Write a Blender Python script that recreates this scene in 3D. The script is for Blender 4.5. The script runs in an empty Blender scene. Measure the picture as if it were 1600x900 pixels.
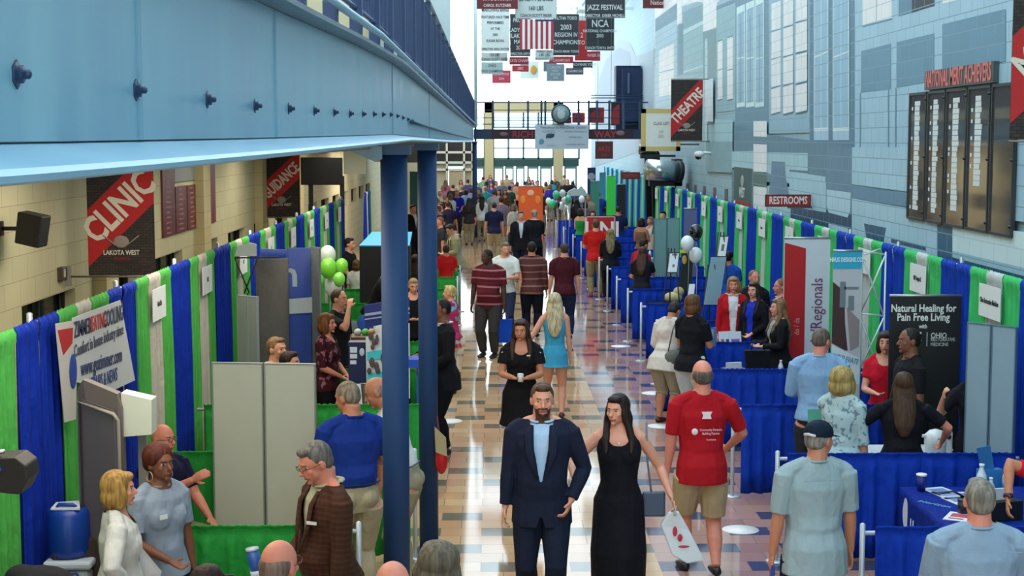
import bpy, bmesh, math, random
from mathutils import Vector, Matrix, Quaternion
PI = math.pi
R = math.radians
random.seed(11)
S = bpy.context.scene
COL = S.collection

# ---------------------------------------------------------------- camera
FPX, EYE, PITCH, YAW = 2400.0, 3.7, R(5.52), R(-0.764)
cd = bpy.data.cameras.new('camera'); cam = bpy.data.objects.new('camera', cd); COL.objects.link(cam)
cam.location = (0, 0, EYE); cam.rotation_euler = (PI/2 - PITCH, 0, YAW)
cd.sensor_width = 36; cd.lens = FPX*36/1600; cd.clip_end = 400; cd.clip_start = .05
S.camera = cam
CM = cam.rotation_euler.to_matrix()

# ---------------------------------------------------------------- world, exposure, lights
w = bpy.data.worlds.new('sky'); S.world = w; w.use_nodes = True
bg = w.node_tree.nodes['Background']; bg.inputs[0].default_value = (.88, .95, 1.0, 1); bg.inputs[1].default_value = 3.0
S.view_settings.view_transform = 'Standard'; S.view_settings.look = 'None'
S.view_settings.gamma = 1; S.view_settings.use_curve_mapping = False
S.view_settings.exposure = 0.25
try:
    S.cycles.max_bounces = 6; S.cycles.diffuse_bounces = 3; S.cycles.glossy_bounces = 3
    S.cycles.transparent_max_bounces = 8; S.cycles.caustics_reflective = False; S.cycles.caustics_refractive = False
except Exception: pass

def ray(px, py):
    return (CM @ Vector(((px-800)/FPX, (450-py)/FPX, -1))).normalized()
C0 = Vector((0, 0, EYE))
def at_z(px, py, Z):
    d = ray(px, py); return C0 + d*((Z-EYE)/d.z)
def at_y(px, py, Y):
    d = ray(px, py); return C0 + d*(Y/d.y)
def at_x(px, py, X):
    d = ray(px, py); return C0 + d*(X/d.x)

# ---------------------------------------------------------------- materials
def lin(c):
    if isinstance(c, str):
        c = c.lstrip('#'); c = [int(c[i:i+2], 16)/255 for i in (0, 2, 4)]
    return tuple((x/12.92 if x <= .04045 else ((x+.055)/1.055)**2.4) for x in c) + (1,)
_M = {}
def mat(col, rough=.7, metal=0, kind=None, scale=1.0, col2=None, emit=0, bump=0, spec=.5):
    if kind == 'cloth' and spec == .5: spec = .12
    key = (col, rough, metal, kind, scale, col2, emit, bump, spec)
    if key in _M: return _M[key]
    m = bpy.data.materials.new((kind or 'plain') + '_' + str(col).lstrip('#')); m.use_nodes = True
    nt = m.node_tree; N = nt.nodes; L = nt.links; b = N['Principled BSDF']
    b.inputs['Base Color'].default_value = lin(col); b.inputs['Roughness'].default_value = rough
    b.inputs['Metallic'].default_value = metal; b.inputs['Specular IOR Level'].default_value = spec
    tc = N.new('ShaderNodeTexCoord'); mp = N.new('ShaderNodeMapping'); L.new(tc.outputs['Object'], mp.inputs[0])
    c1, c2 = lin(col), lin(col2 or col)
    def mixc(fac, a, bb):
        x = N.new('ShaderNodeMix'); x.data_type = 'RGBA'
        L.new(fac, x.inputs[0]); x.inputs[6].default_value = a; x.inputs[7].default_value = bb
        return x.outputs[2]
    def ramp(src, lo, hi):
        r = N.new('ShaderNodeMapRange'); L.new(src, r.inputs[0]); r.inputs[1].default_value = lo; r.inputs[2].default_value = hi
        return r.outputs[0]
    def dobump(src, st, dist=.01):
        bn = N.new('ShaderNodeBump'); bn.inputs['Strength'].default_value = st; bn.inputs['Distance'].default_value = dist
        L.new(src, bn.inputs['Height']); L.new(bn.outputs[0], b.inputs['Normal'])
    if kind in (None, 'plain') and not emit:
        n = N.new('ShaderNodeTexNoise'); n.inputs['Scale'].default_value = 7; L.new(mp.outputs[0], n.inputs[0])
        d = tuple(x*.9 for x in c1[:3]) + (1,)
        L.new(mixc(n.outputs[0], c1, d), b.inputs['Base Color'])
    if kind == 'cloth' or (kind and kind.startswith('p_')):
        n = N.new('ShaderNodeTexNoise'); n.inputs['Scale'].default_value = 9; n.inputs['Detail'].default_value = 3
        mp.inputs['Scale'].default_value = (1, 1, .55); L.new(mp.outputs[0], n.inputs[0])
        dobump(n.outputs[0], .55, .06)
        if kind == 'cloth':
            d = tuple(x*.82 for x in c1[:3]) + (1,)
            L.new(mixc(n.outputs[0], c1, d), b.inputs['Base Color'])
    if kind == 'p_stripe':
        wv = N.new('ShaderNodeTexWave'); wv.wave_type = 'BANDS'; wv.bands_direction = 'Z'; wv.inputs['Scale'].default_value = scale
        wv.inputs['Distortion'].default_value = 1.0; wv.inputs['Detail'].default_value = 0
        L.new(tc.outputs['Object'], wv.inputs[0]); L.new(mixc(ramp(wv.outputs[1], .86, .95), c1, c2), b.inputs['Base Color'])
    if kind == 'p_plaid':
        f = None
        for ax in 'XZ':
            wv = N.new('ShaderNodeTexWave'); wv.bands_direction = ax; wv.inputs['Scale'].default_value = scale
            L.new(tc.outputs['Object'], wv.inputs[0]); g = ramp(wv.outputs[1], .4, .9)
            if f is None: f = g
            else:
                a = N.new('ShaderNodeMath'); a.operation = 'MULTIPLY_ADD'; L.new(g, a.inputs[0]); a.inputs[1].default_value = .65
                mu = N.new('ShaderNodeMath'); mu.operation = 'MULTIPLY'; L.new(f, mu.inputs[0]); mu.inputs[1].default_value = .25
                L.new(mu.outputs[0], a.inputs[2]); f = a.outputs[0]
        L.new(mixc(f, c1, c2), b.inputs['Base Color'])
    if kind == 'p_floral':
        v = N.new('ShaderNodeTexNoise'); v.inputs['Scale'].default_value = scale; v.inputs['Detail'].default_value = 4
        L.new(tc.outputs['Object'], v.inputs[0])
        L.new(mixc(ramp(v.outputs[0], .56, .60), c1, c2), b.inputs['Base Color'])
    if kind == 'hair':
        n = N.new('ShaderNodeTexNoise'); n.inputs['Scale'].default_value = 45; n.inputs['Detail'].default_value = 2
        mp.inputs['Scale'].default_value = (1, 1, .12); L.new(mp.outputs[0], n.inputs[0])
        d = tuple(x*.45 for x in c1[:3]) + (1,)
        L.new(mixc(ramp(n.outputs[0], .35, .65), d, c1), b.inputs['Base Color']); dobump(n.outputs[0], .8, .01)
    if kind == 'skin':
        n = N.new('ShaderNodeTexNoise'); n.inputs['Scale'].default_value = 18; L.new(mp.outputs[0], n.inputs[0])
        d = (c1[0]*.9, c1[1]*.76, c1[2]*.74, 1)
        L.new(mixc(n.outputs[0], c1, d), b.inputs['Base Color'])
        b.inputs['Subsurface Weight'].default_value = 0
    if kind == 'steel':
        n = N.new('ShaderNodeTexNoise'); n.inputs['Scale'].default_value = 3; n.inputs['Detail'].default_value = 6
        mp.inputs['Scale'].default_value = (1, 1.5, .35); L.new(mp.outputs[0], n.inputs[0])
        d = lin(col2 or col)
        L.new(mixc(ramp(n.outputs[0], .3, .75), c1, d), b.inputs['Base Color'])
        L.new(ramp(n.outputs[0], -.6, 2.4), b.inputs['Roughness'])
    if kind == 'block':
        g = N.new('ShaderNodeNewGeometry'); sp = N.new('ShaderNodeSeparateXYZ'); L.new(g.outputs['Position'], sp.inputs[0])
        cb = N.new('ShaderNodeCombineXYZ'); L.new(sp.outputs['Y'], cb.inputs[0]); L.new(sp.outputs['Z'], cb.inputs[1])
        br = N.new('ShaderNodeTexBrick'); L.new(cb.outputs[0], br.inputs['Vector'])
        br.inputs['Color1'].default_value = c1; br.inputs['Color2'].default_value = tuple(x*.93 for x in c1[:3]) + (1,)
        br.inputs['Mortar'].default_value = c2; br.inputs['Scale'].default_value = 1
        br.inputs['Mortar Size'].default_value = .006; br.inputs['Brick Width'].default_value = .406*scale; br.inputs['Row Height'].default_value = .203*scale
        L.new(br.outputs['Color'], b.inputs['Base Color']); dobump(br.outputs['Fac'], -.4, .01)
    if kind == 'brickdark':
        br = N.new('ShaderNodeTexBrick'); cb = N.new('ShaderNodeCombineXYZ'); sp = N.new('ShaderNodeSeparateXYZ')
        L.new(tc.outputs['Object'], sp.inputs[0]); L.new(sp.outputs['X'], cb.inputs[0]); L.new(sp.outputs['Z'], cb.inputs[1]); L.new(cb.outputs[0], br.inputs['Vector'])
        br.inputs['Color1'].default_value = c1; br.inputs['Color2'].default_value = c2; br.inputs['Mortar'].default_value = lin('#15100f')
        br.inputs['Scale'].default_value = 1; br.inputs['Brick Width'].default_value = .07*scale; br.inputs['Row Height'].default_value = .03*scale; br.inputs['Mortar Size'].default_value = .003
        L.new(br.outputs['Color'], b.inputs['Base Color'])
    if kind == 'glass':
        N.remove(b); out = N['Material Output']; t = N.new('ShaderNodeBsdfTransparent'); t.inputs[0].default_value = c1
        gl = N.new('ShaderNodeBsdfGlossy'); gl.inputs['Roughness'].default_value = .05
        mx = N.new('ShaderNodeMixShader'); mx.inputs[0].default_value = scale; L.new(t.outputs[0], mx.inputs[1]); L.new(gl.outputs[0], mx.inputs[2]); L.new(mx.outputs[0], out.inputs[0])
        _M[key] = m; return m
    if emit:
        b.inputs['Emission Color'].default_value = lin(col); b.inputs['Emission Strength'].default_value = emit
    if bump:
        n = N.new('ShaderNodeTexNoise'); n.inputs['Scale'].default_value = bump; L.new(mp.outputs[0], n.inputs[0]); dobump(n.outputs[0], .3)
    _M[key] = m
    return m

# ---------------------------------------------------------------- object helpers
def empty(name, loc=(0, 0, 0), rz=0):
    o = bpy.data.objects.new(name, None); COL.objects.link(o); o.location = loc; o.rotation_euler = (0, 0, rz)
    o.empty_display_size = .1; return o
def tag(o, label=None, cat=None, group=None, kind=None):
    if label: o['label'] = label
    if cat: o['category'] = cat
    if group: o['group'] = group
    if kind: o['kind'] = kind
    return o
def thing(name, label, cat, loc=(0, 0, 0), rz=0, group=None):
    return tag(empty(name, loc, rz), label, cat, group)
def dup(root, loc, rz=None, label=None, group=None):
    r = root.copy(); COL.objects.link(r); r.location = loc
    if rz is not None: r.rotation_euler = (0, 0, rz)
    if label: r['label'] = label
    if group: r['group'] = group
    for ch in list(root.children):
        c = ch.copy(); COL.objects.link(c); c.parent = r
        for g in list(ch.children):
            d = g.copy(); COL.objects.link(d); d.parent = c
    return r

class B:
    def __init__(s): s.bm = bmesh.new(); s.mi = 0
    def _f(s, vs):
        try:
            f = s.bm.faces.new(vs); f.material_index = s.mi; f.smooth = True; return f
        except ValueError: return None
    def box(s, x0, x1, y0, y1, z0, z1, rz=0, c=None):
        x0, x1 = sorted((x0, x1)); y0, y1 = sorted((y0, y1)); z0, z1 = sorted((z0, z1))
        P = [Vector((x, y, z)) for x in (x0, x1) for y in (y0, y1) for z in (z0, z1)]
        if rz:
            q = Matrix.Rotation(rz, 3, 'Z'); cc = Vector(c) if c else Vector(((x0+x1)/2, (y0+y1)/2, 0))
            P = [cc + q @ (p-cc) for p in P]
        v = [s.bm.verts.new(p) for p in P]
        for q in ((0, 1, 3, 2), (4, 6, 7, 5), (0, 4, 5, 1), (2, 3, 7, 6), (0, 2, 6, 4), (1, 5, 7, 3)):
            f = s._f([v[i] for i in q]); f.smooth = False
        return s
    def poly(s, pts, smooth=False):
        f = s._f([s.bm.verts.new(p) for p in pts])
        if f: f.smooth = smooth
        return s
    def slab(s, pts, off):
        off = Vector(off); a = [s.bm.verts.new(Vector(p)) for p in pts]; b = [s.bm.verts.new(Vector(p)+off) for p in pts]
        n = len(a); fs = [s._f(a), s._f(b[::-1])]
        for i in range(n): fs.append(s._f([a[i], b[i], b[(i+1) % n], a[(i+1) % n]]))
        for f in fs:
            if f: f.smooth = False
        return s
    def tube(s, pts, rad, n=10, ref=None, cap=True, flat=False):
        pts = [Vector(p) for p in pts]; m = len(pts)
        rad = [rad]*m if not isinstance(rad, (list, tuple)) else list(rad)
        rings = []
        pu = None
        for i, p in enumerate(pts):
            t = (pts[min(i+1, m-1)] - pts[max(i-1, 0)])
            t = t.normalized() if t.length > 1e-9 else Vector((0, 0, 1))
            if ref is not None: u = Vector(ref)
            elif pu is not None: u = pu
            else: u = Vector((1, 0, 0)) if abs(t.x) < .8 else Vector((0, 1, 0))
            u = (u - t*u.dot(t))
            u = u.normalized() if u.length > 1e-6 else t.orthogonal().normalized()
            pu = u; v = t.cross(u)
            r = rad[i]; rx, ry = (r if isinstance(r, (tuple, list)) else (r, r))
            rings.append([s.bm.verts.new(p + u*rx*math.cos(a) + v*ry*math.sin(a)) for a in [2*PI*k/n for k in range(n)]])
        for a, b in zip(rings, rings[1:]):
            for k in range(n): s._f([a[k], a[(k+1) % n], b[(k+1) % n], b[k]])
        if cap:
            for ring, i, sg in ((rings[0], 0, -1), (rings[-1], m-1, 1)):
                t = (pts[min(i+1, m-1)] - pts[max(i-1, 0)]).normalized()
                r = rad[i]; rr = min(r) if isinstance(r, (tuple, list)) else r
                c = s.bm.verts.new(pts[i] + t*sg*(0 if flat else rr*.55))
                for k in range(n):
                    vs = [ring[k], ring[(k+1) % n], c]
                    s._f(vs if sg > 0 else vs[::-1])
        return s
    def ell(s, c, r, M=None, u=14, v=9):
        c = Vector(c); r = (r, r, r) if not isinstance(r, (tuple, list)) else r
        rows = []
        def P(a, b):
            p = Vector((r[0]*math.sin(b)*math.cos(a), r[1]*math.sin(b)*math.sin(a), r[2]*math.cos(b)))
            return c + (M @ p if M else p)
        top = s.bm.verts.new(P(0, 0)); bot = s.bm.verts.new(P(0, PI))
        for j in range(1, v): rows.append([s.bm.verts.new(P(2*PI*i/u, PI*j/v)) for i in range(u)])
        for i in range(u):
            s._f([top, rows[0][i], rows[0][(i+1) % u]]); s._f([bot, rows[-1][(i+1) % u], rows[-1][i]])
        for a, b in zip(rows, rows[1:]):
            for i in range(u): s._f([a[i], b[i], b[(i+1) % u], a[(i+1) % u]])
        return s
    def lathe(s, prof, c=(0, 0, 0), n=20):
        c = Vector(c); rings = [[s.bm.verts.new(c + Vector((r*math.cos(2*PI*k/n), r*math.sin(2*PI*k/n), z))) for k in range(n)] for r, z in prof]
        for a, b in zip(rings, rings[1:]):
            for k in range(n): s._f([a[k], a[(k+1) % n], b[(k+1) % n], b[k]])
        s._f(rings[0][::-1]); s._f(rings[-1]); return s
    def xform(s, M):
        bmesh.ops.transform(s.bm, matrix=M, verts=s.bm.verts); return s
    def obj(s, name, m, parent=None, label=None, cat=None, group=None, kind=None, bevel=0, loc=None):
        me = bpy.data.meshes.new(name)
        bmesh.ops.recalc_face_normals(s.bm, faces=s.bm.faces)
        s.bm.to_mesh(me); s.bm.free()
        for x in (m if isinstance(m, list) else [m]): me.materials.append(x)
        o = bpy.data.objects.new(name, me); COL.objects.link(o)
        if parent: o.parent = parent
        if loc: o.location = loc
        if bevel:
            b = o.modifiers.new('bevel', 'BEVEL'); b.width = bevel; b.segments = 2; b.limit_method = 'ANGLE'
        return tag(o, label, cat, group, kind)

TEXTS = []
def text(body, size, m, parent=None, loc=(0, 0, 0), rot=(PI/2, 0, 0), name='lettering', sx=1.0, align='CENTER', bold=0.0, depth=.0015, spacing=1.0, line=1.0, shear=0):
    c = bpy.data.curves.new(name, 'FONT'); c.body = body; c.size = size; c.align_x = align; c.align_y = 'CENTER'
    c.extrude = depth; c.offset = bold*size; c.space_character = spacing; c.space_line = line; c.resolution_u = 2; c.shear = shear
    o = bpy.data.objects.new(name, c); COL.objects.link(o)
    if parent: o.parent = parent
    o.location = loc; o.rotation_euler = rot; o.scale = (sx, 1, 1); c.materials.append(m)
    TEXTS.append(o); return o
FINISH = []   # (object, function on bmesh) run after the modifiers are baked

def ordinal(k):
    return ['nearest', 'second', 'third', 'fourth', 'fifth', 'sixth', 'seventh', 'eighth', 'ninth', 'tenth', 'eleventh', 'twelfth', 'thirteenth', 'fourteenth',
            'fifteenth', 'sixteenth', 'seventeenth', 'eighteenth', 'nineteenth', 'twentieth', 'twenty-first', 'twenty-second', 'twenty-third', 'twenty-fourth',
            'twenty-fifth', 'twenty-sixth', 'twenty-seventh', 'twenty-eighth', 'twenty-ninth', 'thirtieth'][k]
def nth(k): return 'nearest' if k == 0 else ordinal(k) + ' nearest'
# ================================================================ SETTING
def floor_material():
    m = bpy.data.materials.new('floor_tiles'); m.use_nodes = True; nt = m.node_tree; N = nt.nodes; L = nt.links; b = N['Principled BSDF']
    g = N.new('ShaderNodeNewGeometry'); sp = N.new('ShaderNodeSeparateXYZ'); L.new(g.outputs['Position'], sp.inputs[0])
    def M(op, a, c=None, d=None):
        n = N.new('ShaderNodeMath'); n.operation = op
        for i, x in enumerate((a, c, d)):
            if x is None: continue
            if isinstance(x, (int, float)): n.inputs[i].default_value = x
            else: L.new(x, n.inputs[i])
        return n.outputs[0]
    W, H = .39, .30
    u = M('DIVIDE', M('ADD', sp.outputs['X'], 39.1), W); v = M('DIVIDE', M('SUBTRACT', sp.outputs['Y'], 12.91-33*6), H)
    c = M('FLOOR', u); r = M('FLOOR', v)
    par = M('MODULO', c, 2)
    k = M('MODULO', M('ADD', M('SUBTRACT', r, M('MULTIPLY', par, 2)), 22), 11)
    dark = M('MAXIMUM', M('COMPARE', k, 0, .2), M('COMPARE', k, 4, .2))
    odd = M('MULTIPLY', M('MODULO', r, 2), M('SUBTRACT', 1, dark))
    uu = M('ADD', u, M('MULTIPLY', odd, .5)); fu = M('FRACT', uu); fv = M('FRACT', v)
    j = M('MAXIMUM', M('LESS_THAN', fu, .018), M('LESS_THAN', fv, .022))
    cv = N.new('ShaderNodeCombineXYZ'); L.new(M('FLOOR', uu), cv.inputs[0]); L.new(r, cv.inputs[1])
    wn = N.new('ShaderNodeTexWhiteNoise'); wn.noise_dimensions = '2D'; L.new(cv.outputs[0], wn.inputs['Vector'])
    def mix(f, a, bb):
        x = N.new('ShaderNodeMix'); x.data_type = 'RGBA'
        L.new(f, x.inputs[0])
        for i, q in ((6, a), (7, bb)):
            if isinstance(q, tuple): x.inputs[i].default_value = q
            else: L.new(q, x.inputs[i])
        return x.outputs[2]
    edge = M('GREATER_THAN', sp.outputs['X'], 1.46)   # the side aisle has redder tiles with navy insets
    light = mix(wn.outputs['Value'], lin('#b8926e'), lin('#c6a681'))
    red = mix(wn.outputs['Value'], lin('#9c776c'), lin('#ae887c'))
    lightc = mix(edge, light, red)
    darkc = mix(edge, lin('#6f6a5c'), lin('#474a62'))
    ins = M('MULTIPLY', M('GREATER_THAN', sp.outputs['X'], 1.46), 0)
    b.inputs['Specular IOR Level'].default_value = .38
    colr = mix(dark, lightc, darkc); colr = mix(j, colr, lin('#7c6a5c'))
    L.new(colr, b.inputs['Base Color'])
    ns = N.new('ShaderNodeTexNoise'); ns.inputs['Scale'].default_value = 1.5; L.new(g.outputs['Position'], ns.inputs[0])
    L.new(M('MULTIPLY_ADD', ns.outputs[0], .05, .045), b.inputs['Roughness'])
    bn = N.new('ShaderNodeBump'); bn.inputs['Strength'].default_value = .15; bn.inputs['Distance'].default_value = .004; L.new(j, bn.inputs['Height']); bn.invert = True
    L.new(bn.outputs[0], b.inputs['Normal'])
    return m
B().box(-12, 9, -6, 112, -.2, 0).obj('floor', floor_material(), kind='structure')

XL, XR, XR2, YF = -4.75, 5.2, 6.0, 93.0
cream = mat('#cfc9a2', .8, kind='block', col2='#b3a888', scale=1.25)
# left wall, with a strip of dark windows just above the drapes
b = B()
b.box(XL-.25, XL, -6, YF, 0, 1.55); b.box(XL-.25, XL, -6, YF, 2.02, 3.62)
piers = [(-6, 9.4), (11.4, 12.0)] ; y = 13.2
wins = []
y = 9.4
while y < 60:
    wins.append((y, y+2.0)); y += 3.05
last = -6
for a, c in wins:
    b.box(XL-.25, XL, last, a, 1.55, 2.02); last = c
b.box(XL-.25, XL, last, YF, 1.55, 2.02)
b.obj('wall_left', cream, kind='structure')
for i, (a, c) in enumerate(wins):
    fr = B().box(XL-.16, XL-.12, a, c, 1.55, 1.59).box(XL-.16, XL-.12, a, c, 1.98, 2.02).box(XL-.16, XL-.12, a, a+.04, 1.59, 1.98).box(XL-.16, XL-.12, c-.04, c, 1.59, 1.98).box(XL-.16, XL-.12, (a+c)/2-.02, (a+c)/2+.02, 1.59, 1.98)
    t = tag(empty('window_%d' % (i+1)), kind='structure')
    fr.obj('window_frame', mat('#1d241c', .5), t)
    B().box(XL-.2, XL-.18, a, c, 1.55, 2.02).obj('window_pane', mat('#0b120c', .12), t)
for i, yy in enumerate((12.4, 18.6, 24.9, 31.2, 37.4)):
    B().box(XL, XL+.16, yy-.3, yy+.3, 0, 3.62).obj('trim_%d' % (i+1), mat('#c9bc8e', .8, kind='block', col2='#ab9f7a', scale=1.25), kind='structure')
B().box(-8, XL-.25, 40, 41, 0, 3.62).obj('wall_return', cream, kind='structure')
# upper floor on the left: slab under it is the ceiling of the booths
B().box(XL-.25, -.75, -6, 60, 3.64, 3.92).obj('ceiling_balcony', mat('#9c9a8e', .8), kind='structure')
B().box(XL-.25, XL, -6, 60, 3.92, 10.5).obj('wall_left_upper', mat('#c9bb92', .8), kind='structure')
B().box(XL-.25, -1.6, 60, 61, 5.6, 10.5).obj('wall_balcony_end', mat('#b8c8cc', .8), kind='structure')

# right wall with the painted mural
wallblue = mat('#9dbdca', .5, kind='block', col2='#7b9cab', scale=1.0)
B().box(XR, XR+.3, -6, 49.5, 0, 10.5).obj('wall_right', wallblue, kind='structure')
B().box(XR+.3, XR2+.3, 49.2, 49.5, 0, 10.5).obj('wall_right_step', wallblue, kind='structure')
B().box(XR2, XR2+.3, 49.5, YF, 0, 10.5).obj('wall_right_far', mat('#9dbfcb', .62, kind='block', col2='#86aab8'), kind='structure')

def mural():
    cols = {}
    mats = []
    b = B(); layer = [0]
    def C(c):
        if c not in cols: cols[c] = len(mats); mats.append(mat(tint(c), .5, kind='block', col2='#7f9fb0' if c < '#b' else '#b9cfd6'))
        return cols[c]
    def tint(c):
        v = [int(c[i:i+2], 16) for i in (1, 3, 5)]; m = sum(v)/3
        v = [min(238, (x*.86+m*.14)*1.12+6) for x in v]; return '#%02x%02x%02x' % tuple(int(x) for x in v)
    def pg(c, *p):
        b.mi = C(c); layer[0] += 1
        off = .003 + layer[0]*.0004
        pts = []
        for q in p:
            v = at_x(q[0], q[1], XR)
            pts.append(Vector((XR-off, min(v.y, 49.4), v.z)))
        b.poly(pts)
    def rc(c, x0, x1, a0, a1, b0, b1):   # left edge y a0..b0, right edge y a1..b1
        pg(c, (x0, a0), (x1, a1), (x1, b1), (x0, b0))
    NAVY, DK, MD, LT, WH, GY = '#24506b', '#4f7a92', '#6e97ab', '#93b7c6', '#d3e8ec', '#7b989f'
    # painted sky above the roofs
    pg('#dcebe9', (1020, -100), (1168, -330), (1150, -20), (1118, 6), (1066, 0), (1066, 36), (1058, 40), (1058, 5), (1024, 30), (1024, 75), (1020, 78))
    pg('#dcebe9', (1048, -40), (1120, -120), (1120, -8), (1060, 12))
    rc('#5f8497', 1024, 1058, 30, 5, 50, 30); rc(LT, 1024, 1058, 50, 30, 200, 190)
    rc(WH, 1030, 1053, 79, 68, 151, 147); rc('#7f9fae', 1030, 1053, 113, 107, 114.5, 108.5)
    rc('#56808f', 1060, 1068, 38, 36, 118, 116); rc(WH, 1060, 1066, -4, -8, 38, 34)
    rc('#7fa5ad', 1068, 1099, 19, 6, 116, 112); rc('#6b929d', 1068, 1099, 19, 6, 46, 32); rc('#a5c3c9', 1068, 1099, 48, 32, 54, 38); rc('#a5c3c9', 1068, 1099, 112, 102, 115, 105)
    rc('#d8dde0', 1099, 1121, -60, -70, 50, 43); rc('#66898f', 1099, 1121, 50, 43, 122, 122); rc('#9ebcc4', 1102, 1106, 62, 60, 240, 240)
    rc('#7aa3ac', 1120, 1150, 11, -1, 176, 172); rc('#54798c', 1120, 1150, 10, -3, 16, 4)
    for x0, x1, t in ((1122, 1129.5, 66), (1137, 1146, 60)):
        rc(WH, x0, x1, t, t-3, 156, 154); rc('#4f6f80', x0, x1, t-2, t-5, t, t-3); rc('#4f6f80', x0, x1, 109, 107, 110.5, 108.5); rc('#4f6f80', x0, x1, 156, 154, 158, 156)
    rc('#557d94', 1150, 1204, -120, -140, 196, 220)
    for x0, x1 in ((1152, 1165), (1166.5, 1180), (1181, 1195)):
        rc('#b4d0dc', x0, x1, 12-(x0-1152)*.45, 6-(x0-1152)*.45, 168, 166); rc('#7da3b9', x0+1.5, x1-1.5, 22-(x0-1152)*.45, 17-(x0-1152)*.45, 161, 159)
        rc('#b4d0dc', x0, x1, 91, 88, 93, 90); rc('#56809a', (x0+x1)/2-.5, (x0+x1)/2+.5, 22, 22, 160, 160)
    rc('#7ba2b6', 1203, 1268, -90, -120, 209, 207)
    for x0, x1, rows in ((1207, 1221.5, ((6, 48), (51, 92), (94, 137), (140, 178))), (1226, 1241.5, ((-4, 42), (45, 88), (91, 133), (136, 178))), (1246, 1264, ((-20, 34), (37, 82), (86, 130), (134, 176)))):
        for r0, r1 in rows:
            rc(WH, x0, x1, r0, r0-5, r1, r1-4); rc('#b4cfd9', (x0+x1)/2-.4, (x0+x1)/2+.4, r0-2, r0-2, r1-2, r1-2)
            rc('#49708a', x0, x1, r1, r1-4, r1+1.8, r1-2.2)
    rc('#466f89', 1268, 1340, -160, -200, 222, 230)
    for x0, x1 in ((1275, 1298), (1305, 1331)):
        rc('#8fb3c9', x0, x1, -80, -90, 219, 219); rc('#7ea6bf', x0+2, x1-2, -80, -90, 201, 200)
        rc('#c1dcea', x0, x1, 200, 199, 205, 204); rc('#c1dcea', x0, x1, 89, 79, 91, 81); rc('#9cbfd2', (x0+x1)/2-.6, (x0+x1)/2+.6, -80, -84, 200, 200)
        for e in (x0, x1-1): rc('#b5d4e3', e, e+1, -80, -84, 205, 205)
    rc('#8ab0c3', 1340, 1680, -260, -420, 300, 360)
    rc(WH, 1352, 1398, -30, -45, 40, 28); rc('#4f7a92', 1352, 1399, 40, 28, 43, 31); rc('#5c8799', 1373.5, 1374.5, -40, -40, 34, 34)
    rc('#4a7690', 1409, 1430, -30, -35, 26, 20); rc('#101b33', 1430, 1466, -40, -50, 20, 9); rc(WH, 1478, 1502, -60, -70, 6, 0)
    rc('#53819a', 1350, 1397, 80, 68, 145, 139); rc('#53819a', 1406, 1465, 66, 52, 137, 126); rc('#53819a', 1478, 1578, 38, 14, 112, 96)
    rc('#53819a', 1590, 1660, 10, -6, 92, 84)
    for x0, x1, t0, t1, b0, b1 in ((1348, 1394, 145, 139, 275, 281), (1404, 1462, 137, 127, 280, 288)):
        rc('#557f96', x0, x0+1.4, t0, t0, b0, b0); rc('#557f96', x1-1.4, x1, t1, t1, b1, b1); rc('#4d7890', x0, x1, b0-4, b1-5, b0, b1)
    # lower storey
    pg('#4f7489', (1150, 196), (1204, 210), (1340, 230), (1340, 300), (1270, 290), (1150, 280))
    rc('#8fb5c0', 1120, 1148, 186, 187, 222, 222); rc('#6d949f', 1106, 1148, 222, 222, 268, 270)
    rc(WH, 1181, 1202, 189, 189, 213, 214); rc(WH, 1181, 1202, 225, 226, 268, 269); rc('#3f6060', 1181, 1202, 268, 269, 291, 293); rc(WH, 1181, 1202, 291, 293, 340, 346)
    rc('#8fb5c0', 1147, 1181, 236, 236, 262, 264); rc('#4c7078', 1147, 1181, 264, 264, 330, 330)
    rc('#8fb5c0', 1203, 1267, 238, 239, 270, 300); rc('#8fb5c0', 1203, 1295, 290, 296, 340, 350)
    pg('#4f7590', (1210, 252), (1231, 253), (1232, 275), (1238, 305), (1205, 303), (1209, 275))
    rc('#8fb6c4', 1238, 1295, 268, 276, 318, 336); rc('#466b84', 1238, 1267, 265, 267, 268, 271)
    rc('#53788f', 1296, 1337, 230, 232, 336, 344)
    rc('#173f5c', 1240, 1337, 318, 334, 372, 404); rc('#8fb6c4', 1238, 1296, 276, 284, 322, 332)
    pg('#9bbfcd', (1297, 296), (1335, 301), (1334, 330), (1330, 340), (1300, 332), (1297, 322))
    rc('#9bbfcd', 1300, 1331, 349, 357, 370, 380)
    rc('#8fb6c6', 1337, 1430, 230, 230, 288, 300); rc('#507b95', 1337, 1440, 289, 305, 310, 326)
    rc('#92b8c7', 1337, 1472, 310, 333, 400, 420)
    pg(NAVY, (1356, 349), (1391, 356), (1387, 380), (1360, 372)); rc(NAVY, 1399, 1454, 373, 385, 379, 392)
    rc('#235271', 1472, 1496, 345, 350, 410, 416)
    rc('#b5ced6', 1496, 1700, 350, 372, 392, 440); rc('#86aebc', 1496, 1700, 392, 440, 402, 455); rc('#1c4a66', 1496, 1700, 402, 455, 470, 520)
    rc('#b9c9cf', 1106, 1118, 125, 122, 190, 190)
    o = b.obj('mural', mats, kind='structure')
    return o
mural()
def far_mural():
    b = B(); ms = [mat('#93a8b4', .6), mat('#8197a5', .6), mat('#c9dde2', .6)]
    for i, (mi, P) in enumerate(((0, ((930, 205), (930, 120), (945, 80), (969, 62), (985, 68), (994, 88), (1012, 82), (1022, 76), (1022, 230), (930, 260))), (1, ((936, 200), (936, 125), (948, 92), (968, 74), (984, 82), (988, 110), (988, 200))), (2, ((900, 215), (900, 130), (930, 120), (930, 200))))):
        b.mi = mi; pts = []
        for px, py in P:
            v = at_x(px, py, XR2); pts.append(Vector((XR2-.01-.004*i, min(v.y, 92.5), v.z)))
        b.poly(pts)
    b.obj('mural_far', ms, kind='structure')
far_mural()

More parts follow.
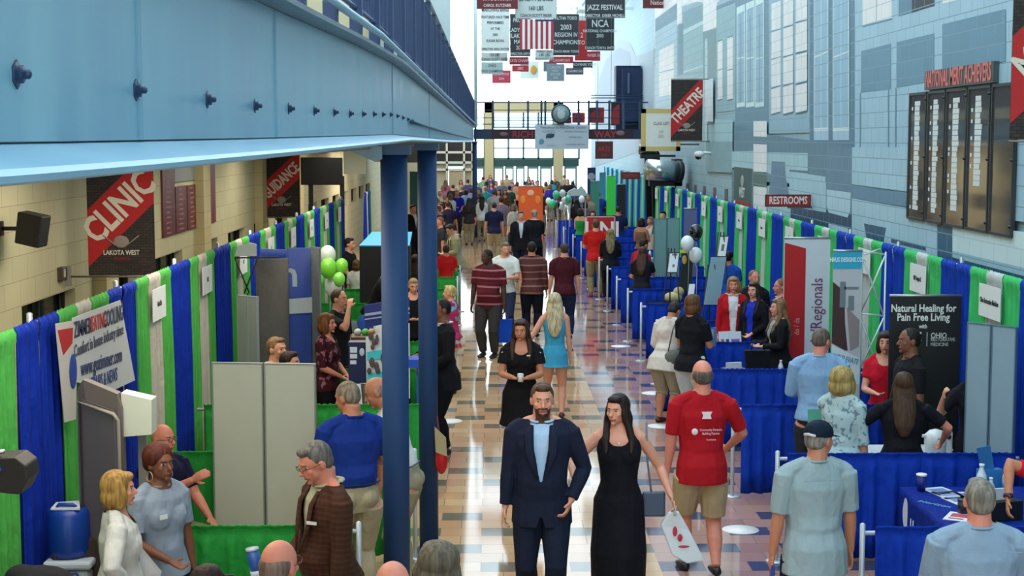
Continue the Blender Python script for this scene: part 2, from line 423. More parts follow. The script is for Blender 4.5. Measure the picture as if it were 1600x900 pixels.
# far wall
def fy(px, py): return at_y(px, py, YF)
def zf(py): return fy(800, py).z
def xf(px): return fy(px, 218).x
bw = B()
farc = mat('#b8ab82', .8)
for a, c in ((757, 771), (865, 880)): bw.box(xf(a), xf(c), YF, YF+.5, 0, zf(160))
bw.box(xf(757), xf(880), YF, YF+.5, zf(176), zf(161))
bw.box(xf(560), xf(660), YF, YF+.5, 0, zf(120))
bw.obj('wall_far', farc, kind='structure')
B().box(xf(600), xf(905), YF+.1, YF+.4, zf(260), zf(249)).obj('trim_6', mat('#1f4640', .6), kind='structure')
frame = mat('#5e7a78', .5)
k = 30
for a, c, t, bt in ((743, 757, 176, 249), (771, 865, 176, 200), (771, 865, 214, 249), (880, 905, 176, 249), (640, 743, 176, 249)):
    w_ = tag(empty('window_%d' % k), kind='structure'); k += 1
    fb = B(); n = max(1, round((c-a)/24))
    for i in range(n+1):
        x = xf(a+(c-a)*i/n); fb.box(x-.06, x+.06, YF+.15, YF+.3, zf(bt), zf(t))
    fb.box(xf(a), xf(c), YF+.15, YF+.3, zf((t+bt)/2)-.03, zf((t+bt)/2)+.03).box(xf(a), xf(c), YF+.15, YF+.3, zf(bt), zf(bt)+.1)
    fb.obj('window_frame', frame, w_)
    B().box(xf(a), xf(c), YF+.2, YF+.21, zf(bt), zf(t)).obj('window_pane', mat('#e8f6ff', kind='glass', scale=.06), w_)
k = 1
for a, c in ((743, 757), (771, 787), (789, 803), (806, 820), (824, 842), (844, 863), (882, 902)):
    d = tag(empty('door_%d' % k), kind='structure'); k += 1
    B().box(xf(a), xf(a)+.1, YF+.12, YF+.3, 0, zf(260)).box(xf(c)-.1, xf(c), YF+.12, YF+.3, 0, zf(260)).box(xf(a)+.1, xf(c)-.1, YF+.12, YF+.3, 0, .35).box(xf(a)+.1, xf(c)-.1, YF+.12, YF+.3, zf(264), zf(260)).obj('door_frame', mat('#5f7f78', .5), d)
    B().box(xf(a)+.1, xf(c)-.1, YF+.2, YF+.21, .35, zf(264)).obj('door_pane', mat('#f0faff', kind='glass', scale=.06), d)
    B().box(xf(c)-.22, xf(c)-.17, YF+.05, YF+.12, .9, 1.3).obj('door_handle', mat('#888888', .3, 1), d)
# storefront that closes the space under the balcony
YS = 80.0
def xs(px): return at_y(px, 218, YS).x
def zs(py): return at_y(800, py, YS).z
sf = B()
for px in (664, 698, 725, 738): sf.box(xs(px)-.05, xs(px)+.05, YS, YS+.15, 0, zs(220))
for py in (238, 254, 265): sf.box(xs(655), xs(739), YS, YS+.15, zs(py)-.06, zs(py)+.06)
sf.obj('window_50', mat('#c9c4b0', .6), kind='structure')
B().box(xs(600), xs(739), YS+.2, YS+.3, zs(254), zs(218)).obj('window_51', mat('#1a1714', .2), kind='structure')
B().box(xs(600), xs(700), YS+.2, YS+.3, 0, zs(254)).box(xs(725), xs(739), YS+.2, YS+.3, 0, zs(254)).obj('wall_storefront', mat('#b3a98c', .7), kind='structure')
B().box(xs(701), xs(724), YS+.05, YS+.2, 0, zs(265)).box(xs(704), xs(706), YS-.03, YS+.05, 1, 1.3).obj('door_8', mat('#a89878', .4), kind='structure')

# roof: opaque edge bays and a long open skylight crossed by white trusses
B().box(XL-.25, -3.6, -6, YF+12, 10.5, 10.7).obj('ceiling', mat('#c8d4d6', .8), kind='structure')
B().box(4.6, XR2+.3, -6, YF+12, 10.5, 10.7).obj('ceiling_right', mat('#c8d4d6', .8), kind='structure')
B().box(-3.6, 4.6, -6, YF+12, 10.52, 10.54).obj('window_60', mat('#f4fbff', kind='glass', scale=.05), kind='structure')
tr = B()
for i in range(7):
    y = 12 + i*13.5
    tr.box(-4.75, XR2, y, y+.12, 10.0, 10.12).box(-4.75, XR2, y, y+.12, 9.2, 9.3)
    for q in range(13):
        x = -4.6 + q*.85
        tr.tube([(x, y+.06, 9.25), (x+.42, y+.06, 10.05)], .03, 5).tube([(x+.42, y+.06, 10.05), (x+.85, y+.06, 9.25)], .03, 5)
tr.obj('trim_10', mat('#f4fafa', .5), kind='structure')

# ---------------------------------------------------------------- balcony edge beam
steelblue = mat('#6c9cb4', .3, .25, kind='steel', col2='#93bcc6')
nodes = [(-3.0, -.55, 3.695, 4.02, 3.77), (1.72, -.55, 3.697, 4.02, 3.775), (3.6, -.55, 3.704, 4.02, 3.778), (6.0, -.55, 3.716, 4.075, 3.80), (8.6, -.55, 3.73, 4.12, 3.838), (20, -.58, 3.70, 4.13, 3.80), (59, -.69, 3.655, 4.14, 3.72)]
def beam_at(y):
    for a, c in zip(nodes, nodes[1:]):
        if a[0] <= y <= c[0]:
            t = (y-a[0])/(c[0]-a[0]); return [a[i]+(c[i]-a[i])*t for i in range(5)]
    return list(nodes[-1])
bt = tag(empty('balcony_beam'), 'long pale blue steel beam edging the balcony', 'beam')
ys = [-3+i*.5 for i in range(24)] + [9+i*2.5 for i in range(21)]
def strip(prof):       # prof: function(node) -> list of (x, z) in order, closed section
    b = B(); rings = []
    for y in ys:
        n = beam_at(y); rings.append([b.bm.verts.new((x, y, z)) for x, z in prof(n)])
    m = len(rings[0])
    for a, c in zip(rings, rings[1:]):
        for i in range(m):
            f = b._f([a[i], a[(i+1) % m], c[(i+1) % m], c[i]]); f.smooth = False
    b._f(rings[0]); b._f(rings[-1]); return b
strip(lambda n: [(n[1], n[2]), (n[1], n[3]), (n[1]-.012, n[3]), (n[1]-.012, n[2])]).obj('web', steelblue, bt)
strip(lambda n: [(n[1]-.012, n[2]-.001), (n[1]+.105, n[2]-.024), (n[1]+.112, n[2]-.030), (n[1]+.110, n[2]-.037), (n[1]+.10, n[2]-.040), (n[1]-.15, n[2]-.015)]).obj('bottom_flange', mat('#82afc8', .4, kind='steel', col2='#8fbccd'), bt)
strip(lambda n: [(n[1]-.15, n[3]), (n[1]+.07, n[3]+.002), (n[1]+.07, n[3]+.016), (n[1]-.15, n[3]+.016)]).obj('top_flange', mat('#4d5c68', .5, kind='steel', col2='#6a7b86'), bt)
for yy, i in ((2.42, 0), (3.95, 1), (8.6, 2), (14.0, 3)):
    n = beam_at(yy); B().box(n[1], n[1]+.004, yy-.012, yy+.012, n[2], n[3]).obj('splice_plate', mat('#6f9db0', .4), bt)
def bolt(y, z):
    b = B()
    x = beam_at(y)[1]
    b.lathe([(.017, 0), (.017, .002), (.0105, .0021), (.0105, .009), (.0055, .0092), (.0055, .016), (.003, .018)], n=6)
    b.xform(Matrix.Translation((x, y, z)) @ Matrix.Rotation(PI/2, 4, 'Y'))
    return b
xs_b = [35, 218, 327, 402, 455, 493, 522, 546, 567, 584, 599, 613]
for i in range(16):
    y = 1 / (1.364e-3 + .4545e-3*i) ; y = .55*FPX/ (1/(1.364e-3+.4545e-3*i)) if False else .55*FPX*(1.364e-3 + .4545e-3*i)
    bolt(y, beam_at(y)[4]).obj('bolt', mat('#16304e', .4), bt)
cb = [(beam_at(y)[1]+.02, y, beam_at(y)[4]-(.015 if y > 10 else 0)) for y in [10.3, 12, 15, 20, 28, 38, 50, 58]]
B().tube(cb, .012, 6).obj('cable', mat('#1f3850', .5), bt)

# ---------------------------------------------------------------- balcony railing
rt = tag(empty('balcony_railing'), 'blue steel railing with close upright bars on the balcony', 'railing')
navy = mat('#23446e', .45); 
rx = -.66
def rz_(y): return beam_at(y)[3]+.016
posts = [2.7, 4.05, 5.3, 6.4, 7.6, 8.8, 10.0, 11.4] + [13+i*1.6 for i in range(29)]
for y in posts:
    B().box(rx-.03, rx+.03, y-.03, y+.03, rz_(y), rz_(y)+.98).obj('post', navy, rt)
for h, r, m_, nm in ((.14, .018, mat('#7fb0c6', .35), 'rail'), (.22, .012, navy, 'rail'), (.88, .014, navy, 'rail'), (1.0, .026, mat('#7d99aa', .35), 'handrail')):
    B().tube([(rx+(.05 if h == .14 else 0), y, rz_(y)+h) for y in [-1, 2, 4, 6, 8.6, 12, 20, 35, 59]], r, 8).obj(nm, m_, rt)
y = 2.4; n = 0; rest = B()
while y < 59:
    z = rz_(y)
    if n < 96: B().box(rx-.009, rx+.009, y-.009, y+.009, z+.22, z+.88).obj('baluster', navy, rt)
    else: rest.box(rx-.009, rx+.009, y-.009, y+.009, z+.22, z+.88)
    n += 1; y += .115
rest.obj('balusters', navy, rt, kind='stuff')
# blue mesh infill sheets of the railing
for i, (a, c) in enumerate(zip(posts, posts[1:])):
    b = B()
    nn = 7
    for q in range(nn):
        z = .27 + q*.085
        b.box(rx-.022, rx-.014, a+.03, c-.03, rz_((a+c)/2)+z, rz_((a+c)/2)+z+.05)
    b.obj('infill_panel', mat('#2d5a86', .5), rt)

# ---------------------------------------------------------------- round columns
colm = mat('#1a3b66', .6, spec=.3)
def column(label, px, y, r, top):
    x = at_y(px, 400, y).x
    t = thing('column', label, 'column', (x, y, 0), 0)
    B().lathe([(r, .02), (r, top-.06)], n=32).obj('shaft', colm, t)
    B().lathe([(r*1.6, 0), (r*1.6, .02)], n=24).obj('base_plate', mat('#1a3050', .5), t)
    B().box(-r*1.25, r*1.25, -r*1.25, r*1.25, top-.06, top).obj('cap_plate', mat('#2f5478', .5), t)
    return t
column('thick blue steel column nearest the camera', 616.5, 9.8, .086, 3.665)
column('blue steel column just behind the nearest one', 668, 13.6, .085, 3.665)
column('thin looking distant blue column below the end of the balcony', 742, 58, .085, 3.62)
# steel bracket under the beam at the first column
gb = B().slab([(-.95, 9.6, 3.66), (-.68, 9.6, 3.66), (-.68, 9.6, 3.58), (-.72, 9.6, 3.56)], (0, .02, 0))
gb.obj('beam_bracket', mat('#7c9aa8', .5), label='pale steel gusset bracket beside the top of the nearest column', cat='bracket')
# ceiling lights under the balcony with glowing diffusers
i = 0
for y in (6, 10.5, 15, 19.5, 24, 28.5, 33, 39, 46, 54):
    for x in (-3.9, -2.0):
        t = thing('ceiling_light', 'white fluorescent ceiling light under the balcony, %s from the camera in the %s row' % (nth(i//2) if i//2 == 0 else ordinal(i//2), 'wall side' if x < -3 else 'aisle side'), 'light', (x, y, 3.64), 0, 'lights under the balcony')
        B().box(-.16, .16, -.62, .62, -.05, 0).obj('housing', mat('#dddddd', .5), t)
        B().box(-.14, .14, -.6, .6, -.056, -.05).obj('diffuser', mat('#fff4e2', .5, emit=9), t)
        i += 1
for i, (x, y, e) in enumerate(((-2.2, 9, 26), (-2.4, 14.5, 26), (-2.4, 20.5, 26), (-2.4, 27, 26), (-2.6, 36, 40), (-2.8, 48, 60))):  # unseen area lights added to brighten the booths, separate from the fixtures
    ld = bpy.data.lights.new('balcony_fill', 'AREA'); ld.shape = 'RECTANGLE'; ld.size = 2.2; ld.size_y = 3.5; ld.energy = e*3.0; ld.color = (1, .9, .76)
    lo = bpy.data.objects.new('balcony_fill', ld); COL.objects.link(lo); lo.location = (x, y, 3.56)

# ---------------------------------------------------------------- bridge at the far end
YB = 59.0
def xb(px): return at_y(px, 218, YB).x
def zb(py): return at_y(870, py, YB).z
t = thing('footbridge', 'navy footbridge with railing crossing the hall at the far end', 'bridge', (0, 0, 0))
B().box(xb(740), XR2, YB, YB+.3, zb(217.5), zb(202)).obj('girder', mat('#1e3656', .5), t)
B().box(xb(740), XR2, YB+.3, YB+2.2, zb(206), zb(204)).obj('deck', mat('#34485c', .6), t)
for py in (160, 172, 184, 194): B().tube([(xb(740), YB+.1, zb(py)), (XR2, YB+.1, zb(py))], .03 if py == 160 else .018, 6).obj('rail', mat('#2a4a64', .5), t)
for px in (743, 770, 795, 825, 846, 852, 873, 904, 920, 933, 952, 975, 1000): B().box(xb(px)-.04, xb(px)+.04, YB+.06, YB+.14, zb(203), zb(157)).obj('post', mat('#27455f', .5), t)
for py in (149, 153): B().tube([(xb(890), YB+2, at_y(870, py, YB+2).z), (XR2, YB+2, at_y(870, py, YB+2).z)], .02, 6).obj('rail', mat('#2a4a64', .5), t)
def wordsign(label, a, c, words, col='#37252f'):
    s = thing('banner_strip', label, 'sign', ((xb(a)+xb(c))/2, YB-.03, 0), 0, 'word banners on the footbridge')
    hw = (xb(c)-xb(a))/2; z0, z1 = zb(217.5), zb(203)
    B().box(-hw, hw, -.01, .01, z0, z1).obj('cloth', mat(col, .7), s)
    for tx, off, m_ in words: text(tx, .36, mat(m_, .6), s, (off, -.02, (z0+z1)/2), bold=.02)
    return s
wordsign('dark red banner strip reading RICH on the footbridge', 768, 837, [('RICH', .35, '#a03038')])
wordsign('dark red banner strip reading WAY on the footbridge', 920, 989, [('WAY', -.22, '#b8383c')])
t = B().ell((xb(787), YB-.05, zb(210)), (.16, .02, .09)).obj('emblem_badge', mat('#7c5a60', .6), label='small pale crest badge left of the word RICH on the footbridge', cat='badge')
t = B().ell((xb(969), YB-.05, zb(208)), (.17, .02, .10)).obj('emblem_badge', mat('#8f7076', .6), label='small pale crest badge right of the word WAY on the footbridge', cat='badge')
# ================================================================ PEOPLE
def ik(Sv, T, l1, l2, hint):
    d = T - Sv; L = d.length; L2 = min(max(L, abs(l1-l2)+.01), (l1+l2)*.999)
    dn = d.normalized(); T = Sv + dn*L2
    a = (l1*l1 - l2*l2 + L2*L2)/(2*L2); h = math.sqrt(max(l1*l1-a*a, 0))
    p = Vector(hint); p = p - dn*p.dot(dn); p = p.normalized() if p.length > 1e-5 else Vector((0, 0, 1))
    return Sv + dn*a + p*h, T

SKIN = {'fair': '#d69c80', 'pink': '#d58c74', 'tan': '#bd8262', 'dark': '#4a2c20', 'brown': '#7a4d36'}
VOX = [.024, .013, .0075]

def person(label, px, py, h, yaw=0, top=('tee', '#444444'), bot=('trousers', '#222233'), hair=('short', '#3a2a1e'), skin='fair', sex='m', build=1.0, belly=0,
           arms=('down', 'down'), stride=0, lean=0, side=0, head=(0, 0), lod=1, shoes='#15151a', sit=False, pos=None, under=None, beard=None, glasses=None,
           extra=None, look=None, group=None, sleeve=None, hem=None, cat='person'):
    """front of the figure is local -Y; yaw 0 faces the camera, 180 shows the back"""
    p0 = Vector(pos) if pos else at_z(px, py, h)
    root = thing('person', label, cat, (p0.x, p0.y, 0), R(yaw), group)
    skm = mat(SKIN.get(skin, skin), .55, kind='skin')
    lipc = mat({'dark': '#5a2c28', 'brown': '#7e4236'}.get(skin, '#a8524a'), .5); browc = mat('#2a1c16' if hair[1] > '#9' or skin in ('dark', 'brown') else hair[1], .7); eyec = mat('#1d1512', .4); whitec = mat('#cfc6bd', .4)
    f = sex == 'f'
    hipz = .485*h if not sit else .30*h
    dz = hipz - .485*h
    wb = build
    hw, cw, ww, sw = (.093, .084, .070, .098) if f else (.088, .094, .080, .115)
    hw, cw, ww, sw = hw*wb, cw*wb, ww*wb, sw*(1+(wb-1)*.6)
    piv = Vector((0, 0, hipz+.02*h))
    Rl = Matrix.Rotation(R(lean), 3, 'X') @ Matrix.Rotation(R(side), 3, 'Y')
    def U(x, y, z): return piv + Rl @ (Vector((x*h, y*h, z*h+dz)) - piv)
    npv = Vector((0, .004*h, .862*h+dz))
    Rh = Matrix.Rotation(R(head[0]), 3, 'Z') @ Matrix.Rotation(R(head[1]), 3, 'X')
    def Hh(x, y, z): # head-local coordinates in metres relative to the head centre
        hc = Vector((0, -.010*h, .932*h+dz))
        return piv + Rl @ (npv + Rh @ (hc + Vector((x, y, z)) - npv) - piv)
    Rlh = Rl @ Rh
    k = h/1.75
    # joints
    sh = {}; el = {}; wr = {}; A = {}
    for i, s in enumerate((-1, 1)):      # i=0: the figure's right arm (local -X), i=1: left arm
        Sj = U(s*(sw-.008), .002, .806); sp = arms[i]
        P_ = {'down': ((.035, -.03, -.325), (.3, 1, 0)), 'back': ((.04, .09, -.31), (.3, 1, 0)), 'fwd': ((.035, -.12, -.30), (.3, 1, 0)),
              'hold': ((-.06, -.16, -.17), (.7, .6, -.8)), 'hold_low': ((-.05, -.13, -.235), (.8, .6, -.6)), 'reach': ((-.01, -.27, -.14), (.5, .4, -1)),
              'hip': ((.02, -.035, -.21), (1.2, .5, 0)), 'pocket': ((.005, -.05, -.285), (1, .8, 0)), 'up': ((.0, -.14, .08), (.6, -.2, -1)), 'face': ((-.07, -.13, .02), (.6, .1, -1)),
              'lap': ((-.04, -.2, -.235), (.6, .6, -.6)), 'wide': ((.14, -.05, -.26), (.2, 1, 0)), 'cross': ((-.17, -.10, -.13), (1, -.2, -.8)), 'point': ((.06, -.24, -.19), (.5, .6, -1))}
        if isinstance(sp, str): off, hint = P_[sp]
        else: off, hint = sp if len(sp) == 2 else (sp, (.5, .6, -.8))
        T = Sj + (Rl if not isinstance(sp, str) or sp not in ('down', 'back', 'fwd') else Matrix.Identity(3)) @ Vector((off[0]*s*h, off[1]*h, off[2]*h))
        E, T = ik(Sj, T, .172*h, .150*h, (hint[0]*s, hint[1], hint[2]))
        sh[s], el[s], wr[s] = Sj, E, T
    hp = {}; kn = {}; an = {}
    for s in (-1, 1):
        hp[s] = Vector((s*.050*h*wb, 0, hipz-.01*h))
        if sit:
            kn[s] = Vector((s*.085*h, -.245*h, .30*h)); an[s] = Vector((s*.075*h, -.26*h, .05*h))
        else:
            fy_ = -stride*s*h
            az = .045*h + (.03*h*abs(stride)/.12 if fy_ > 0 else 0)
            T = Vector((s*.055*h, fy_, az)); kn[s], an[s] = ik(hp[s], T, .235*h, .215*h, (s*.1, -1, 0))
    lw = 1+(wb-1)*.7
    def torso(b, t=0, z0=.46, z1=.90, n=16, nk=0, shl=True):
        prof = [(.46, hw*.93, .062), (.50, hw*1.0, .068), (.54, hw*.98, .068), (.60, ww*1.02, .060+.012*(wb-1)*5), (.65, ww*1.06, .060), (.70, cw*.98, .065), (.75, cw*1.05, .067), (.79, sw*.88, .058), (.818, sw*.66, .048), (.838, .060, .042), (.852, .039, .038), (.87, .032, .034), (.90, .031, .034)]
        pts, rr = [], []
        for z, a, c in prof:
            if z < z0-.02 or z > z1+.001: continue
            bel = belly*math.exp(-((z-.60)/.07)**2)
            pts.append(U(0, -.006-bel*.45 if z < .8 else .002, max(z, z0))); rr.append((a*h+t, (c+bel*.6)*h+t))
        b.tube(pts, rr, n, ref=Rl @ Vector((1, 0, 0)), flat=True)
        if f and z1 > .74:
            for s in (-1, 1): b.ell(U(s*.036, -.040, .722), (.042*h*wb+t, .034*h*wb+t, .040*h*wb+t))
            b.ell(U(0, -.040, .725), (.045*h*wb+t, .028*h*wb+t, .036*h*wb+t))
        if not f and z1 > .74:
            for s in (-1, 1): b.ell(U(s*.042, -.030, .745), (.045*h*wb+t, .036*h+t, .036*h+t))
        if t < .001: 
            for s in (-1, 1): b.ell(U(s*.042, .024, .50), (.037*h*wb+t, .040*h*wb+t, .044*h+t))
        # rounded shoulders
        if z1 > .8 and shl:
            for s in (-1, 1):
                b.ell(sh[s]+Rl @ Vector((-s*.004*h, 0, -.004*h)), (.028*h+t*.6, .031*h+t*.6, .030*h+t*.6))
                b.tube([U(s*.018, .010, .850), U(s*.055, .008, .838), U(s*(sw-.016), .002, .812)], [.022*h+t*.6, .024*h+t*.6, .025*h+t*.7], 8)
    def arm(b, t=0, f0=0, f1=2.0, n=10, flare=0):
        for s in (-1, 1):
            pts = [(0, .030), (.25, .029), (.5, .0275), (.8, .0245), (1.0, .0225), (1.15, .0235), (1.4, .0215), (1.75, .0165), (1.95, .0145), (2.0, .0142)]
            P2, rr = [], []
            arw = 1+(wb-1)*.5 if not f else .92+(wb-1)*.5
            for u, r in pts:
                if u > f1+.001: break
                c = sh[s].lerp(el[s], u) if u <= 1 else el[s].lerp(wr[s], u-1)
                P2.append(c); rr.append(r*h*arw + t + flare*u)
            if P2 and pts[len(P2)-1][0] < f1-.02:
                u = f1; c = sh[s].lerp(el[s], u) if u <= 1 else el[s].lerp(wr[s], u-1); P2.append(c); rr.append(rr[-1])
            b.tube(P2, rr, n, flat=t > 0)
    def legs(b, t=0, f1=2.0, n=12, loose=0):
        for s in (-1, 1):
            pts = [(0, .056), (.15, .054), (.5, .046), (.85, .036), (1.0, .033), (1.15, .0325), (1.4, .033), (1.7, .024), (1.95, .0195), (2.0, .0195)]
            P2, rr = [], []
            for u, r in pts:
                if u > f1+.001: break
                c = hp[s].lerp(kn[s], u) if u <= 1 else kn[s].lerp(an[s], u-1)
                if 1.1 < u < 1.7: c = c + Vector((0, .008*h, 0))
                P2.append(c); rr.append(r*h*lw + t + loose*u)
            b.tube(P2, rr, n, flat=t > 0)
    # ---------------- body
    b = B(); torso(b); arm(b); legs(b)
    sc_ = k*1.08
    b.ell(Hh(0, .008*sc_, .018*sc_), (.074*sc_, .092*sc_, .092*sc_), Rlh, 16, 10)                    # skull
    b.ell(Hh(0, -.020*sc_, -.040*sc_), (.056*sc_*(1.08 if wb > 1.1 else 1), .066*sc_, .062*sc_), Rlh, 14, 9)   # jaw
    b.ell(Hh(0, -.070*sc_, -.088*sc_), (.020*sc_, .018*sc_, .017*sc_), Rlh, 10, 6)                   # chin
    b.tube([Hh(0, -.078*sc_, .012*sc_), Hh(0, -.098*sc_, -.018*sc_), Hh(0, -.103*sc_, -.030*sc_)], [.008*sc_, .012*sc_, .015*sc_], 8)
    b.tube([Hh(-.035*sc_, -.070*sc_, .026*sc_), Hh(0, -.080*sc_, .026*sc_), Hh(.035*sc_, -.070*sc_, .026*sc_)], .011*sc_, 8)
    for s in (-1, 1):
        b.ell(Hh(s*.074*sc_, .010*sc_, -.008*sc_), (.010*sc_, .019*sc_, .031*sc_), Rlh, 8, 6)
        b.ell(Hh(s*.040*sc_, -.058*sc_, -.022*sc_), (.020*sc_, .018*sc_, .018*sc_), Rlh, 8, 6)
    b.tube([Hh(-.020*sc_, -.080*sc_, -.058*sc_), Hh(0, -.089*sc_, -.056*sc_), Hh(.020*sc_, -.080*sc_, -.058*sc_)], .008*sc_, 8)
    b.tube([U(0, .006, .835), Hh(0, .012*sc_, -.05*sc_)], [.036*h*(1.12 if not f else .90), .033*h*(1.12 if not f else .90)], 12)
    # hands
    for i, s in enumerate((-1, 1)):
        W = wr[s]; d = (W - el[s]).normalized()
        inw = Vector((-s, 0, 0)); inw = (inw - d*inw.dot(d)); inw = inw.normalized() if inw.length > .1 else d.orthogonal().normalized()   # palm normal towards the body
        if isinstance(arms[i], str) and arms[i] in ('hold', 'hold_low', 'reach', 'lap', 'point'): 
            up = Vector((0, 0, 1)); q = up - d*up.dot(d); inw = q.normalized() if q.length > .1 else inw
        wd = d.cross(inw).normalized()
        if wd.y > 0 and abs(wd.y) > .3: wd = -wd          # thumb edge points forward
        if isinstance(arms[i], str) and arms[i] in ('hold', 'hold_low', 'reach', 'lap', 'point'): wd = -Vector((s, 0, 0)) + d*d.x*s; wd.normalize()
        q = .92 if f else 1.0; q *= k
        b.tube([W - d*.01, W+d*.03*q, W+d*.07*q, W+d*.095*q], [(.022*q, .017*q), (.036*q, .017*q), (.041*q, .015*q), (.038*q, .012*q)], 10, ref=wd)
        if lod >= 1:
            for j, (o, ln) in enumerate(((.030, .070), (.010, .080), (-.011, .074), (-.030, .058))):
                r = (.0092 if lod == 2 else .011)*q; base = W + d*.088*q + wd*o*q
                m1 = base + (d*.9+inw*.30).normalized()*ln*.45*q; m2 = m1 + (d*.6+inw*.8).normalized()*ln*.32*q; m3 = m2 + (d*.1+inw*1).normalized()*ln*.25*q
                b.tube([base, m1, m2, m3], [r, r*.95, r*.88, r*.75], 7)
            tb = W + d*.03*q + wd*.032*q
            b.tube([tb, tb+(d*.6+wd*.7+inw*.2).normalized()*.035*q, tb+(d*.6+wd*.7+inw*.2).normalized()*.035*q+(d*.85+wd*.1+inw*.4).normalized()*.030*q], [.0125*q, .011*q, .009*q], 7)
        else:
            b.ell(W+d*.12*q, (.03*q, .025*q, .035*q))
    # feet
    for s in (-1, 1):
        a = an[s]; b.tube([a+Vector((0, .02*k, -.045*k+.0)), a+Vector((0, -.07*k, -.052*k)), a+Vector((s*.006, -.155*k, -.060*k))], [(.034*k, .030*k), (.040*k, .024*k), (.034*k, .016*k)], 10, ref=(1, 0, 0))
    mats_body = [skm, lipc, browc, eyec, whitec, mat(beard or '#222222', .9, kind='hair')]
    bo = b.obj('body', mats_body, root)
    Hi = Rlh.inverted(); H0 = Hh(0, 0, 0)
    def face_paint(bm, sc_=sc_, Hi=Hi, H0=H0, beard=beard):
        for fc in bm.faces:
            q = (Hi @ (fc.calc_center_median() - H0))/sc_
            if q.length > .16 or q.y > -.02: continue
            x, z = abs(q.x), q.z
            if x < .026 and -.067 < z < -.051 and q.y < -.07: fc.material_index = 1
            elif beard and q.y < -.0 and (z < -.078 or (x > .054 and z < -.04) or (x < .032 and -.050 < z < -.040) or (.028 < x < .05 and z < -.048)): fc.material_index = 5
            elif .016 < x < .044 and .021 < z < .028: fc.material_index = 2
            elif .024 < x < .036 and .001 < z < .010: fc.material_index = 3
            elif .017 < x < .043 and .002 < z < .009: fc.material_index = 4
    reg(bo, VOX[lod], 2, face_paint if lod >= 1 else None)
    # ---------------- clothes
    Rli = Rl.inverted()
    def loc(co):                 # world-of-figure point -> upright torso coordinates in units of h
        q = piv + Rli @ (co - piv); return Vector((q.x/h, q.y/h, (q.z-dz)/h))
    T_ = top[0]; tc = top[1]; kind = top[2] if len(top) > 2 else 'cloth'
    tm = mat(tc, .85, kind=kind, col2=top[3] if len(top) > 3 else None, scale=top[4] if len(top) > 4 else 1.0, spec=.25)
    zh = hem if hem is not None else {'tee': .475, 'polo': .475, 'shirt': .46, 'tucked': .545, 'blazer': .425, 'cardigan': .43, 'tank': .52, 'blouse': .45}.get(T_, .50)
    sl = sleeve if sleeve is not None else {'tee': .75, 'polo': .78, 'shirt': .85, 'tucked': 1.9, 'blazer': 1.93, 'cardigan': 1.9, 'tank': 0, 'dress': 0, 'dress_sleeve': .55, 'blouse': 1.3}.get(T_, .7)
    tv = VOX[lod]*1.15
    def cut_neck(bm, depth=.83, wdt=.052):
        kill = [v for v in bm.verts for q in (loc(v.co),) if q.y < .02 and q.z > .7 and (q.x/wdt)**2 + ((q.z-.862)/(.862-depth))**2 < 1 or (q.z > .80 and math.hypot(q.x/(wdt*.8), q.y/.045) < 1)]
        bmesh.ops.delete(bm, geom=list(set(kill)), context='VERTS'); soften(bm)
    t0 = .011*k
    jacket = T_ in ('blazer', 'cardigan')
    if jacket:
        uc = (under or ('#e6ecf2',))
        b = B(); torso(b, .006*k, .47, .85, shl=False)
        uo = b.obj('shirt', mat(uc[0], .8, kind='cloth', spec=.25), root); reg(uo, tv, 1, None)
        if len(uc) > 1 and uc[1]:   # necktie or placket
            b = B(); b.tube([U(0, -.055, .825), U(0, -.088, .75), U(0, -.088, .66)], [(.010*h, .004*h), (.014*h, .004*h), (.020*h, .004*h)], 8, ref=(1, 0, 0)); b.obj('necktie', mat(uc[1], .6), root)
    if T_ in ('tee', 'polo', 'shirt', 'tucked', 'blazer', 'cardigan', 'blouse', 'tank'):
        b = B(); t = (.022 if jacket else t0/1)*(k if jacket else 1)
        if T_ in ('shirt', 'blouse'): t += .006
        torso(b, t, zh, .853 if T_ != 'tank' else .80)
        if zh < .53: b.tube([U(0, -.002, .58), U(0, .006, .52), U(0, .006, zh)], [(ww*1.05*h+t, .064*h+t), (hw*1.07*h+t*1.3, .086*h+t*1.3), (hw*1.09*h+t*1.5, .091*h+t*1.5)], 16, ref=Rl @ Vector((1, 0, 0)), flat=True)
        if sl: arm(b, t*.72+(.004 if T_ in ('tee', 'polo', 'shirt', 'blouse') else 0), 0, sl, flare=.004 if sl < 1 else 0)
        o = b.obj({'blazer': 'jacket', 'cardigan': 'cardigan', 'tucked': 'shirt', 'tee': 'shirt', 'blouse': 'blouse', 'tank': 'vest_top'}.get(T_, 'shirt'), tm, root)
        if jacket:
            vz = .60 if T_ == 'blazer' else .40
            def cutj(bm, vz=vz, T_=T_, loc=loc):
                kill = []
                for v in bm.verts:
                    q = loc(v.co)
                    if q.z > .855 or q.z < zh-.012: kill.append(v); continue
                    if q.y < -.012:
                        wv = max(0, (q.z-vz))*(.19 if T_ == 'blazer' else .075) + (.010 if T_ == 'cardigan' and q.z > vz else 0)
                        if T_ == 'blazer' and q.z < .47: wv = (.47-q.z)*.30
                        if abs(q.x) < wv: kill.append(v)
                    if math.hypot(q.x/.038, (q.y-.004)/.045) < 1 and q.z > .80: kill.append(v)
                bmesh.ops.delete(bm, geom=list(set(kill)), context='VERTS'); soften(bm)
            reg(o, tv, 3, cutj, solid=.006)
            if T_ == 'blazer' and lod >= 1:
                for s in (-1, 1):
                    lb = B(); pts = [U(s*.042, -.045, .832), U(s*.050, -.078, .79), U(s*.046, -.093, .72), U(s*.016, -.105-belly*.4, .625)]
                    lb.tube(pts, [(.010*h, .004*h), (.019*h, .004*h), (.018*h, .004*h), (.005*h, .003*h)], 8, ref=(1, 0, 0)); lb.obj('lapel', tm, root)
        else:
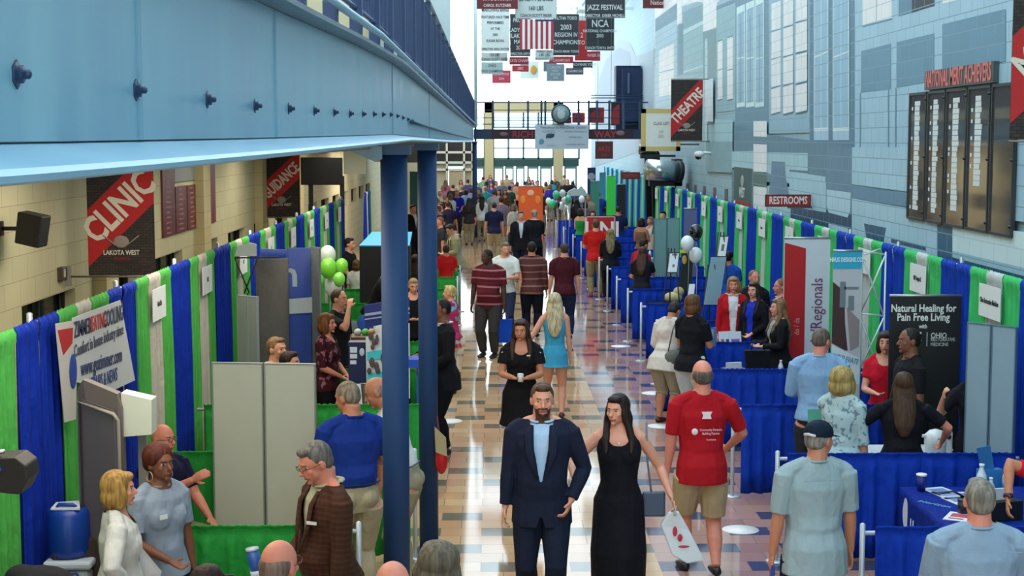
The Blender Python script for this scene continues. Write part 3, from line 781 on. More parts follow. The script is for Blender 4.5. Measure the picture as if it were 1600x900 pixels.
            if T_ == 'tank': reg(o, tv, 1, (lambda bm: cut_neck(bm, .765, .062)), solid=0)
            else: reg(o, tv, 3, (lambda bm: cut_neck(bm, .835 if T_ != 'blouse' else .800, .05)), solid=0)
        if T_ in ('polo', 'tucked', 'shirt') or jacket:
            cb_ = B(); nn = 12; cc = mat((under or ('#e6ecf2',))[0] if jacket else tc, .8, kind='cloth')
            rj = 1.2 if jacket else 1.0
            pts = [U(.036*rj*math.sin(a), .006-.040*rj*math.cos(a), .844+.010*(1-math.cos(a))*.5) for a in [R(20)+R(320)*i/nn for i in range(nn+1)]]
            cb_.tube(pts, [(.0045*h, (.015 if jacket else .011)*h)]*len(pts), 6, ref=Rl @ Vector((0, 0, 1))); cb_.obj('collar', cc, root)
    if T_.startswith('dress'):
        hz = hem if hem is not None else .30
        b = B(); torso(b, t0, .50, .842 if sl else .838, shl=bool(sl))
        hh = [(.58, ww*1.05, .064), (.52, hw*1.06, .084), (.44, hw*1.10, .094), (.36, hw*1.14, .112), (.28, hw*1.20, .126), (.15, hw*1.16, .115), (.08, hw*1.1, .115)]
        pts = []; rr = []
        for z, a, c in hh:
            if z < hz: break
            pts.append(Vector((0, 0, z*h+dz))); rr.append((a*h+.012, c*h+.012))
        fl = 1.10
        pts.append(Vector((0, 0, hz*h+dz))); rr.append((rr[-1][0]*fl, rr[-1][1]*fl)); b.tube(pts, rr, 20, ref=(1, 0, 0), flat=True)
        if sl: arm(b, t0, 0, sl, flare=.03 if T_ == 'dress_sleeve' else 0)
        o = b.obj('dress', tm, root); reg(o, tv, 3, (lambda bm: cut_neck(bm, .775, .062)), solid=0)
    if bot:
        bk = bot[0]; bm_ = mat(bot[1], .85, kind=bot[2] if len(bot) > 2 else 'cloth', col2=bot[3] if len(bot) > 3 else None, scale=bot[4] if len(bot) > 4 else 1, spec=.2)
        b = B()
        if bk in ('trousers', 'shorts', 'capri'):
            b.tube([Vector((0, 0, hipz-.04*h)), Vector((0, 0, hipz)), piv + Rl @ Vector((0, 0, .055*h)), piv+Rl @ Vector((0, 0, .085*h))], [(.075*h*wb, .064*h), (hw*h*1.02+.007, .070*h+.006), (hw*h*.96+.005, .066*h+.004), (ww*h*1.03+.005, .062*h+.004)], 16, ref=(1, 0, 0), flat=True)
            for s in (-1, 1): b.ell(Vector((s*.042*h, .028*h, .50*h+dz)), (.041*h*wb+.005, .041*h*wb+.005, .046*h+.005))
            legs(b, .012 if bk != 'shorts' else .018, {'trousers': 1.97, 'shorts': .98, 'capri': 1.35}[bk], loose=.006 if bk != 'shorts' else .014)
        else:
            hz = {'skirt': .30}.get(bk, .3)
            b.tube([Vector((0, 0, z*h+dz)) for z in (.60, .52, .42, hz)], [(ww*h*1.05+.01, .064*h+.01), (hw*h*1.05+.01, .078*h+.01), (hw*h*1.15+.01, .097*h+.01), (hw*h*1.3, .115*h)], 18, ref=(1, 0, 0), flat=True)
        o = b.obj({'trousers': 'trousers', 'shorts': 'shorts', 'capri': 'trousers'}.get(bk, 'skirt'), bm_, root); reg(o, tv, 1, None)
        if bk in ('trousers', 'shorts') and T_ in ('tucked', 'polo') and lod >= 1:
            bb = B(); nn = 24
            pts = [piv + Rl @ Vector(((ww*h*1.05+.013)*math.cos(a), (.062*h+.014)*math.sin(a), .062*h)) for a in [2*PI*i/nn for i in range(nn+1)]]
            bb.tube(pts, [(.004, .016)]*len(pts), 6, ref=(0, 0, 1), cap=False); bb.obj('belt', mat('#1a1512', .4), root)
    if shoes:
        b = B()
        for s in (-1, 1):
            a = an[s]; z = -.050*k
            b2 = B() if lod else b
            b2.tube([a+Vector((0, .045*k, z+.012*k)), a+Vector((0, .0, z+.012*k)), a+Vector((s*.003, -.08*k, z+.002*k)), a+Vector((s*.006, -.165*k, z-.008*k)), a+Vector((s*.006, -.195*k, z-.012*k))],
                    [(.034*k, .036*k), (.040*k, .042*k), (.047*k, .034*k), (.043*k, .024*k), (.025*k, .014*k)], 12, ref=(1, 0, 0))
            if lod:
                b2.obj('shoe', mat(shoes, .45), root)
        if not lod: b.obj('shoes', mat(shoes, .45), root)
        else: b.bm.free()
    # ---------------- hair
    hs, hc_ = hair
    if hs:
        hm = mat(hc_, .6, kind='hair', spec=.3)
        b = B(); g = sc_
        E_ = lambda c, r: b.ell(Hh(c[0]*g, c[1]*g, c[2]*g), (r[0]*g, r[1]*g, r[2]*g), Rlh, 16, 10)
        if hs == 'short': E_((0, .020, .030), (.080, .090, .090)); E_((0, .045, -.01), (.070, .060, .060)); E_((0, -.035, .088), (.052, .045, .026))
        elif hs == 'crop': E_((0, .016, .026), (.0775, .090, .090)); E_((0, .040, -.005), (.071, .062, .055))
        elif hs == 'fringe': E_((0, .026, .004), (.0795, .082, .062)); E_((0, .045, -.02), (.068, .062, .05))
        elif hs == 'afro': E_((0, .028, .045), (.100, .100, .095)); E_((0, .055, .0), (.085, .07, .07))
        elif hs == 'bob': E_((0, .022, .030), (.092, .096, .096)); E_((0, .040, -.045), (.096, .078, .085)); [E_((s*.072, .0, -.04), (.026, .052, .078)) for s in (-1, 1)]; E_((0, -.045, .078), (.056, .045, .03))
        elif hs == 'curly': E_((0, .03, .035), (.11, .105, .10)); E_((0, .045, -.05), (.115, .085, .095)); [E_((s*.088, .005, -.05), (.035, .055, .085)) for s in (-1, 1)]; E_((0, -.05, .085), (.06, .04, .03))
        elif hs == 'bun': E_((0, .018, .028), (.079, .092, .092)); E_((0, .11, .03), (.035, .035, .035))
        elif hs in ('long', 'pony'):
            E_((0, .022, .028), (.088, .094, .096)); E_((0, -.035, .085), (.056, .045, .028))
            if hs == 'long':
                [E_((s*.070, .004, -.035), (.026, .050, .085)) for s in (-1, 1)]
                n0 = Hh(0, .05*g, -.05*g); n1 = U(0, .062, .79); n2 = U(0, .078, .72); n3 = U(0, .075, .665)
                b.tube([Hh(0, .04*g, .02*g), n0, n1, n2, n3], [(.07*g, .055*g), (.098*g, .055*g), (.105*g, .040*g), (.085*g, .030*g), (.04*g, .018*g)], 14, ref=Rlh @ Vector((1, 0, 0)))
                for s in (-1, 1): b.tube([Hh(s*.072*g, .0, .0), Hh(s*.085*g, -.0*g, -.09*g), U(s*.058, -.045, .80), U(s*.056, -.082, .74)], [.026*g, .030*g, .030*g, .014*g], 10)
            else: b.tube([Hh(0, .09*g, .05*g), Hh(0, .13*g, 0), Hh(0, .12*g, -.12*g)], [.02*g, .03*g, .015*g], 10)
        o = b.obj('hair', hm, root); reg(o, max(.009, VOX[lod]*1.2), 1, None)
        if hs in ('short', 'bob', 'long', 'curly', 'afro') and lod >= 1:
            pass
    if glasses:
        b = B(); g = sc_
        for s in (-1, 1):
            pts = [Hh((s*.030+.021*math.cos(a))*g, -.098*g, (.006+.016*math.sin(a))*g) for a in [2*PI*i/10 for i in range(11)]]
            b.tube(pts, .0022, 5, cap=False); b.tube([Hh(s*.051*g, -.096*g, .008*g), Hh(s*.080*g, -.05*g, .008*g), Hh(s*.078*g, .01*g, .004*g)], .0022, 5)
        b.tube([Hh(-.010*g, -.100*g, .010*g), Hh(.010*g, -.100*g, .010*g)], .0022, 5); b.obj('glasses', mat(glasses, .3), root)
    root_info = dict(root=root, U=U, Hh=Hh, wr=wr, el=el, sh=sh, k=k, h=h, Rl=Rl, Rlh=Rlh, sc=sc_, W=Matrix.Translation(root.location) @ Matrix.Rotation(R(yaw), 4, 'Z'))
    if extra: extra(root_info)
    return root_info

def soften(bm, it=6):
    be = [e for e in bm.edges if len(e.link_faces) == 1]; nb = {}
    for e in be:
        a, c = e.verts; nb.setdefault(a, []).append(c); nb.setdefault(c, []).append(a)
    for _ in range(it):
        new = {v: (v.co*.5 + sum((q.co for q in l), Vector())/len(l)*.5) for v, l in nb.items()}
        for v, c in new.items(): v.co = c

def reg(o, vox, smooth, fn, solid=0):
    m = o.modifiers.new('remesh', 'REMESH'); m.mode = 'VOXEL'; m.voxel_size = vox; m.use_smooth_shade = True
    if smooth:
        s = o.modifiers.new('smooth', 'SMOOTH'); s.iterations = smooth*2; s.factor = .5
    FINISH.append((o, fn, solid))

def finish_all():
    bpy.context.view_layer.update()
    dg = bpy.context.evaluated_depsgraph_get()
    for o, fn, solid in FINISH:
        me = bpy.data.meshes.new_from_object(o.evaluated_get(dg))
        o.modifiers.clear() if False else None
        if fn:
            bm = bmesh.new(); bm.from_mesh(me); fn(bm)
            for f in bm.faces: f.smooth = True
            bm.to_mesh(me); bm.free()
        old = o.data; mats = [s for s in old.materials]
        me.name = o.name
        o['_done'] = 1
        DONE.append((o, me, mats))
    for o, me, mats in DONE:
        o.modifiers.clear(); o.data = me
        idx = [0]*len(me.polygons); me.polygons.foreach_get('material_index', idx)
        me.materials.clear()
        for m in mats: me.materials.append(m)
        me.polygons.foreach_set('material_index', idx)
        if '_done' in o: del o['_done']
    for t in TEXTS:
        me = bpy.data.meshes.new_from_object(t.evaluated_get(dg)); me.name = t.name
        n = t.name; par = t.parent; mw = (t.location.copy(), t.rotation_euler.copy(), t.scale.copy()); cu = t.data; props = {k: t[k] for k in t.keys()}
        bpy.data.objects.remove(t)
        o = bpy.data.objects.new(n, me); COL.objects.link(o); o.parent = par; o.location, o.rotation_euler, o.scale = mw
        for k_, v_ in props.items(): o[k_] = v_
        if not me.materials and cu.materials: me.materials.append(cu.materials[0])
DONE = []
# ================================================================ DRAPES, PIPES, DIVIDERS
GREEN_L, BLUE_L, WHITE_L = mat('#55b554', .75, kind='cloth'), mat('#1334a8', .7, kind='cloth'), mat('#c9c4b8', .75, kind='cloth')
GREEN_R, BLUE_R, WHITE_R = mat('#46c46e', .75, kind='cloth'), mat('#1540b0', .7, kind='cloth'), mat('#c4cdca', .75, kind='cloth')
pipe_m = mat('#a9b4bc', .35, .6)
def fold_mesh(w, h, waves, amp, seed, axis='Y', zt=0.05, bottom_spread=1.3):
    """hanging cloth: gathered sleeve at the top, folds that deepen towards the hem; runs along +Y (or +X), centred"""
    rnd = random.Random(seed); b = B(); n = max(10, int(waves*8)); ph = [rnd.uniform(0, 6.28) for _ in range(4)]
    zs = [h+zt, h+zt*.6, h+.012, h-.03, h-.06, h*.9, h*.6, h*.3, .015]
    rows = []
    for iz, z in enumerate(zs):
        f = (h-z)/h
        if iz == 0: a, base = amp*.25, 0
        elif iz == 1: a, base = amp*.35, .014
        elif iz == 2: a, base = amp*.25, .024
        elif iz == 3: a, base = amp*.3, .022
        else: a, base = amp*(.45+.75*min(1, f*2.2)), .012
        row = []
        for i in range(n+1):
            t = i/n; s_ = (t-.5)*w*(1+(.0 if iz < 4 else .0))
            q = t*waves*2*PI
            d = base + a*(math.sin(q+ph[0]) + .45*math.sin(q*1.7+ph[1]) + .3*math.sin(q*.5+ph[2]+f))
            zz = z + (0 if iz else .006*math.sin(q*2.9+ph[3])+.003*math.sin(q*5.1))
            row.append(b.bm.verts.new((d, s_, zz) if axis == 'Y' else (s_, d, zz)))
        rows.append(row)
    for a_, c_ in zip(rows, rows[1:]):
        for i in range(n): b._f([a_[i], a_[i+1], c_[i+1], c_[i]])
    return b
def drape_obj(name, bmw, m, loc, label, cat='curtain', group=None, solid=.006):
    o = bmw.obj(name, m, None, label, cat, group, loc=loc)
    s = o.modifiers.new('thickness', 'SOLIDIFY'); s.thickness = solid; s.offset = 0
    return o
SP = 2.46
def back_run(side, X, y0, nb, mats, sgn, sizes=(.98, .50, .44, .52)):
    gm, bm_, wm = mats
    side_w = {'left': 'left', 'right': 'right', 'far': 'distant right'}[side]
    protos = {}
    for i in range(nb+1):
        yu = y0 + i*SP
        t = thing('pipe_upright', 'grey pipe upright in the %s drape wall, %s to the camera' % (side_w, nth(i)), 'pipe', (X, yu, 0), 0, 'uprights of the %s drape wall' % side_w)
        B().tube([(0, 0, .01), (0, 0, 2.49)], .022, 8).obj('pole', pipe_m, t); B().box(-.2, .2, -.2, .2, 0, .012).obj('base_plate', pipe_m, t)
        if i == nb: break
        tag(B().tube([(0, .03, 2.41), (0, SP-.03, 2.41)], .017, 8).obj('crossbar', pipe_m, loc=(X, yu, 0)), 'grey crossbar over the %s booth bay of the %s drape wall' % (ordinal(i) if i else 'first', side_w), 'pipe', 'crossbars of the %s drape wall' % side_w)
        y = yu + .03
        for j, (w_, c, cn) in enumerate(((sizes[0]/2-.03, bm_, 'blue'), (sizes[1], gm, 'green'), (sizes[2], wm, 'white'), (sizes[3], gm, 'green'), (sizes[0]/2-.03, bm_, 'blue'))):
            yc = y + w_/2; y += w_
            key = (j, i % 3)
            pos = ['blue half drape nearer the camera', 'green drape nearer the camera', 'pale middle drape', 'farther green drape', 'farther blue half drape'][j]
            lab = '%s in the %s bay of the %s drape wall' % (pos, ordinal(i) if i else 'first', side_w)
            if key not in protos:
                o = drape_obj('drape', fold_mesh(w_+.02, 2.40, max(3, w_*9), .02, j*7+i), c, (X + sgn*.045, yc, 0), lab, 'curtain', '%s drapes of the %s wall' % (cn, side_w)); protos[key] = o
                if sgn < 0: o.rotation_euler = (0, 0, PI)
            else:
                o = protos[key].copy(); COL.objects.link(o); o.location = (X + sgn*.045, yc, 0); o['label'] = lab
XLc, XRc = -3.23, 4.82
LY0, RY0 = 8.25, 8.26
back_run('left', XLc, LY0, 10, (GREEN_L, BLUE_L, WHITE_L), 1)
back_run('right', XRc, RY0, 15, (GREEN_R, BLUE_R, WHITE_R), -1)
back_run('far', 5.35, 50, 9, (mat('#52c79c', .75, kind='cloth'), mat('#1c4fae', .7, kind='cloth'), mat('#b9d6d8', .75, kind='cloth')), -1)
# short distant drape wall seen between the guidance sign and the column
for i, (c, n_) in enumerate(((BLUE_L, 'blue'), (WHITE_L, 'white'), (BLUE_L, 'second blue'), (mat('#1f7f70', .8, kind='cloth'), 'teal'))):
    drape_obj('drape', fold_mesh(.42, 2.35, 3, .02, 50+i), c, (XLc+.1, 38+i*.46, 0), '%s drape in the distant stand between the guidance banner and the near column' % n_)

# name cards
card_m = mat('#e3e9e6', .6); ink = mat('#33383c', .7)
def card(side, X, y, i, txt, w_=.56, h_=.30):
    s = 1 if side == 'left' else -1
    t = thing('name_card', 'white name card in the %s drape bay, %s side of the hall' % (ordinal(i) if i else 'first', side), 'sign', (X + s*.11, y, 2.17), 0, 'booth name cards')
    B().box(-.003, .003, -w_/2, w_/2, -h_/2, h_/2).obj('card', card_m, t)
    text(txt, .07, ink, t, (s*.006, 0, 0), (PI/2, 0, s*PI/2), sx=.7, bold=.01)
    return t
for i in range(2, 10):
    y = LY0 + i*SP + .49 + .50 + .22
    card('left', XLc, y, i, ['Gas Miner', 'Insure West', 'Bath Sale', 'HES', 'HC', '54', 'Z', 'MJ', 'N', 'L'][i] if i != 1 else 'Kemba Record')
for i in range(15):
    y = RY0 + i*SP + .49 + .50 + .22
    card('right', XRc, y, i, ['Advisor', 'Bath', 'Ohio Restorative Medicine', 'HIT Designs LL', 'House Visit', 'Regionals', 'IL', 'Insurance', 'Kemba', 'PNC', 'Dr', 'ANT', 'SE', 'AL', 'HR'][i], .62, .31)

# 3 ft dividers across the booths
def divider(label, x0, x1, y, m, mn, group):
    t = thing('divider_frame', 'pipe frame of the %s' % label.split(',')[0], 'pipe', ((x0+x1)/2, y, 0), 0, 'low divider frames'); hw = (x1-x0)/2
    for s in ((-1,) if x0 > 0 else (1,)):
        B().tube([(s*hw, 0, 0.012), (s*hw, 0, .985)], .020, 8).obj('post', mat('#c3cdd2', .35, .3), t)
        B().lathe([(.09, 0), (.09, .012)], (s*hw, 0, 0), 14).obj('foot', mat('#c3cdd2', .35, .3), t)
    B().tube([(-hw, 0, .92), (hw, 0, .92)], .016, 8).obj('crossbar', mat('#c3cdd2', .35, .3), t)
    drape_obj('low_drape', fold_mesh(x1-x0-.12, .90, (x1-x0)*5.5, .022, int(y*10), axis='X'), m, ((x0+x1)/2+.02, y-.055, .03), label, 'curtain', group)
lg, rg = 'low green booth divider drapes', 'low blue booth divider drapes'
GRd = mat('#2f9f45', .75, kind='cloth'); BLd = mat('#123cae', .7, kind='cloth')
ynames_l = {10.75: 'low green divider drape behind the two women by the front table', 13.35: 'low green divider drape behind the seated bald man', 15.75: 'low green divider drape behind the white display board', 18.2: 'low green divider drape beyond the brochure stand',
            20.7: 'low green divider drape below the balloon cluster', 23.2: 'low green divider drape behind the balloon cluster', 25.6: 'low green divider drape behind the leaning man in black', 28.1: 'low green divider drape by the boy in red', 30.5: 'low green divider drape near the man in the beige blazer', 33.0: 'farthest low green divider drape before the crowd'}
for y, lab in ynames_l.items(): divider(lab, -3.05, -.68 if y > 11 else -.95, y, GRd, 'green', lg)
ynames_r = {10.65: 'low blue divider drape closest to the camera, beside the grey-haired man', 13.2: 'low blue divider drape behind the man in the cap', 15.68: 'low blue divider drape to the right of the red T-shirt', 18.15: 'low blue divider drape in front of the black tote bag', 20.6: 'low blue divider drape behind the red blazer table',
            23.05: 'low blue divider drape behind the tilted easel board', 25.5: 'low blue divider drape behind the woman leaning in white', 28.0: 'low blue divider drape beside the leaning man in red', 30.5: 'low blue divider drape beyond the balloons on the right', 33.0: 'low blue divider drape beside the fair-haired woman in black', 35.5: 'low blue divider drape under the red box sign',
            38.0: 'low blue divider drape next to the woman in the green vest', 41.0: 'low blue divider drape before the green balloons', 44.0: 'low blue divider drape behind the green balloons', 48.0: 'distant low blue divider drape, second last', 52.0: 'farthest low blue divider drape'}
for y, lab in ynames_r.items():
    off = {10.65: .13, 13.2: 0}.get(y, 0); x0 = 2.50 + off - (.0 if y < 36 else .05*(y-36)*.4)
    divider(lab, x0, 4.62, y, BLd, 'blue', rg)
# ================================================================ SIGNS, BANNERS, WALL OBJECTS
DARKB = mat('#3b322f', .8, kind='brickdark', col2='#2a2422', scale=1.0); RED = mat('#b1161b', .7); CREAMW = mat('#d8d2c2', .7); BLK = mat('#0d0d10', .5)
def clip_poly(poly, x0, x1, z0, z1):
    def cl(p, f, g):
        out = []
        for i in range(len(p)):
            a, b_ = p[i], p[(i+1) % len(p)]; fa, fb = f(a), f(b_)
            if fa >= 0: out.append(a)
            if (fa >= 0) != (fb >= 0):
                t = fa/(fa-fb); out.append((a[0]+(b_[0]-a[0])*t, a[1]+(b_[1]-a[1])*t))
        return out
    for f in (lambda q: q[0]-x0, lambda q: x1-q[0], lambda q: q[1]-z0, lambda q: z1-q[1]): poly = cl(poly, f, None)
    return poly
def word_banner(label, word, x, y, ztop, w_, h_, size, sx, tilt=R(43), wall=1, tx=0, tz=.12, red='#b1161b'):
    t = thing('hanging_banner', label, 'banner', (x, y, 0), 0, 'diagonal word banners')
    hw = w_/2; z0 = ztop-h_
    B().box(-hw, hw, -.006, .006, z0, ztop).obj('cloth', DARKB, t)
    c = (tx, (ztop+z0)/2 + tz); d = (math.cos(tilt), math.sin(tilt)); n = (-d[1], d[0]); th = .19*h_/1.45*1.15
    q = [(c[0]+d[0]*a+n[0]*b_, c[1]+d[1]*a+n[1]*b_) for a, b_ in ((-3, -th), (3, -th), (3, th), (-3, th))]
    q = clip_poly(q, -hw, hw, z0, ztop)
    B().slab([(a, -.0075, b_) for a, b_ in q], (0, -.002, 0)).obj('stripe', mat(red, .7), t)
    text(word, size, CREAMW, t, (c[0], -.012, c[1]), (PI/2, -tilt, 0), sx=sx, bold=.03)
    # crest: ball between two crossed sticks over a small caption
    cb = B().ell((0, -.012, z0+.36*h_/1.45), (.09*w_/.75, .006, .07*w_/.75))
    for s in (-1, 1): cb.tube([(s*.06, -.013, z0+.33), (s*.20*w_/.75, -.013, z0+.44)], .008, 5)
    cb.obj('crest', mat('#8e837a', .7), t)
    text('LAKOTA WEST', .075*w_/.75, CREAMW, t, (0, -.013, z0+.25), (PI/2, 0, 0), sx=.8, bold=.02)
    text('FIREBIRDS', .05*w_/.75, mat('#8a2a2a', .7), t, (0, -.013, z0+.18), (PI/2, 0, 0), sx=.8, bold=.01)
    for z in (ztop+.015, z0-.015): B().tube([(wall*(hw+.22) if wall else -hw, 0, z), (-wall*hw, 0, z)], .012, 6).obj('bracket', mat('#77736a', .4, .5), t)
    B().box(min(wall*(hw+.2), wall*(hw+.26)), max(wall*(hw+.2), wall*(hw+.26)), -.03, .03, z0-.12, z0+.1).obj('wall_plate', mat('#8e8b80', .5), t)
    return t
p = at_y(191, 430, 17.0); word_banner('dark banner with a red diagonal reading CLINIC on the left wall', 'CLINIC', p.x, 17.0, p.z+1.5, .735, 1.5, .40, .74, R(44), -1, -.01, .0)
p = at_y(440.5, 339, 31.6); word_banner('dark banner with a red diagonal reading GUIDANCE on the left wall', 'GUIDANCE', p.x, 31.6, p.z+1.42, .75, 1.42, .30, .60, R(43), -1, 0, .03)
p = at_y(1072.5, 220, 36.7); word_banner('dark banner with a red diagonal reading THEATRE on the right wall', 'THEATRE', p.x, 36.7, p.z+1.44, .75, 1.44, .33, .72, R(47), 1, .02, .10)
# the large one cut by the right edge of the frame
p = at_y(1577, 218, 13.2); t = word_banner('large red banner with white diagonal lettering at the right edge of the picture', 'MAIN GYM', p.x+.55, 13.2, p.z+1.8, 1.1, 1.8, .34, .8, R(43), 0, 0, .12, '#b3201f')
# logo portrait style banner pieces reach to the right wall
B().tube([(-.5, 0, p.z+1.815), (XR-p.x-.55, 0, p.z+1.815)], .012, 6).obj('bracket', mat('#77736a', .4, .5), t)

def flat_sign(name, label, px0, px1, py0, py1, Y, col, words, cat='sign', border=None, hang=None, depth=.03, group=None):
    a = at_y(px0, py1, Y); c = at_y(px1, py0, Y); hw = (c.x-a.x)/2; zc = (a.z+c.z)/2; hh = (c.z-a.z)/2
    t = thing(name, label, cat, ((a.x+c.x)/2, Y, 0), 0, group)
    B().box(-hw, hw, 0, depth, zc-hh, zc+hh).obj('board', mat(col, .6), t)
    if border:
        bw_ = border[1]
        B().box(-hw-bw_, hw+bw_, -.004, depth, zc+hh-bw_, zc+hh).box(-hw-bw_, hw+bw_, -.004, depth, zc-hh, zc-hh+bw_).box(-hw-bw_, -hw, -.004, depth, zc-hh, zc+hh).box(hw, hw+bw_, -.004, depth, zc-hh, zc+hh).obj('border', mat(border[0], .6), t)
    for wd in words:
        tx, size, c_, ox, oz = wd[:5]; sx = wd[5] if len(wd) > 5 else .8
        text(tx, size, mat(c_, .6), t, (ox*hw, -.006, zc+oz*hh), (PI/2, 0, 0), sx=sx, bold=.02, line=.85)
    if hang: 
        b = B(); 
        for s in (-.8, .8): b.tube([(s*hw, depth/2, zc+hh), (s*hw, depth/2, hang)], .006, 4)
        b.obj('cord', mat('#6a7074', .5), t)
    return t
t = flat_sign('room_sign', 'dark red sign with white letters reading RESTROOMS above the right drapes', 1197, 1266, 304, 323, 24.6, '#9c1a1d', [('RESTROOMS', .17, '#e8e0d8', 0, 0, .64)], border=('#3a1414', .015))
B().box((5.2-t.location.x)-.45, 5.2-t.location.x, .0, .02, 2.6, 2.63).obj('bracket', mat('#555555', .5), t)
t = flat_sign('room_sign', 'small dark red sign with a faded word far down the right wall', 970, 1000, 269, 280, 44, '#6e1f24', [('CAFETERIA', .1, '#9a4a48', 0, 0, .8)])
B().tube([(0, .02, at_y(985, 272, 44).z), (XR-t.location.x, .02, at_y(985, 272, 44).z)], .012, 6).obj('bracket', mat('#555555', .5), t)
flat_sign('room_sign', 'square dark red plaque hanging below the footbridge', 931, 957, 221, 248, 52, '#5e2022', [('ARTS', .22, '#8d3a36', 0, .1, .8), ('WEST', .1, '#8d3a36', 0, -.6, .8)], border=('#1f1414', .02), hang=10.52)
t = flat_sign('room_sign', 'thin dark red sign above the television on the left', 472, 509, 233, 240, 36.5, '#7a1417', [('LIBRARY', .07, '#bb7777', 0, 0, .8)], hang=3.64)
t = flat_sign('hanging_banner', 'white paper banner with small logos hanging from the footbridge', 836, 920, 195, 233, 58.9, '#c4d2dc', [('Welcome to the West Chester Chamber', .13, '#8292a8', .05, .78, .8), ('ALLIANCE', .14, '#9aa8b6', -.5, .45, .8), ('chamber of commerce', .11, '#9aa8b6', .5, .45, .8), ('business expo', .11, '#93a3b3', .5, 0, .8), ('Hamilton', .11, '#a3b0bb', -.4, -.7, .8), ('community sponsors', .11, '#9aa8b6', .5, -.6, .8)], 'banner')
zc = at_y(878, 212, 58.9).z
B().ell((-.45, -.01, zc), (.16, .006, .09)).tube([(-.6, -.01, zc-.08), (-.56, -.01, zc), (-.3, -.01, zc+.06)], .03, 5).obj('emblem', mat('#39506a', .7), t)
B().ell((-.78, -.01, zc-.22), (.1, .006, .1)).obj('seal', mat('#5f9db4', .7), t)
# round clock-like logo on the footbridge
c = at_y(877, 178, 58.6)
t = thing('round_sign', 'round grey disc sign with a pale animal head on the footbridge railing', 'sign', (c.x, 58.87, c.z))
B().lathe([(.36, -.12), (.38, -.1), (.38, .1), (.36, .12)], n=32).xform(Matrix.Rotation(PI/2, 4, 'X')).obj('drum', mat('#3c4d5c', .5), t)
B().lathe([(.31, -.135), (.31, -.12)], n=32).xform(Matrix.Rotation(-PI/2, 4, 'X')).obj('face', mat('#8fa3a8', .5), t)
B().ell((0, -.15, -.02), (.15, .012, .17)).ell((-.09, -.15, .14), (.05, .012, .07)).ell((.09, -.15, .14), (.05, .012, .07)).obj('emblem', mat('#c4d2d2', .5), t)
for i, (a, b_, c_, d_, lab) in enumerate(((894, 914, 176, 192, 'small dark and red diagonal banner on the footbridge right of the disc'), (919, 944, 168, 192, 'larger dark and red diagonal banner in the middle of the footbridge railing'), (955, 968, 160, 196, 'narrow dark and red diagonal banner at the right end of the footbridge'), (878, 893, 183, 193, 'tiny red banner partly behind the disc on the footbridge'))):
    t = flat_sign('railing_banner', lab, a, b_, c_, d_, 59.17+i*.012, '#433436', [], 'banner')
    hw = (at_y(b_, 180, 59.17).x-at_y(a, 180, 59.17).x)/2; z0 = at_y(a, d_, 59.17).z; z1 = at_y(a, c_, 59.17).z
    q = clip_poly([(-2, z0-1.9), (2, z1+.9), (2, z1+1.6), (-2, z0-1.1)], -hw, hw, z0, z1)
    if len(q) > 2: B().slab([(x, -.004, z) for x, z in q], (0, -.003, 0)).obj('stripe', mat('#b23a3c', .7), t)
# navy structure at the right end of the upper floor
b = B(); b.box(at_y(966, 0, 60.8).x, 5.95, 61.6, 62.6, at_y(900, 205, 60.8).z, at_y(900, 101, 60.8).z); t = tag(empty('navy_cabinet'), 'tall dark navy enclosure on the upper floor at the right end of the footbridge', 'cabinet')
b.obj('body', mat('#16294a', .6), t); B().box(at_y(975, 0, 60.8).x, 5.97, 61.3, 61.6, at_y(900, 190, 60.8).z, at_y(900, 106, 60.8).z).obj('door', mat('#1b3156', .6), t)
B().box(at_y(984, 0, 60.6).x, at_y(987, 0, 60.6).x, 61.2, 61.3, at_y(900, 145, 60.6).z, at_y(900, 113, 60.6).z).obj('handle', mat('#5b6f8a', .5), t)

# hanging championship banners: cloths on cords, front row to back row
def hang_banner(label, px0, px1, py0, py1, Y, col, lines, tc, border=None, group='championship banners under the roof'):
    t = flat_sign('hanging_banner', label, px0, px1, py0, py1, Y, col, [], 'banner', border=border, hang=10.52, depth=.012, group=group)
    hw = (at_y(px1, 0, Y).x-at_y(px0, 0, Y).x)/2; z0 = at_y(px0, py1, Y).z; z1 = at_y(px0, py0, Y).z
    for tx, fz, size in lines: text(tx, size, mat(tc, .6), t, (0, -.008, z0+(z1-z0)*fz), (PI/2, 0, 0), sx=.78, bold=.015)
    return t
NV, DR, WC, WR = '#2b3338', '#5c1820', '#d9e5e3', '#b42228'
hang_banner('dark red banner with two lines of white text at the top left of the cluster', 746, 808, -30, 14, 46, DR, [('STATE CHAMPION', .35, .13), ('CAROL KUTZNER', .12, .13)], '#d7c9c6', ('#7e2028', .02))
hang_banner('pale grey banner at top reading ZACH PEARCE 160 LBS', 806, 869, -30, 29, 46.3, '#bccbc9', [('ZACH PEARCE', .52, .2), ('160 LBS', .27, .18), ('COACH SCOTT RIDER', .08, .12)], '#26343c', ('#8fa2a4', .02))
hang_banner('dark banner at top reading JAZZ FESTIVAL', 915, 976, -30, 28, 46.6, '#242c31', [('NOTRE DAME', .55, .2), ('JAZZ FESTIVAL', .28, .21), ('DIRECTOR  DEREK MICHELL', .06, .12)], '#c8d2d2', ('#5a666a', .02))
hang_banner('dark red banner at top right reading National JEA', 1006, 1068, -30, 13, 46.9, DR, [('National JEA', .2, .2)], '#cfc3c0', ('#7e2028', .03))
hang_banner('tall white banner reading MARCHING BAND with many lines of text', 752, 796, -5, 81, 55, WC, [('LAKOTA WEST', .86, .15), ('MARCHING BAND', .76, .15), ('FEATURED HALF TIME', .63, .13), ('PERFORMERS', .53, .13), ('AT THE', .42, .12), ('2003', .31, .12), ('SUGAR BOWL', .20, .13), ('DIRECTOR GREG SNYDER', .05, .11)], '#39444c')
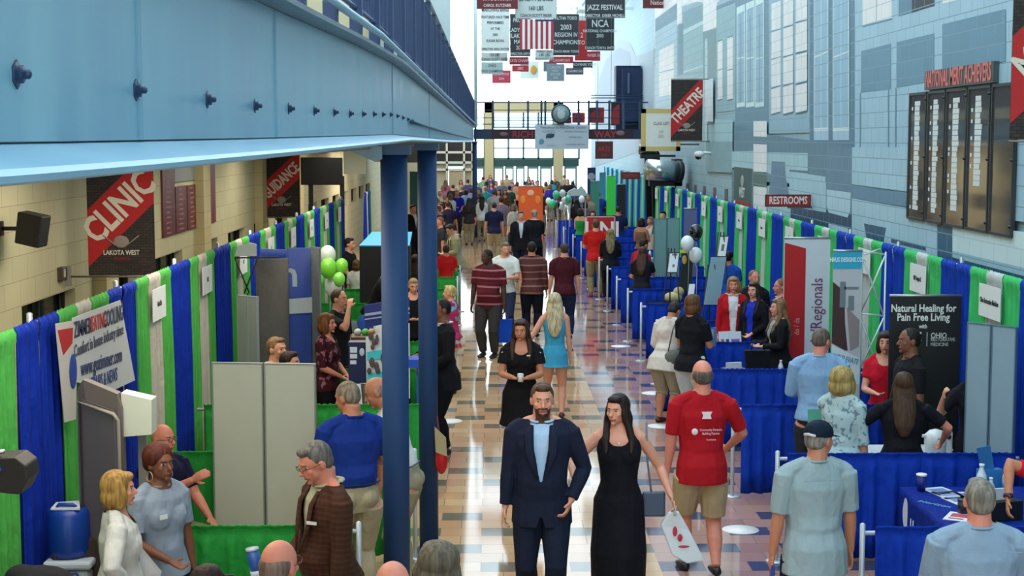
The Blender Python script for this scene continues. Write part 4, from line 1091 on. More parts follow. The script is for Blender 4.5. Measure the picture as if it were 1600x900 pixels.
hang_banner('pale banner below the marching band banner reading 125 LBS', 752, 793, 82, 96, 58, '#c7d6d4', [('125 LBS', .72, .15), ('COACH SCOTT RIDER', .25, .13)], '#39444c')
hang_banner('small grey green banner reading OHIO under the 125 LBS banner', 752, 786, 97, 116, 62, '#a9bfbc', [('OHIO', .7, .16), ('STATE CHAMPIONS', .25, .14)], '#5a6266')
hang_banner('black banner with white text partly behind the striped flag on its left', 797, 829, 22, 88, 57, NV, [('PROUD', .85, .2), ('LADY CATS', .62, .2), ('LAKOTA', .48, .22), ('MATH', .34, .22), ('2001', .2, .2), ('DIRECTOR SMITH', .06, .12)], '#c9d3d4')
hang_banner('black banner reading 2003 REGION IV CHAMPIONS', 865, 904, 22, 87, 56, NV, [('ALTHA TODD', .9, .16), ('2003', .68, .26), ('REGION IV', .5, .22), ('CHAMPIONS', .32, .22), ('COACH MARK YODER', .1, .12)], '#ccd6d6', ('#6a7679', .02))
hang_banner('red banner half hidden between the two black banners', 900, 918, 32, 90, 58, WR, [('2', .6, .26), ('TO', .4, .22)], '#e2c9c5')
hang_banner('black banner reading NCA NATIONAL CHAMPIONS', 916, 959, 28, 79, 55, '#22292d', [('NCA', .82, .36), ('NATIONAL CHAMPIONS', .60, .14), ('2003', .45, .17), ('COACH TONYA SMITH', .08, .13)], '#c9d2d2', ('#6a7679', .02))
hang_banner('small red banner under the black lady cats banner', 796, 826, 89, 101, 62, '#8d2436', [('STATE CHAMPS', .5, .16)], '#d0b0b0')
hang_banner('second small red banner, just below the first at left', 800, 826, 102, 112, 66, '#9c2230', [('2002', .5, .16)], '#d0b0b0')
hang_banner('small white banner reading 140 LBS below the striped flag', 836, 865, 78, 94, 60, '#c9dad6', [('WRESTLING', .85, .14), ('140 LBS', .5, .17), ('COACH SCOTT RIDER', .12, .12)], '#48565c')
hang_banner('pink red banner lowest on the left of the cluster', 769, 798, 110, 130, 68, '#a83448', [('CHAMPIONS', .7, .15), ('2004', .35, .15)], '#d6a6ae')
hang_banner('white banner with an orange and green blob logo, low in the cluster', 813, 842, 96, 123, 70, '#cfe2da', [], '#48565c')
o = B().ell((at_y(834, 0, 69.9).x, 69.95, at_y(834, 109, 69.9).z), (.14, .01, .2)).obj('printed_logo', mat('#c9913c', .7), label='orange printed fruit shape low on the white banner', cat='logo')
hang_banner('red banner reading CHAMPIONS just right of the 140 LBS banner', 858, 896, 88, 99, 64, '#a32535', [('CHAMPIONS', .4, .16)], '#d8b5b5')
hang_banner('grey banner low in the middle of the cluster', 854, 882, 100, 127, 70, '#6d7f88', [('LAKOTA', .8, .15), ('WEST', .6, .15), ('SOCCER', .4, .15), ('2005', .2, .15)], '#aab6ba')
hang_banner('dark slate banner behind the low grey one', 849, 870, 96, 112, 72, '#56666f', [('STATE', .5, .14)], '#aab6ba')
hang_banner('bright red banner under the NCA banner', 898, 938, 80, 95, 62, '#a8262e', [('STATE RUNNER UP', .55, .16)], '#dcbcb8')
hang_banner('black banner lowest but one at the right of the cluster', 895, 926, 96, 106, 66, '#33383c', [('COACH MARK YODER', .5, .15)], '#b6bec0')
hang_banner('dark banner lowest at the right of the cluster', 884, 912, 106, 117, 69, '#454c50', [('CHAMPIONS', .5, .15)], '#b6bec0')
# striped flag hung vertically
Yf = 53.0; a = at_y(812, 77, Yf); c = at_y(865, 30, Yf)
t = thing('flag', 'red and white striped flag with a blue canton hanging vertically', 'flag', ((a.x+c.x)/2, Yf, 0)); hw = (c.x-a.x)/2
b = B()
for i in range(13):
    b.mi = 0 if i % 2 == 0 else 1; x0 = -hw + i*2*hw/13; b.box(x0, x0+2*hw/13, 0, .01, a.z, c.z)
b.obj('cloth', [mat('#a8303f', .7), mat('#e3e6e6', .7)], t)
B().box(-.05, hw, -.006, 0, c.z-.07, c.z).obj('canton', mat('#2b3565', .7), t)
B().tube([(-hw-.05, 0, c.z+.02), (hw+.05, 0, c.z+.02)], .012, 6).tube([(-hw*.8, 0, c.z+.02), (-hw*.8, 0, 10.52)], .005, 4).tube([(hw*.8, 0, c.z+.02), (hw*.8, 0, 10.52)], .005, 4).obj('cord', mat('#6a7074', .5), t)
# white steel hanger column up to the roof left of the banners
tag(B().tube([(at_y(743, 0, 58.8).x, 58.8, 4.2), (at_y(743, 0, 58.8).x, 58.8, 10.2)], .06, 10).obj('hanger_post', mat('#b3d0d0', .4)), 'pale steel post rising from the balcony end to the roof', 'post')

# merit boards on the right wall
def wall_box(b, px0, px1, py0l, py1l, off0, off1, zt=None, zb_=None):
    a = at_x(px0, py1l, XR-off1); c = at_x(px1, py1l, XR-off1)
    b.box(XR-off1, XR-off0, min(a.y, c.y), max(a.y, c.y), a.z if zb_ is None else zb_, at_x(px0, py0l, XR-off1).z if zt is None else zt)
    return a, c
zt, zb1 = at_x(1430, 150, XR).z, at_x(1430, 338, XR).z
for i, (x0, x1) in enumerate(((1429, 1455), (1458, 1484.5), (1487.5, 1519), (1522, 1556), (1559.5, 1595))):
    ya, yc = at_x(x0, 250, XR).y, at_x(x1, 250, XR).y
    t = thing('name_board', ['glossy dark name board nearest the mural windows, leftmost of five', 'glossy name board second from the left under the merit sign', 'glossy name board in the middle of the five', 'glossy name board with the shortest list of names, fourth from left', 'glossy name board without any names, rightmost of five'][i], 'board', (XR, (ya+yc)/2, 0), 0, 'merit name boards')
    hy = abs(ya-yc)/2
    B().box(-.07, -.05, -hy, hy, zb1, zt).obj('panel', mat('#6a6664', .06, .55), t)
    for s in (-1, 1): B().box(-.085, -.045, s*hy-.015, s*hy+.015, zb1-.02, zt+.02).obj('frame_bar', mat('#2c3436', .4), t)
    for z in (zb1-.03, zt): B().box(-.085, -.045, -hy, hy, z, z+.03).obj('frame_rail', mat('#2c3436', .4), t)
    n = (22, 22, 21, 16, 0)[i]; rnd = random.Random(i)
    pb = B()
    if n:
        for q in range(n):
            z = zt-.10-q*(zt-zb1-.16)/22; w_ = rnd.uniform(.42, .62)*hy
            pb.box(-.074, -.07, hy*.30-w_*.9, hy*.30+w_*.15, z-.027, z+.027)
            if rnd.random() < .3: pb.box(-.074, -.07, hy*.62, hy*.75, z-.02, z+.02)
        pb.obj('name_plates', mat('#dfe6e6', .5), t)
    for z in (zt-.06, (zt+zb1)/2, zb1+.08): B().tube([(-.1, -hy, z), (-.05, -hy, z)], .018, 6).obj('clip', mat('#20262a', .4), t)
ya, yc = at_x(1458, 120, XR).y, at_x(1567, 120, XR).y
z1, z0 = at_x(1458, 112, XR).z, at_x(1458, 141, XR).z
t = thing('merit_sign', 'grey electronic style sign with red outlined letters reading NATIONAL MERIT ACHIEVERS', 'sign', (XR, (ya+yc)/2, 0)); hy = (ya-yc)/2
B().box(-.10, -.02, -hy, hy, z0, z1).obj('case', mat('#4d585c', .5), t)
text('NATIONAL MERIT ACHIEVERS', .27, mat('#e07a74', .6), t, (-.104, 0, (z0+z1)/2), (PI/2, 0, -PI/2), sx=.66, bold=.02)
# dark crest poster low on the right wall
t = thing('wall_poster', 'small dark crest poster with white and red lettering on the right wall', 'poster', (XR-.04, at_x(1164, 290, XR).y, 0))
z1, z0 = at_x(1164, 262, XR).z, at_x(1164, 325, XR).z
hy = (at_x(1150, 290, XR).y-at_x(1178, 290, XR).y)/2
B().box(-.01, .0, -hy, hy, z0, z1).obj('board', mat('#40605f', .6), t)
B().ell((-.015, 0, z1-.28), (.01, .2, .13)).obj('crest', mat('#a0a8a4', .6), t)
text('WEST', .28, mat('#cdd5d2', .6), t, (-.02, 0, z1-.52), (PI/2, 0, -PI/2), bold=.03)
B().box(-.014, -.01, -hy*.8, hy*.8, z1-.82, z1-.68).obj('stripe', mat('#b2303a', .6), t)
text('FIRE', .34, mat('#c8a8aa', .6), t, (-.02, 0, z1-1.0), (PI/2, 0, -PI/2), bold=.03)
# small pennants just above the drapes
for i, px in enumerate((1073, 1086, 1100, 1116, 1134)):
    v = at_x(px, 296+i*2.6, XR-.02)
    tag(B().box(-.02, -.005, -.18, .18, -.16, .16).obj('wall_plaque', mat('#6e5a62', .6), loc=(XR, v.y, v.z)), 'small dark framed plaque above the right drapes, %s of five from the left' % ordinal(i).replace('nearest', 'first'), 'plaque', group='small plaques above the right drapes')
# gold framed board
Yg = 36.9
t = flat_sign('framed_board', 'white honour board in a gold frame beside the theatre banner', 1009, 1057, 170, 236, 38.5, '#e2e6dc', [('CLASS LIST', .10, '#8f9488', 0, .3, .8), ('CLASS', .01, '#b0b4a4', 0, .25, .8), ('OF', .1, '#b0b4a4', 0, -.1, .8), ('2021', .1, '#b0b4a4', 0, -.3, .8)], 'board', border=('#d2b972', .11), depth=.12)
for z_ in (.9, -.9): B().box(0, XR-t.location.x, .05, .09, at_y(1030, 203, 38.5).z+z_*.4-.02, at_y(1030, 203, 38.5).z+z_*.4+.02).obj('bracket', mat('#555555', .5), t)
# silver cylinder (rolled dust hood) and black drape tower under it
c = at_y(1034, 267, 40)
t = thing('air_duct', 'shiny silver duct cylinder in a black cradle on the right wall', 'duct', (c.x, 40, c.z))
B().tube([(-.40, -.2, .04), (.38, -.0, -.02)], .27, 24, flat=True).obj('drum', mat('#b9c6c9', .22, .9), t)
B().tube([(.38, 0, -.02), (.50, .03, -.03)], .29, 24, flat=True).obj('end_cap', mat('#1b2428', .5), t)
B().box(-.3, .55, .1, .5, -.40, -.24).box(.35, .55, .1, .9, -.4, .3).obj('cradle', mat('#101418', .6), t)
c = at_y(1012, 230, 45)
t = thing('projector', 'small silver projector with a dark cradle beside the gold frame', 'projector', (c.x-.15, 43.5, at_y(1012, 233, 43.5).z))
B().tube([(-.25, 0, 0), (.25, .0, -.03)], .15, 16, flat=True).obj('barrel', mat('#8b969a', .25, .9), t); B().box(-.2, .3, -.2, .2, -.26, -.14).box(.2, XR-c.x+.15, .0, .06, -.22, -.16).obj('cradle', mat('#15191c', .6), t)
x0, x1 = at_y(1003, 0, 46).x, at_y(1027, 0, 46).x
t = thing('black_tower', 'tall black fabric tower between the two parts of the right drape wall', 'tower', ((x0+x1)/2, 45.0, 0)); hw = (x1-x0)/2
B().slab([(-hw*.55, -.5, 0), (hw, -.5, 0), (hw*.8, -.5, 3.3), (-hw*.1, -.5, 3.62), (-hw, -.5, 3.62), (-hw, -.5, 2.9)], (0, .35, 0)).obj('cover', mat('#12161c', .8, kind='cloth'), t)
B().tube([(hw*.2, -.56, .05), (-hw*.3, -.56, 3.4)], .03, 6).obj('seam', mat('#22282e', .7), t)
# dome camera
c = at_x(1094, 243, XR-.3)
t = thing('security_camera', 'white dome security camera on an arm from the right wall', 'camera', (XR, c.y, c.z))
B().tube([(0, 0, .05), (-.22, 0, .07)], .035, 8).obj('arm', mat('#d7dcdc', .4), t); B().ell((-.32, 0, .03), (.13, .12, .08)).obj('housing', mat('#dfe4e4', .4), t); B().ell((-.34, 0, -.03), (.08, .08, .07)).obj('dome', mat('#14181a', .1), t)

# ---------------- left wall objects
c = at_x(112, 357, XL+.25)
t = thing('loudspeaker', 'black box loudspeaker on a bracket, left of the clinic banner', 'speaker', (XL, 14.9, 0)); z = at_y(112, 357, 14.9).z
b = B(); b.slab([(.22, -.16, z+.17), (.47, -.20, z+.12), (.42, -.20, z-.18), (.18, -.16, z-.13)], (0, .3, 0)); b.obj('cabinet', mat('#100f12', .5), t, bevel=.012)
B().tube([(0, 0, z), (.22, 0, z)], .02, 8).box(0, .02, -.05, .05, z-.07, z+.07).obj('bracket', mat('#1a1a1c', .5), t)
t = thing('fire_alarm', 'small dark fire alarm strobe on the left wall below the loudspeaker', 'alarm', (XL, at_x(93, 427, XL).y, at_x(93, 427, XL).z))
B().box(0, .06, -.09, .09, -.08, .07).obj('housing', mat('#4a3a33', .5), t, bevel=.008); B().box(.06, .075, -.05, -.02, -.04, .05).obj('strobe', mat('#c9c3b4', .3), t)
ya, yc = at_x(251, 300, XL).y, at_x(333, 300, XL).y
t = thing('honour_board', 'arrangement of dark red name boards around a grey one on the left wall', 'board', (XL, 0, 0), 0)
for px0, px1, zt_, zb_, m_, nm in ((251, 270, 3.55, 1.78, '#6a2b31', 'tall_panel'), (271.5, 288.5, 2.62, 1.86, '#6a2b31', 'panel'), (290, 305, 2.66, 1.90, '#6a2b31', 'panel'), (306.5, 318.5, 2.70, 1.94, '#6a2b31', 'panel'), (320, 334, 3.55, 1.98, '#7a2b35', 'tall_panel'), (270.5, 319, 3.5, 2.86, '#8b928c', 'grey_panel')):
    a = at_x(px0, 300, XL).y; c = at_x(px1, 300, XL).y
    z0 = {251: at_x(251, 372, XL).z, 271.5: at_x(271, 366, XL).z, 290: at_x(290, 360, XL).z, 306.5: at_x(306, 356, XL).z, 320: at_x(320, 351, XL).z, 270.5: at_x(271, 285, XL).z}[px0]
    z1 = {251: at_x(251, 255, XL).z, 271.5: at_x(271, 292, XL).z, 290: at_x(290, 290, XL).z, 306.5: at_x(306, 287, XL).z, 320: at_x(320, 249, XL).z, 270.5: at_x(271, 248, XL).z}[px0]
    p_ = B().box(.001, .03, a, c, z0, z1).obj(nm, mat(m_, .4), t)
    if m_ == '#6a2b31' or 0:
        q = B(); n = int((z1-z0)/.075)
        for k_ in range(n): q.box(.03, .033, a+(c-a)*.25, a+(c-a)*(.55+.2*((k_*7) % 3)/3), z1-.06-k_*.075, z1-.035-k_*.075)
        q.obj('name_lines', mat('#a8686a', .6), p_)
# television on a stand far left
a, c = at_y(470, 289, 35), at_y(535, 246, 35)
t = thing('television', 'large black television on dark posts beyond the guidance banner', 'television', ((a.x+c.x)/2, 35, 0)); hw = (c.x-a.x)/2
B().box(-hw, hw, 0, .08, a.z, c.z).obj('casing', mat('#0b0c10', .3), t, bevel=.01); B().box(-hw+.02, hw-.02, -.004, 0, a.z+.02, c.z-.02).obj('screen', mat('#06070c', .35), t)
for s in (-.55, .95): B().box(s*hw-.05, s*hw+.05, .08, .16, 0, a.z+.2).obj('post', mat('#17121a', .5), t)
flat_sign('ceiling_panel', 'pale hanging bulkhead panel right of the television', 537, 572, 231, 272, 41, '#c5d2c2', [], 'panel', depth=.2, hang=3.64)
flat_sign('exit_sign', 'orange sign high up just left of the nearest column', 585, 596, 237, 253, 30, '#d8502e', [], 'sign', depth=.05, hang=3.64)
# ================================================================ PROPS IN THE BOOTHS
def table(label, x, y, l, w_, h=.74, rz=0, cloth=None, clabel=None, top='#d8d5cc', front=True):
    t = thing('folding_table', label, 'table', (x, y, 0), rz)
    B().box(-l/2, l/2, -w_/2, w_/2, h-.03, h).obj('tabletop', mat(top, .5), t, bevel=.006)
    for sx in (-1, 1):
        for sy in (-1, 1): B().tube([(sx*(l/2-.12), sy*(w_/2-.08), 0), (sx*(l/2-.12), sy*(w_/2-.08), h-.03)], .014, 8).obj('leg', mat('#5a5c60', .4, .6), t)
    if cloth:
        b = B(); e = .012; n = 60
        per = []
        cs = [(-l/2-e, -w_/2-e), (l/2+e, -w_/2-e), (l/2+e, w_/2+e), (-l/2-e, w_/2+e)]
        for i in range(4):
            a, c = cs[i], cs[(i+1) % 4]
            for k_ in range(16): f = k_/16; per.append((a[0]+(c[0]-a[0])*f, a[1]+(c[1]-a[1])*f))
        rings = []
        for z, am in ((h+.006, 0), (h-.05, .004), (h*.5, .012), (.03, .02)):
            rings.append([b.bm.verts.new((px*(1+am*math.sin(i*2.1)*1.6+am), py*(1+am*math.sin(i*2.1)*2.4+am), z)) for i, (px, py) in enumerate(per)])
        for a, c in zip(rings, rings[1:]):
            for i in range(len(per)): b._f([a[i], a[(i+1) % len(per)], c[(i+1) % len(per)], c[i]])
        f = b._f(rings[0]); f.smooth = False
        o = b.obj('tablecloth', mat(cloth, .7, kind='cloth'), None, clabel, 'tablecloth', loc=(x, y, 0)); o.rotation_euler = (0, 0, rz)
        s = o.modifiers.new('thickness', 'SOLIDIFY'); s.thickness = .004; s.offset = 1
    return t
def paper(name, label, x, y, z, w_, l, rz, col, cat='paper', th=.004, tilt=0, group=None, ink_=None):
    t = thing(name, label, cat, (x, y, z), rz, group)
    B().box(-w_/2, w_/2, -l/2, l/2, 0, th).obj('sheet', mat(col, .6), t)
    if ink_: B().box(-w_*.35, w_*.35, -l*.1, l*.32, th, th+.0008).box(-w_*.35, w_*.2, -l*.35, -l*.22, th, th+.0008).obj('printed_block', mat(ink_, .6), t)
    return t
def bottle(label, x, y, z, h=.22, col='#cfdde4', cap='#e8eef0', lab='#5b8fc8', group=None):
    t = thing('bottle', label, 'bottle', (x, y, z), 0, group); r = h*.145
    B().lathe([(r, 0), (r, h*.62), (r*.9, h*.7), (r*.42, h*.86), (r*.42, h*.93)], n=16).obj('body', mat(col, .15, spec=.8), t)
    B().lathe([(r*1.02, h*.25), (r*1.02, h*.5)], n=16).obj('paper_label', mat(lab, .5), t)
    B().lathe([(r*.5, h*.92), (r*.5, h)], n=12).obj('cap', mat(cap, .4), t)
    return t
def balloon(label, px, py, r_px, Y, col, group):
    c = at_y(px, py, Y); r = r_px*Y/FPX
    t = thing('balloon', label, 'balloon', (c.x, Y, c.z), 0, group)
    prof = [(r*math.sin(a)*(1-.0*a), r*1.15*(-math.cos(a)) if a > PI/2 else -r*1.32*math.cos(a)) for a in [PI*i/16 for i in range(1, 16)]]
    B().lathe([(r*.02, -r*1.36)]+prof+[(r*.02, r*1.16)], n=24).obj('skin', mat(col, .22, spec=.7), t)
    B().lathe([(r*.10, -r*1.46), (r*.03, -r*1.34)], n=8).obj('knot', mat(col, .3), t)
    B().tube([(0, 0, -r*1.45), (.03, 0, -r*2.2), (0, .03, -c.z)], .003, 4).obj('string', mat('#cccccc', .6), t)
    return t
def rollup(label, px0, px1, pyt, Y, h, col, frame='#9aa0a4', rz=0, cat='banner'):
    a, c = at_y(px0, 400, Y), at_y(px1, 400, Y); zt = at_y((px0+px1)/2, pyt, Y).z
    t = thing('rollup_banner', label, cat, ((a.x+c.x)/2, Y, 0), rz); hw = (c.x-a.x)/2
    B().box(-hw, hw, -.004, .004, .08, zt).obj('cloth', mat(col, .6), t)
    B().tube([(-hw, 0, zt), (hw, 0, zt)], .015, 8).obj('top_bar', mat(frame, .3, .7), t)
    B().box(-hw, hw, -.10, .10, 0, .08).obj('cassette', mat(frame, .3, .7), t, bevel=.01)
    B().tube([(0, .05, .05), (0, .02, zt)], .01, 6).obj('pole', mat(frame, .3, .7), t)
    return t, hw, zt
def folding_panel(label, px0, px1, pyt0, pyt1, Y0, Y1, col, frame, n=2, zb_=.02, name='display_board'):
    a = at_y(px0, 400, Y0); c = at_y(px1, 400, Y1); zt = (at_y(px0, pyt0, Y0).z+at_y(px1, pyt1, Y1).z)/2
    t = thing(name, label, 'display board', (a.x, a.y, 0)); d = Vector((c.x-a.x, c.y-a.y, 0)); L_ = d.length; d.normalize(); t.rotation_euler = (0, 0, math.atan2(d.y, d.x))
    for i in range(n):
        x0, x1 = L_*i/n+.004, L_*(i+1)/n-.004
        B().box(x0+.012, x1-.012, -.012, .012, zb_+.012, zt-.012).obj('panel', mat(col, .75), t)
        B().box(x0, x0+.012, -.016, .016, zb_, zt).box(x1-.012, x1, -.016, .016, zb_, zt).box(x0+.012, x1-.012, -.016, .016, zt-.012, zt).box(x0+.012, x1-.012, -.016, .016, zb_, zb_+.012).obj('edge_frame', mat(frame, .4, .3), t)
    return t, L_, zt

# ---- right side, near booth (tall table with printed navy cloth)
Z = .74
table('folding table under the navy printed cloth', 4.02, 11.95, 1.05, 1.75, Z, R(0), '#0e2a86', 'navy tablecloth with a white tree and handwriting logo, right foreground')
hx = 4.02-.545
t = thing('cloth_logo', 'white printed tree and lettering on the front of the navy tablecloth', 'logo', (hx, 12.62, 0))
bb = B(); bb.slab([(0, .0-.07*math.sin(a)*(1+.12*math.sin(3*a)), .565+.14*math.cos(a)) for a in [2*PI*i/18 for i in range(18)]], (-.003, 0, 0)); bb.obj('tree', mat('#d4dce6', .7), t)
text('Horizon', .19, mat('#d4dce6', .7), t, (-.006, -.42, .50), (PI/2, 0, -PI/2), sx=.8, bold=.01)
t.parent = None
for i, (x, y, rz, c, k_, lab) in enumerate(((at_z(1470, 768, .75).x, at_z(1470, 768, .75).y, .3, '#d7dee6', '#6d86b4', 'white flyer farthest back on the navy tablecloth'), (at_z(1480, 774, .75).x+.02, at_z(1480, 774, .75).y, .2, '#cfd9e4', '#8a98b6', 'white flyer second from the back on the navy tablecloth'), (at_z(1490, 781, .75).x+.05, at_z(1490, 781, .75).y-.05, .25, '#d7dee6', '#7b8ca8', 'white flyer in the middle of the navy tablecloth'), (at_z(1515, 775, .75).x+.02, at_z(1515, 775, .75).y, .1, '#cdd7e0', '#66799a', 'pale flyer by the bottles on the navy tablecloth'), (at_z(1500, 808, .75).x, at_z(1500, 808, .75).y, -.5, '#e0e4e8', '#c05060', 'white and pink leaflet at the near end of the navy tablecloth'))):
    paper('flyer', lab, x, y, Z+.010, .21, .28, rz, c, ink_=k_, group='flyers on the navy tablecloth')
text('Horizon', .09, mat('#6aa6d8', .6), None, (at_z(1461, 788, .75).x, at_z(1461, 788, .75).y, Z+.012), (0, 0, R(-48)), name='table_logo')
TEXTS[-1]['label'] = 'light blue lettering printed on top of the navy tablecloth'; TEXTS[-1]['category'] = 'logo'
t = thing('cup', 'navy paper cup with white lid at the back corner of the navy table', 'cup', (3.62, 12.68, Z+.012))
B().lathe([(.033, 0), (.042, .13)], n=20).obj('body', mat('#14247a', .5), t); B().lathe([(.045, .13), (.045, .145), (.038, .148)], n=20).obj('lid', mat('#eef0f0', .4), t)
for i, (x, y, h, lab) in enumerate(((4.02, 12.35, .30, 'tall clear bottle at the left of the group on the navy table'), (4.05, 12.2, .22, 'short clear bottle at the front of the group on the navy table'), (4.25, 12.4, .28, 'clear bottle at the right of the group on the navy table'))):
    bottle(lab, x, y, Z+.012, h, group='bottles on the navy table')
t = thing('leaflet_holder', 'blue cardboard leaflet holder among the bottles on the navy table', 'holder', (4.14, 12.52, Z+.012), .2)
B().box(-.10, .10, -.04, .04, 0, .22).obj('box', mat('#2f74b8', .5), t); B().slab([(-.07, 0, .2), (.05, 0, .2), (.0, 0, .42), (-.12, 0, .40)], (0, .01, 0)).obj('leaflet', mat('#2a69a8', .5), t)
t = thing('coffee_cup', 'dark round tin beside the leaflets on the navy table', 'tin', (at_z(1505, 798, .77).x, at_z(1505, 798, .77).y, Z+.012)); B().lathe([(.045, 0), (.045, .10)], n=18).obj('body', mat('#14182a', .4), t); B().lathe([(.047, .1), (.047, .112)], n=18).obj('lid', mat('#2a3040', .4), t)
t = thing('tote_box', 'black box with papers near the right edge of the frame', 'box', (at_z(1562, 800, .8).x, at_z(1562, 800, .8).y, Z+.012), .3); B().box(-.14, .14, -.1, .1, 0, .15).obj('box', mat('#14161c', .6), t); B().box(-.12, .10, -.02, 0, .15, .24).obj('papers', mat('#d4dae0', .6), t)

# ---- right side booth with the black banner
t, hw, zt = rollup('black roll-up banner reading Natural Healing for Pain Free Living', 1392, 1504, 462, 15.35, 0, '#0c0d12')
zc = lambda py: at_y(1448, py, 15.35).z
for s_, py, sz in (('Natural Healing for', 482, .108), ('Pain Free Living', 496, .108), ('with', 510, .06)): text(s_, sz, mat('#e4e6e6', .5), t, (-.02, -.006, zc(py)), (PI/2, 0, 0), sx=.78, bold=.02)
text('OHIO', .078, mat('#d8dcdc', .5), t, (.06, -.006, zc(524.5)), (PI/2, 0, 0), sx=.8, align='LEFT', bold=.01)
text('RESTORATIVE\nMEDICINE', .050, mat('#c8cccc', .5), t, (.06, -.006, zc(534.5)), (PI/2, 0, 0), sx=.8, align='LEFT')
B().tube([(-.20, -.006, zc(532)), (-.12, -.006, zc(522)), (-.04, -.006, zc(532))], .014, 5).tube([(-.20, -.006, zc(520)), (-.12, -.006, zc(526)), (-.04, -.006, zc(520))], .014, 5).box(.02, .026, -.006, -.004, zc(541), zc(519)).obj('emblem', mat('#d8dcdc', .5), t)
folding_panel('grey folding fabric display board at the right, seen from behind', 1515, 1594, 514, 500, 13.75, 13.35, '#86a0ac', '#5f7d90', 2)
folding_panel('light grey folding board in the right booths beyond the easels', 1021, 1061, 342, 340, 31.5, 31.9, '#8db4b4', '#64888c', 2)
# stack of paper goods, pitcher and magazine rack on the table there
table('white folding table behind the blue divider on the right', 3.78, 14.25, 1.2, .6, .76, 0, '#cdd3d8', 'white tablecloth on the table behind the man in the cap')
t = thing('paper_stack', 'pile of magazines and folders on the white table', 'magazines', (3.26, 14.2, .775), .2)
for i, (c, o_) in enumerate((('#c9ccd0', 0), ('#8b6f5a', .02), ('#dcd9cc', -.01), ('#b0a48c', .03), ('#e4e4e0', 0), ('#a07c5a', -.02))): B().box(-.15+o_, .15+o_, -.11, .11, i*.022, i*.022+.02).obj('magazine', mat(c, .5), t)
t = thing('flyer_stand', 'white tilted flyer holder edged in black on the white table', 'holder', (3.15, 14.05, .775), .1); B().slab([(-.2, 0, 0), (.16, 0, 0), (.16, .12, .14), (-.2, .12, .14)], (0, .012, 0)).obj('plate', mat('#e2e4e6', .5), t); B().box(-.12, .16, .0, .1, 0, .02).obj('base', mat('#14161a', .5), t)
c_ = at_y(1461, 718, 14.1)
t = thing('water_pitcher', 'white round-topped water pitcher with a dark knob on the white table', 'pitcher', (c_.x, 14.1, .775))
B().lathe([(.095, 0), (.105, .12), (.10, .18), (.06, .22), (.01, .235)], n=24).obj('jug', mat('#dfe5e4', .3), t); B().box(.07, .15, -.05, .05, .0, .22).obj('handle', mat('#d2d8d8', .4), t, bevel=.02); B().box(-.15, -.08, -.03, .03, .16, .18).obj('spout', mat('#dfe5e4', .3), t); B().ell((.11, -.055, .17), .022).obj('knob', mat('#1b1f26', .3), t)
# face poster behind, green table sign
t = thing('tabletop_sign', 'green tabletop sign with a woman portrait beside the white table', 'sign', (3.32, 14.42, .775)); B().slab([(-.30, 0, 0), (.22, 0, 0), (.22, .04, .10), (-.12, .04, .36), (-.3, .04, .36)], (0, .01, 0)).obj('board', mat('#54a892', .6), t)
B().ell((.02, -.01, .12), (.055, .01, .07)).obj('portrait_face', mat('#c8a090', .6), t); B().ell((-.02, -.004, .15), (.07, .008, .09)).obj('portrait_hair', mat('#1a1618', .6), t)
# retractable banner "house" with X truss stand
t, hw, zt = rollup('tall photo banner of a modern house interior with a cyan heading', 1302, 1347, 392, 17.2, 0, '#b7bcc2')
zc = lambda py: at_y(1325, py, 17.2).z
B().box(-hw, hw, -.008, -.004, zc(420), zc(392)).obj('heading', mat('#1fa3c4', .6), t); text('HAUS DESIGNS.COM', .07, mat('#d9f1f6', .6), t, (0, -.011, zc(406)), (PI/2, 0, 0), sx=.62, bold=.02)
B().slab([(-hw, -.008, zc(440)), (-hw*.2, -.008, zc(455)), (0, -.008, zc(548)), (-hw, -.008, zc(536))], (0, .003, 0)).slab([(-hw*.9, -.0085, zc(500)), (-.02, -.0085, zc(500)), (.02, -.0085, zc(548)), (-hw*.9, -.0085, zc(536))], (0, .003, 0)).obj('photo_dark_area', mat('#3d2528', .6), t)
B().box(-hw*.5, -hw*.1, -.010, -.008, zc(480), zc(440)).box(hw*.1, hw*.5, -.010, -.008, zc(485), zc(462)).box(-hw*.2, hw*.8, -.010, -.008, zc(452), zc(448)).obj('photo_windows', mat('#6b7c84', .6), t)
B().slab([(0, -.0095, zc(480)), (hw*.9, -.0095, zc(500)), (hw*.9, -.0095, zc(540)), (hw*.3, -.0095, zc(548))], (0, .002, 0)).obj('photo_table', mat('#8c8084', .6), t)
B().slab([(-hw, -.009, zc(538)), (hw, -.009, zc(560)), (hw, -.009, zc(600)), (-hw, -.009, zc(600))], (0, .003, 0)).obj('footer', mat('#c9d9e2', .6), t); text('WE ELEVATE', .085, mat('#4a8cb0', .6), t, (.0, -.013, zc(561)), (PI/2, R(14), 0), sx=.62, bold=.01)
B().slab([(-hw*.9, -.011, zc(565)), (hw*.3, -.011, zc(580)), (hw*.6, -.011, zc(592)), (-hw*.4, -.011, zc(574))], (0, .002, 0)).obj('swoosh', mat('#2a86b4', .6), t)
Yx = 17.55; z_ = lambda py: at_y(1365, py, Yx).z; x_ = lambda px: at_y(px, 400, Yx).x
t = thing('truss_stand', 'thin white crossed-rod display stand behind the house banner', 'stand', (0, 0, 0))
for (a0, b0), (a1, b1) in (((1383, 400), (1347, 490)), ((1347, 400), (1383, 492)), ((1383, 497), (1347, 580)), ((1347, 497), (1380, 585)), ((1345, 392), (1384, 398)), ((1347, 490), (1384, 494)), ((1347, 582), (1384, 586)), ((1350, 398), (1376, 389))):
    B().tube([(x_(a0), Yx, z_(b0)), (x_(a1), Yx+.02, z_(b1))], .011, 6).obj('rod', mat('#cfdade', .35, .4), t)
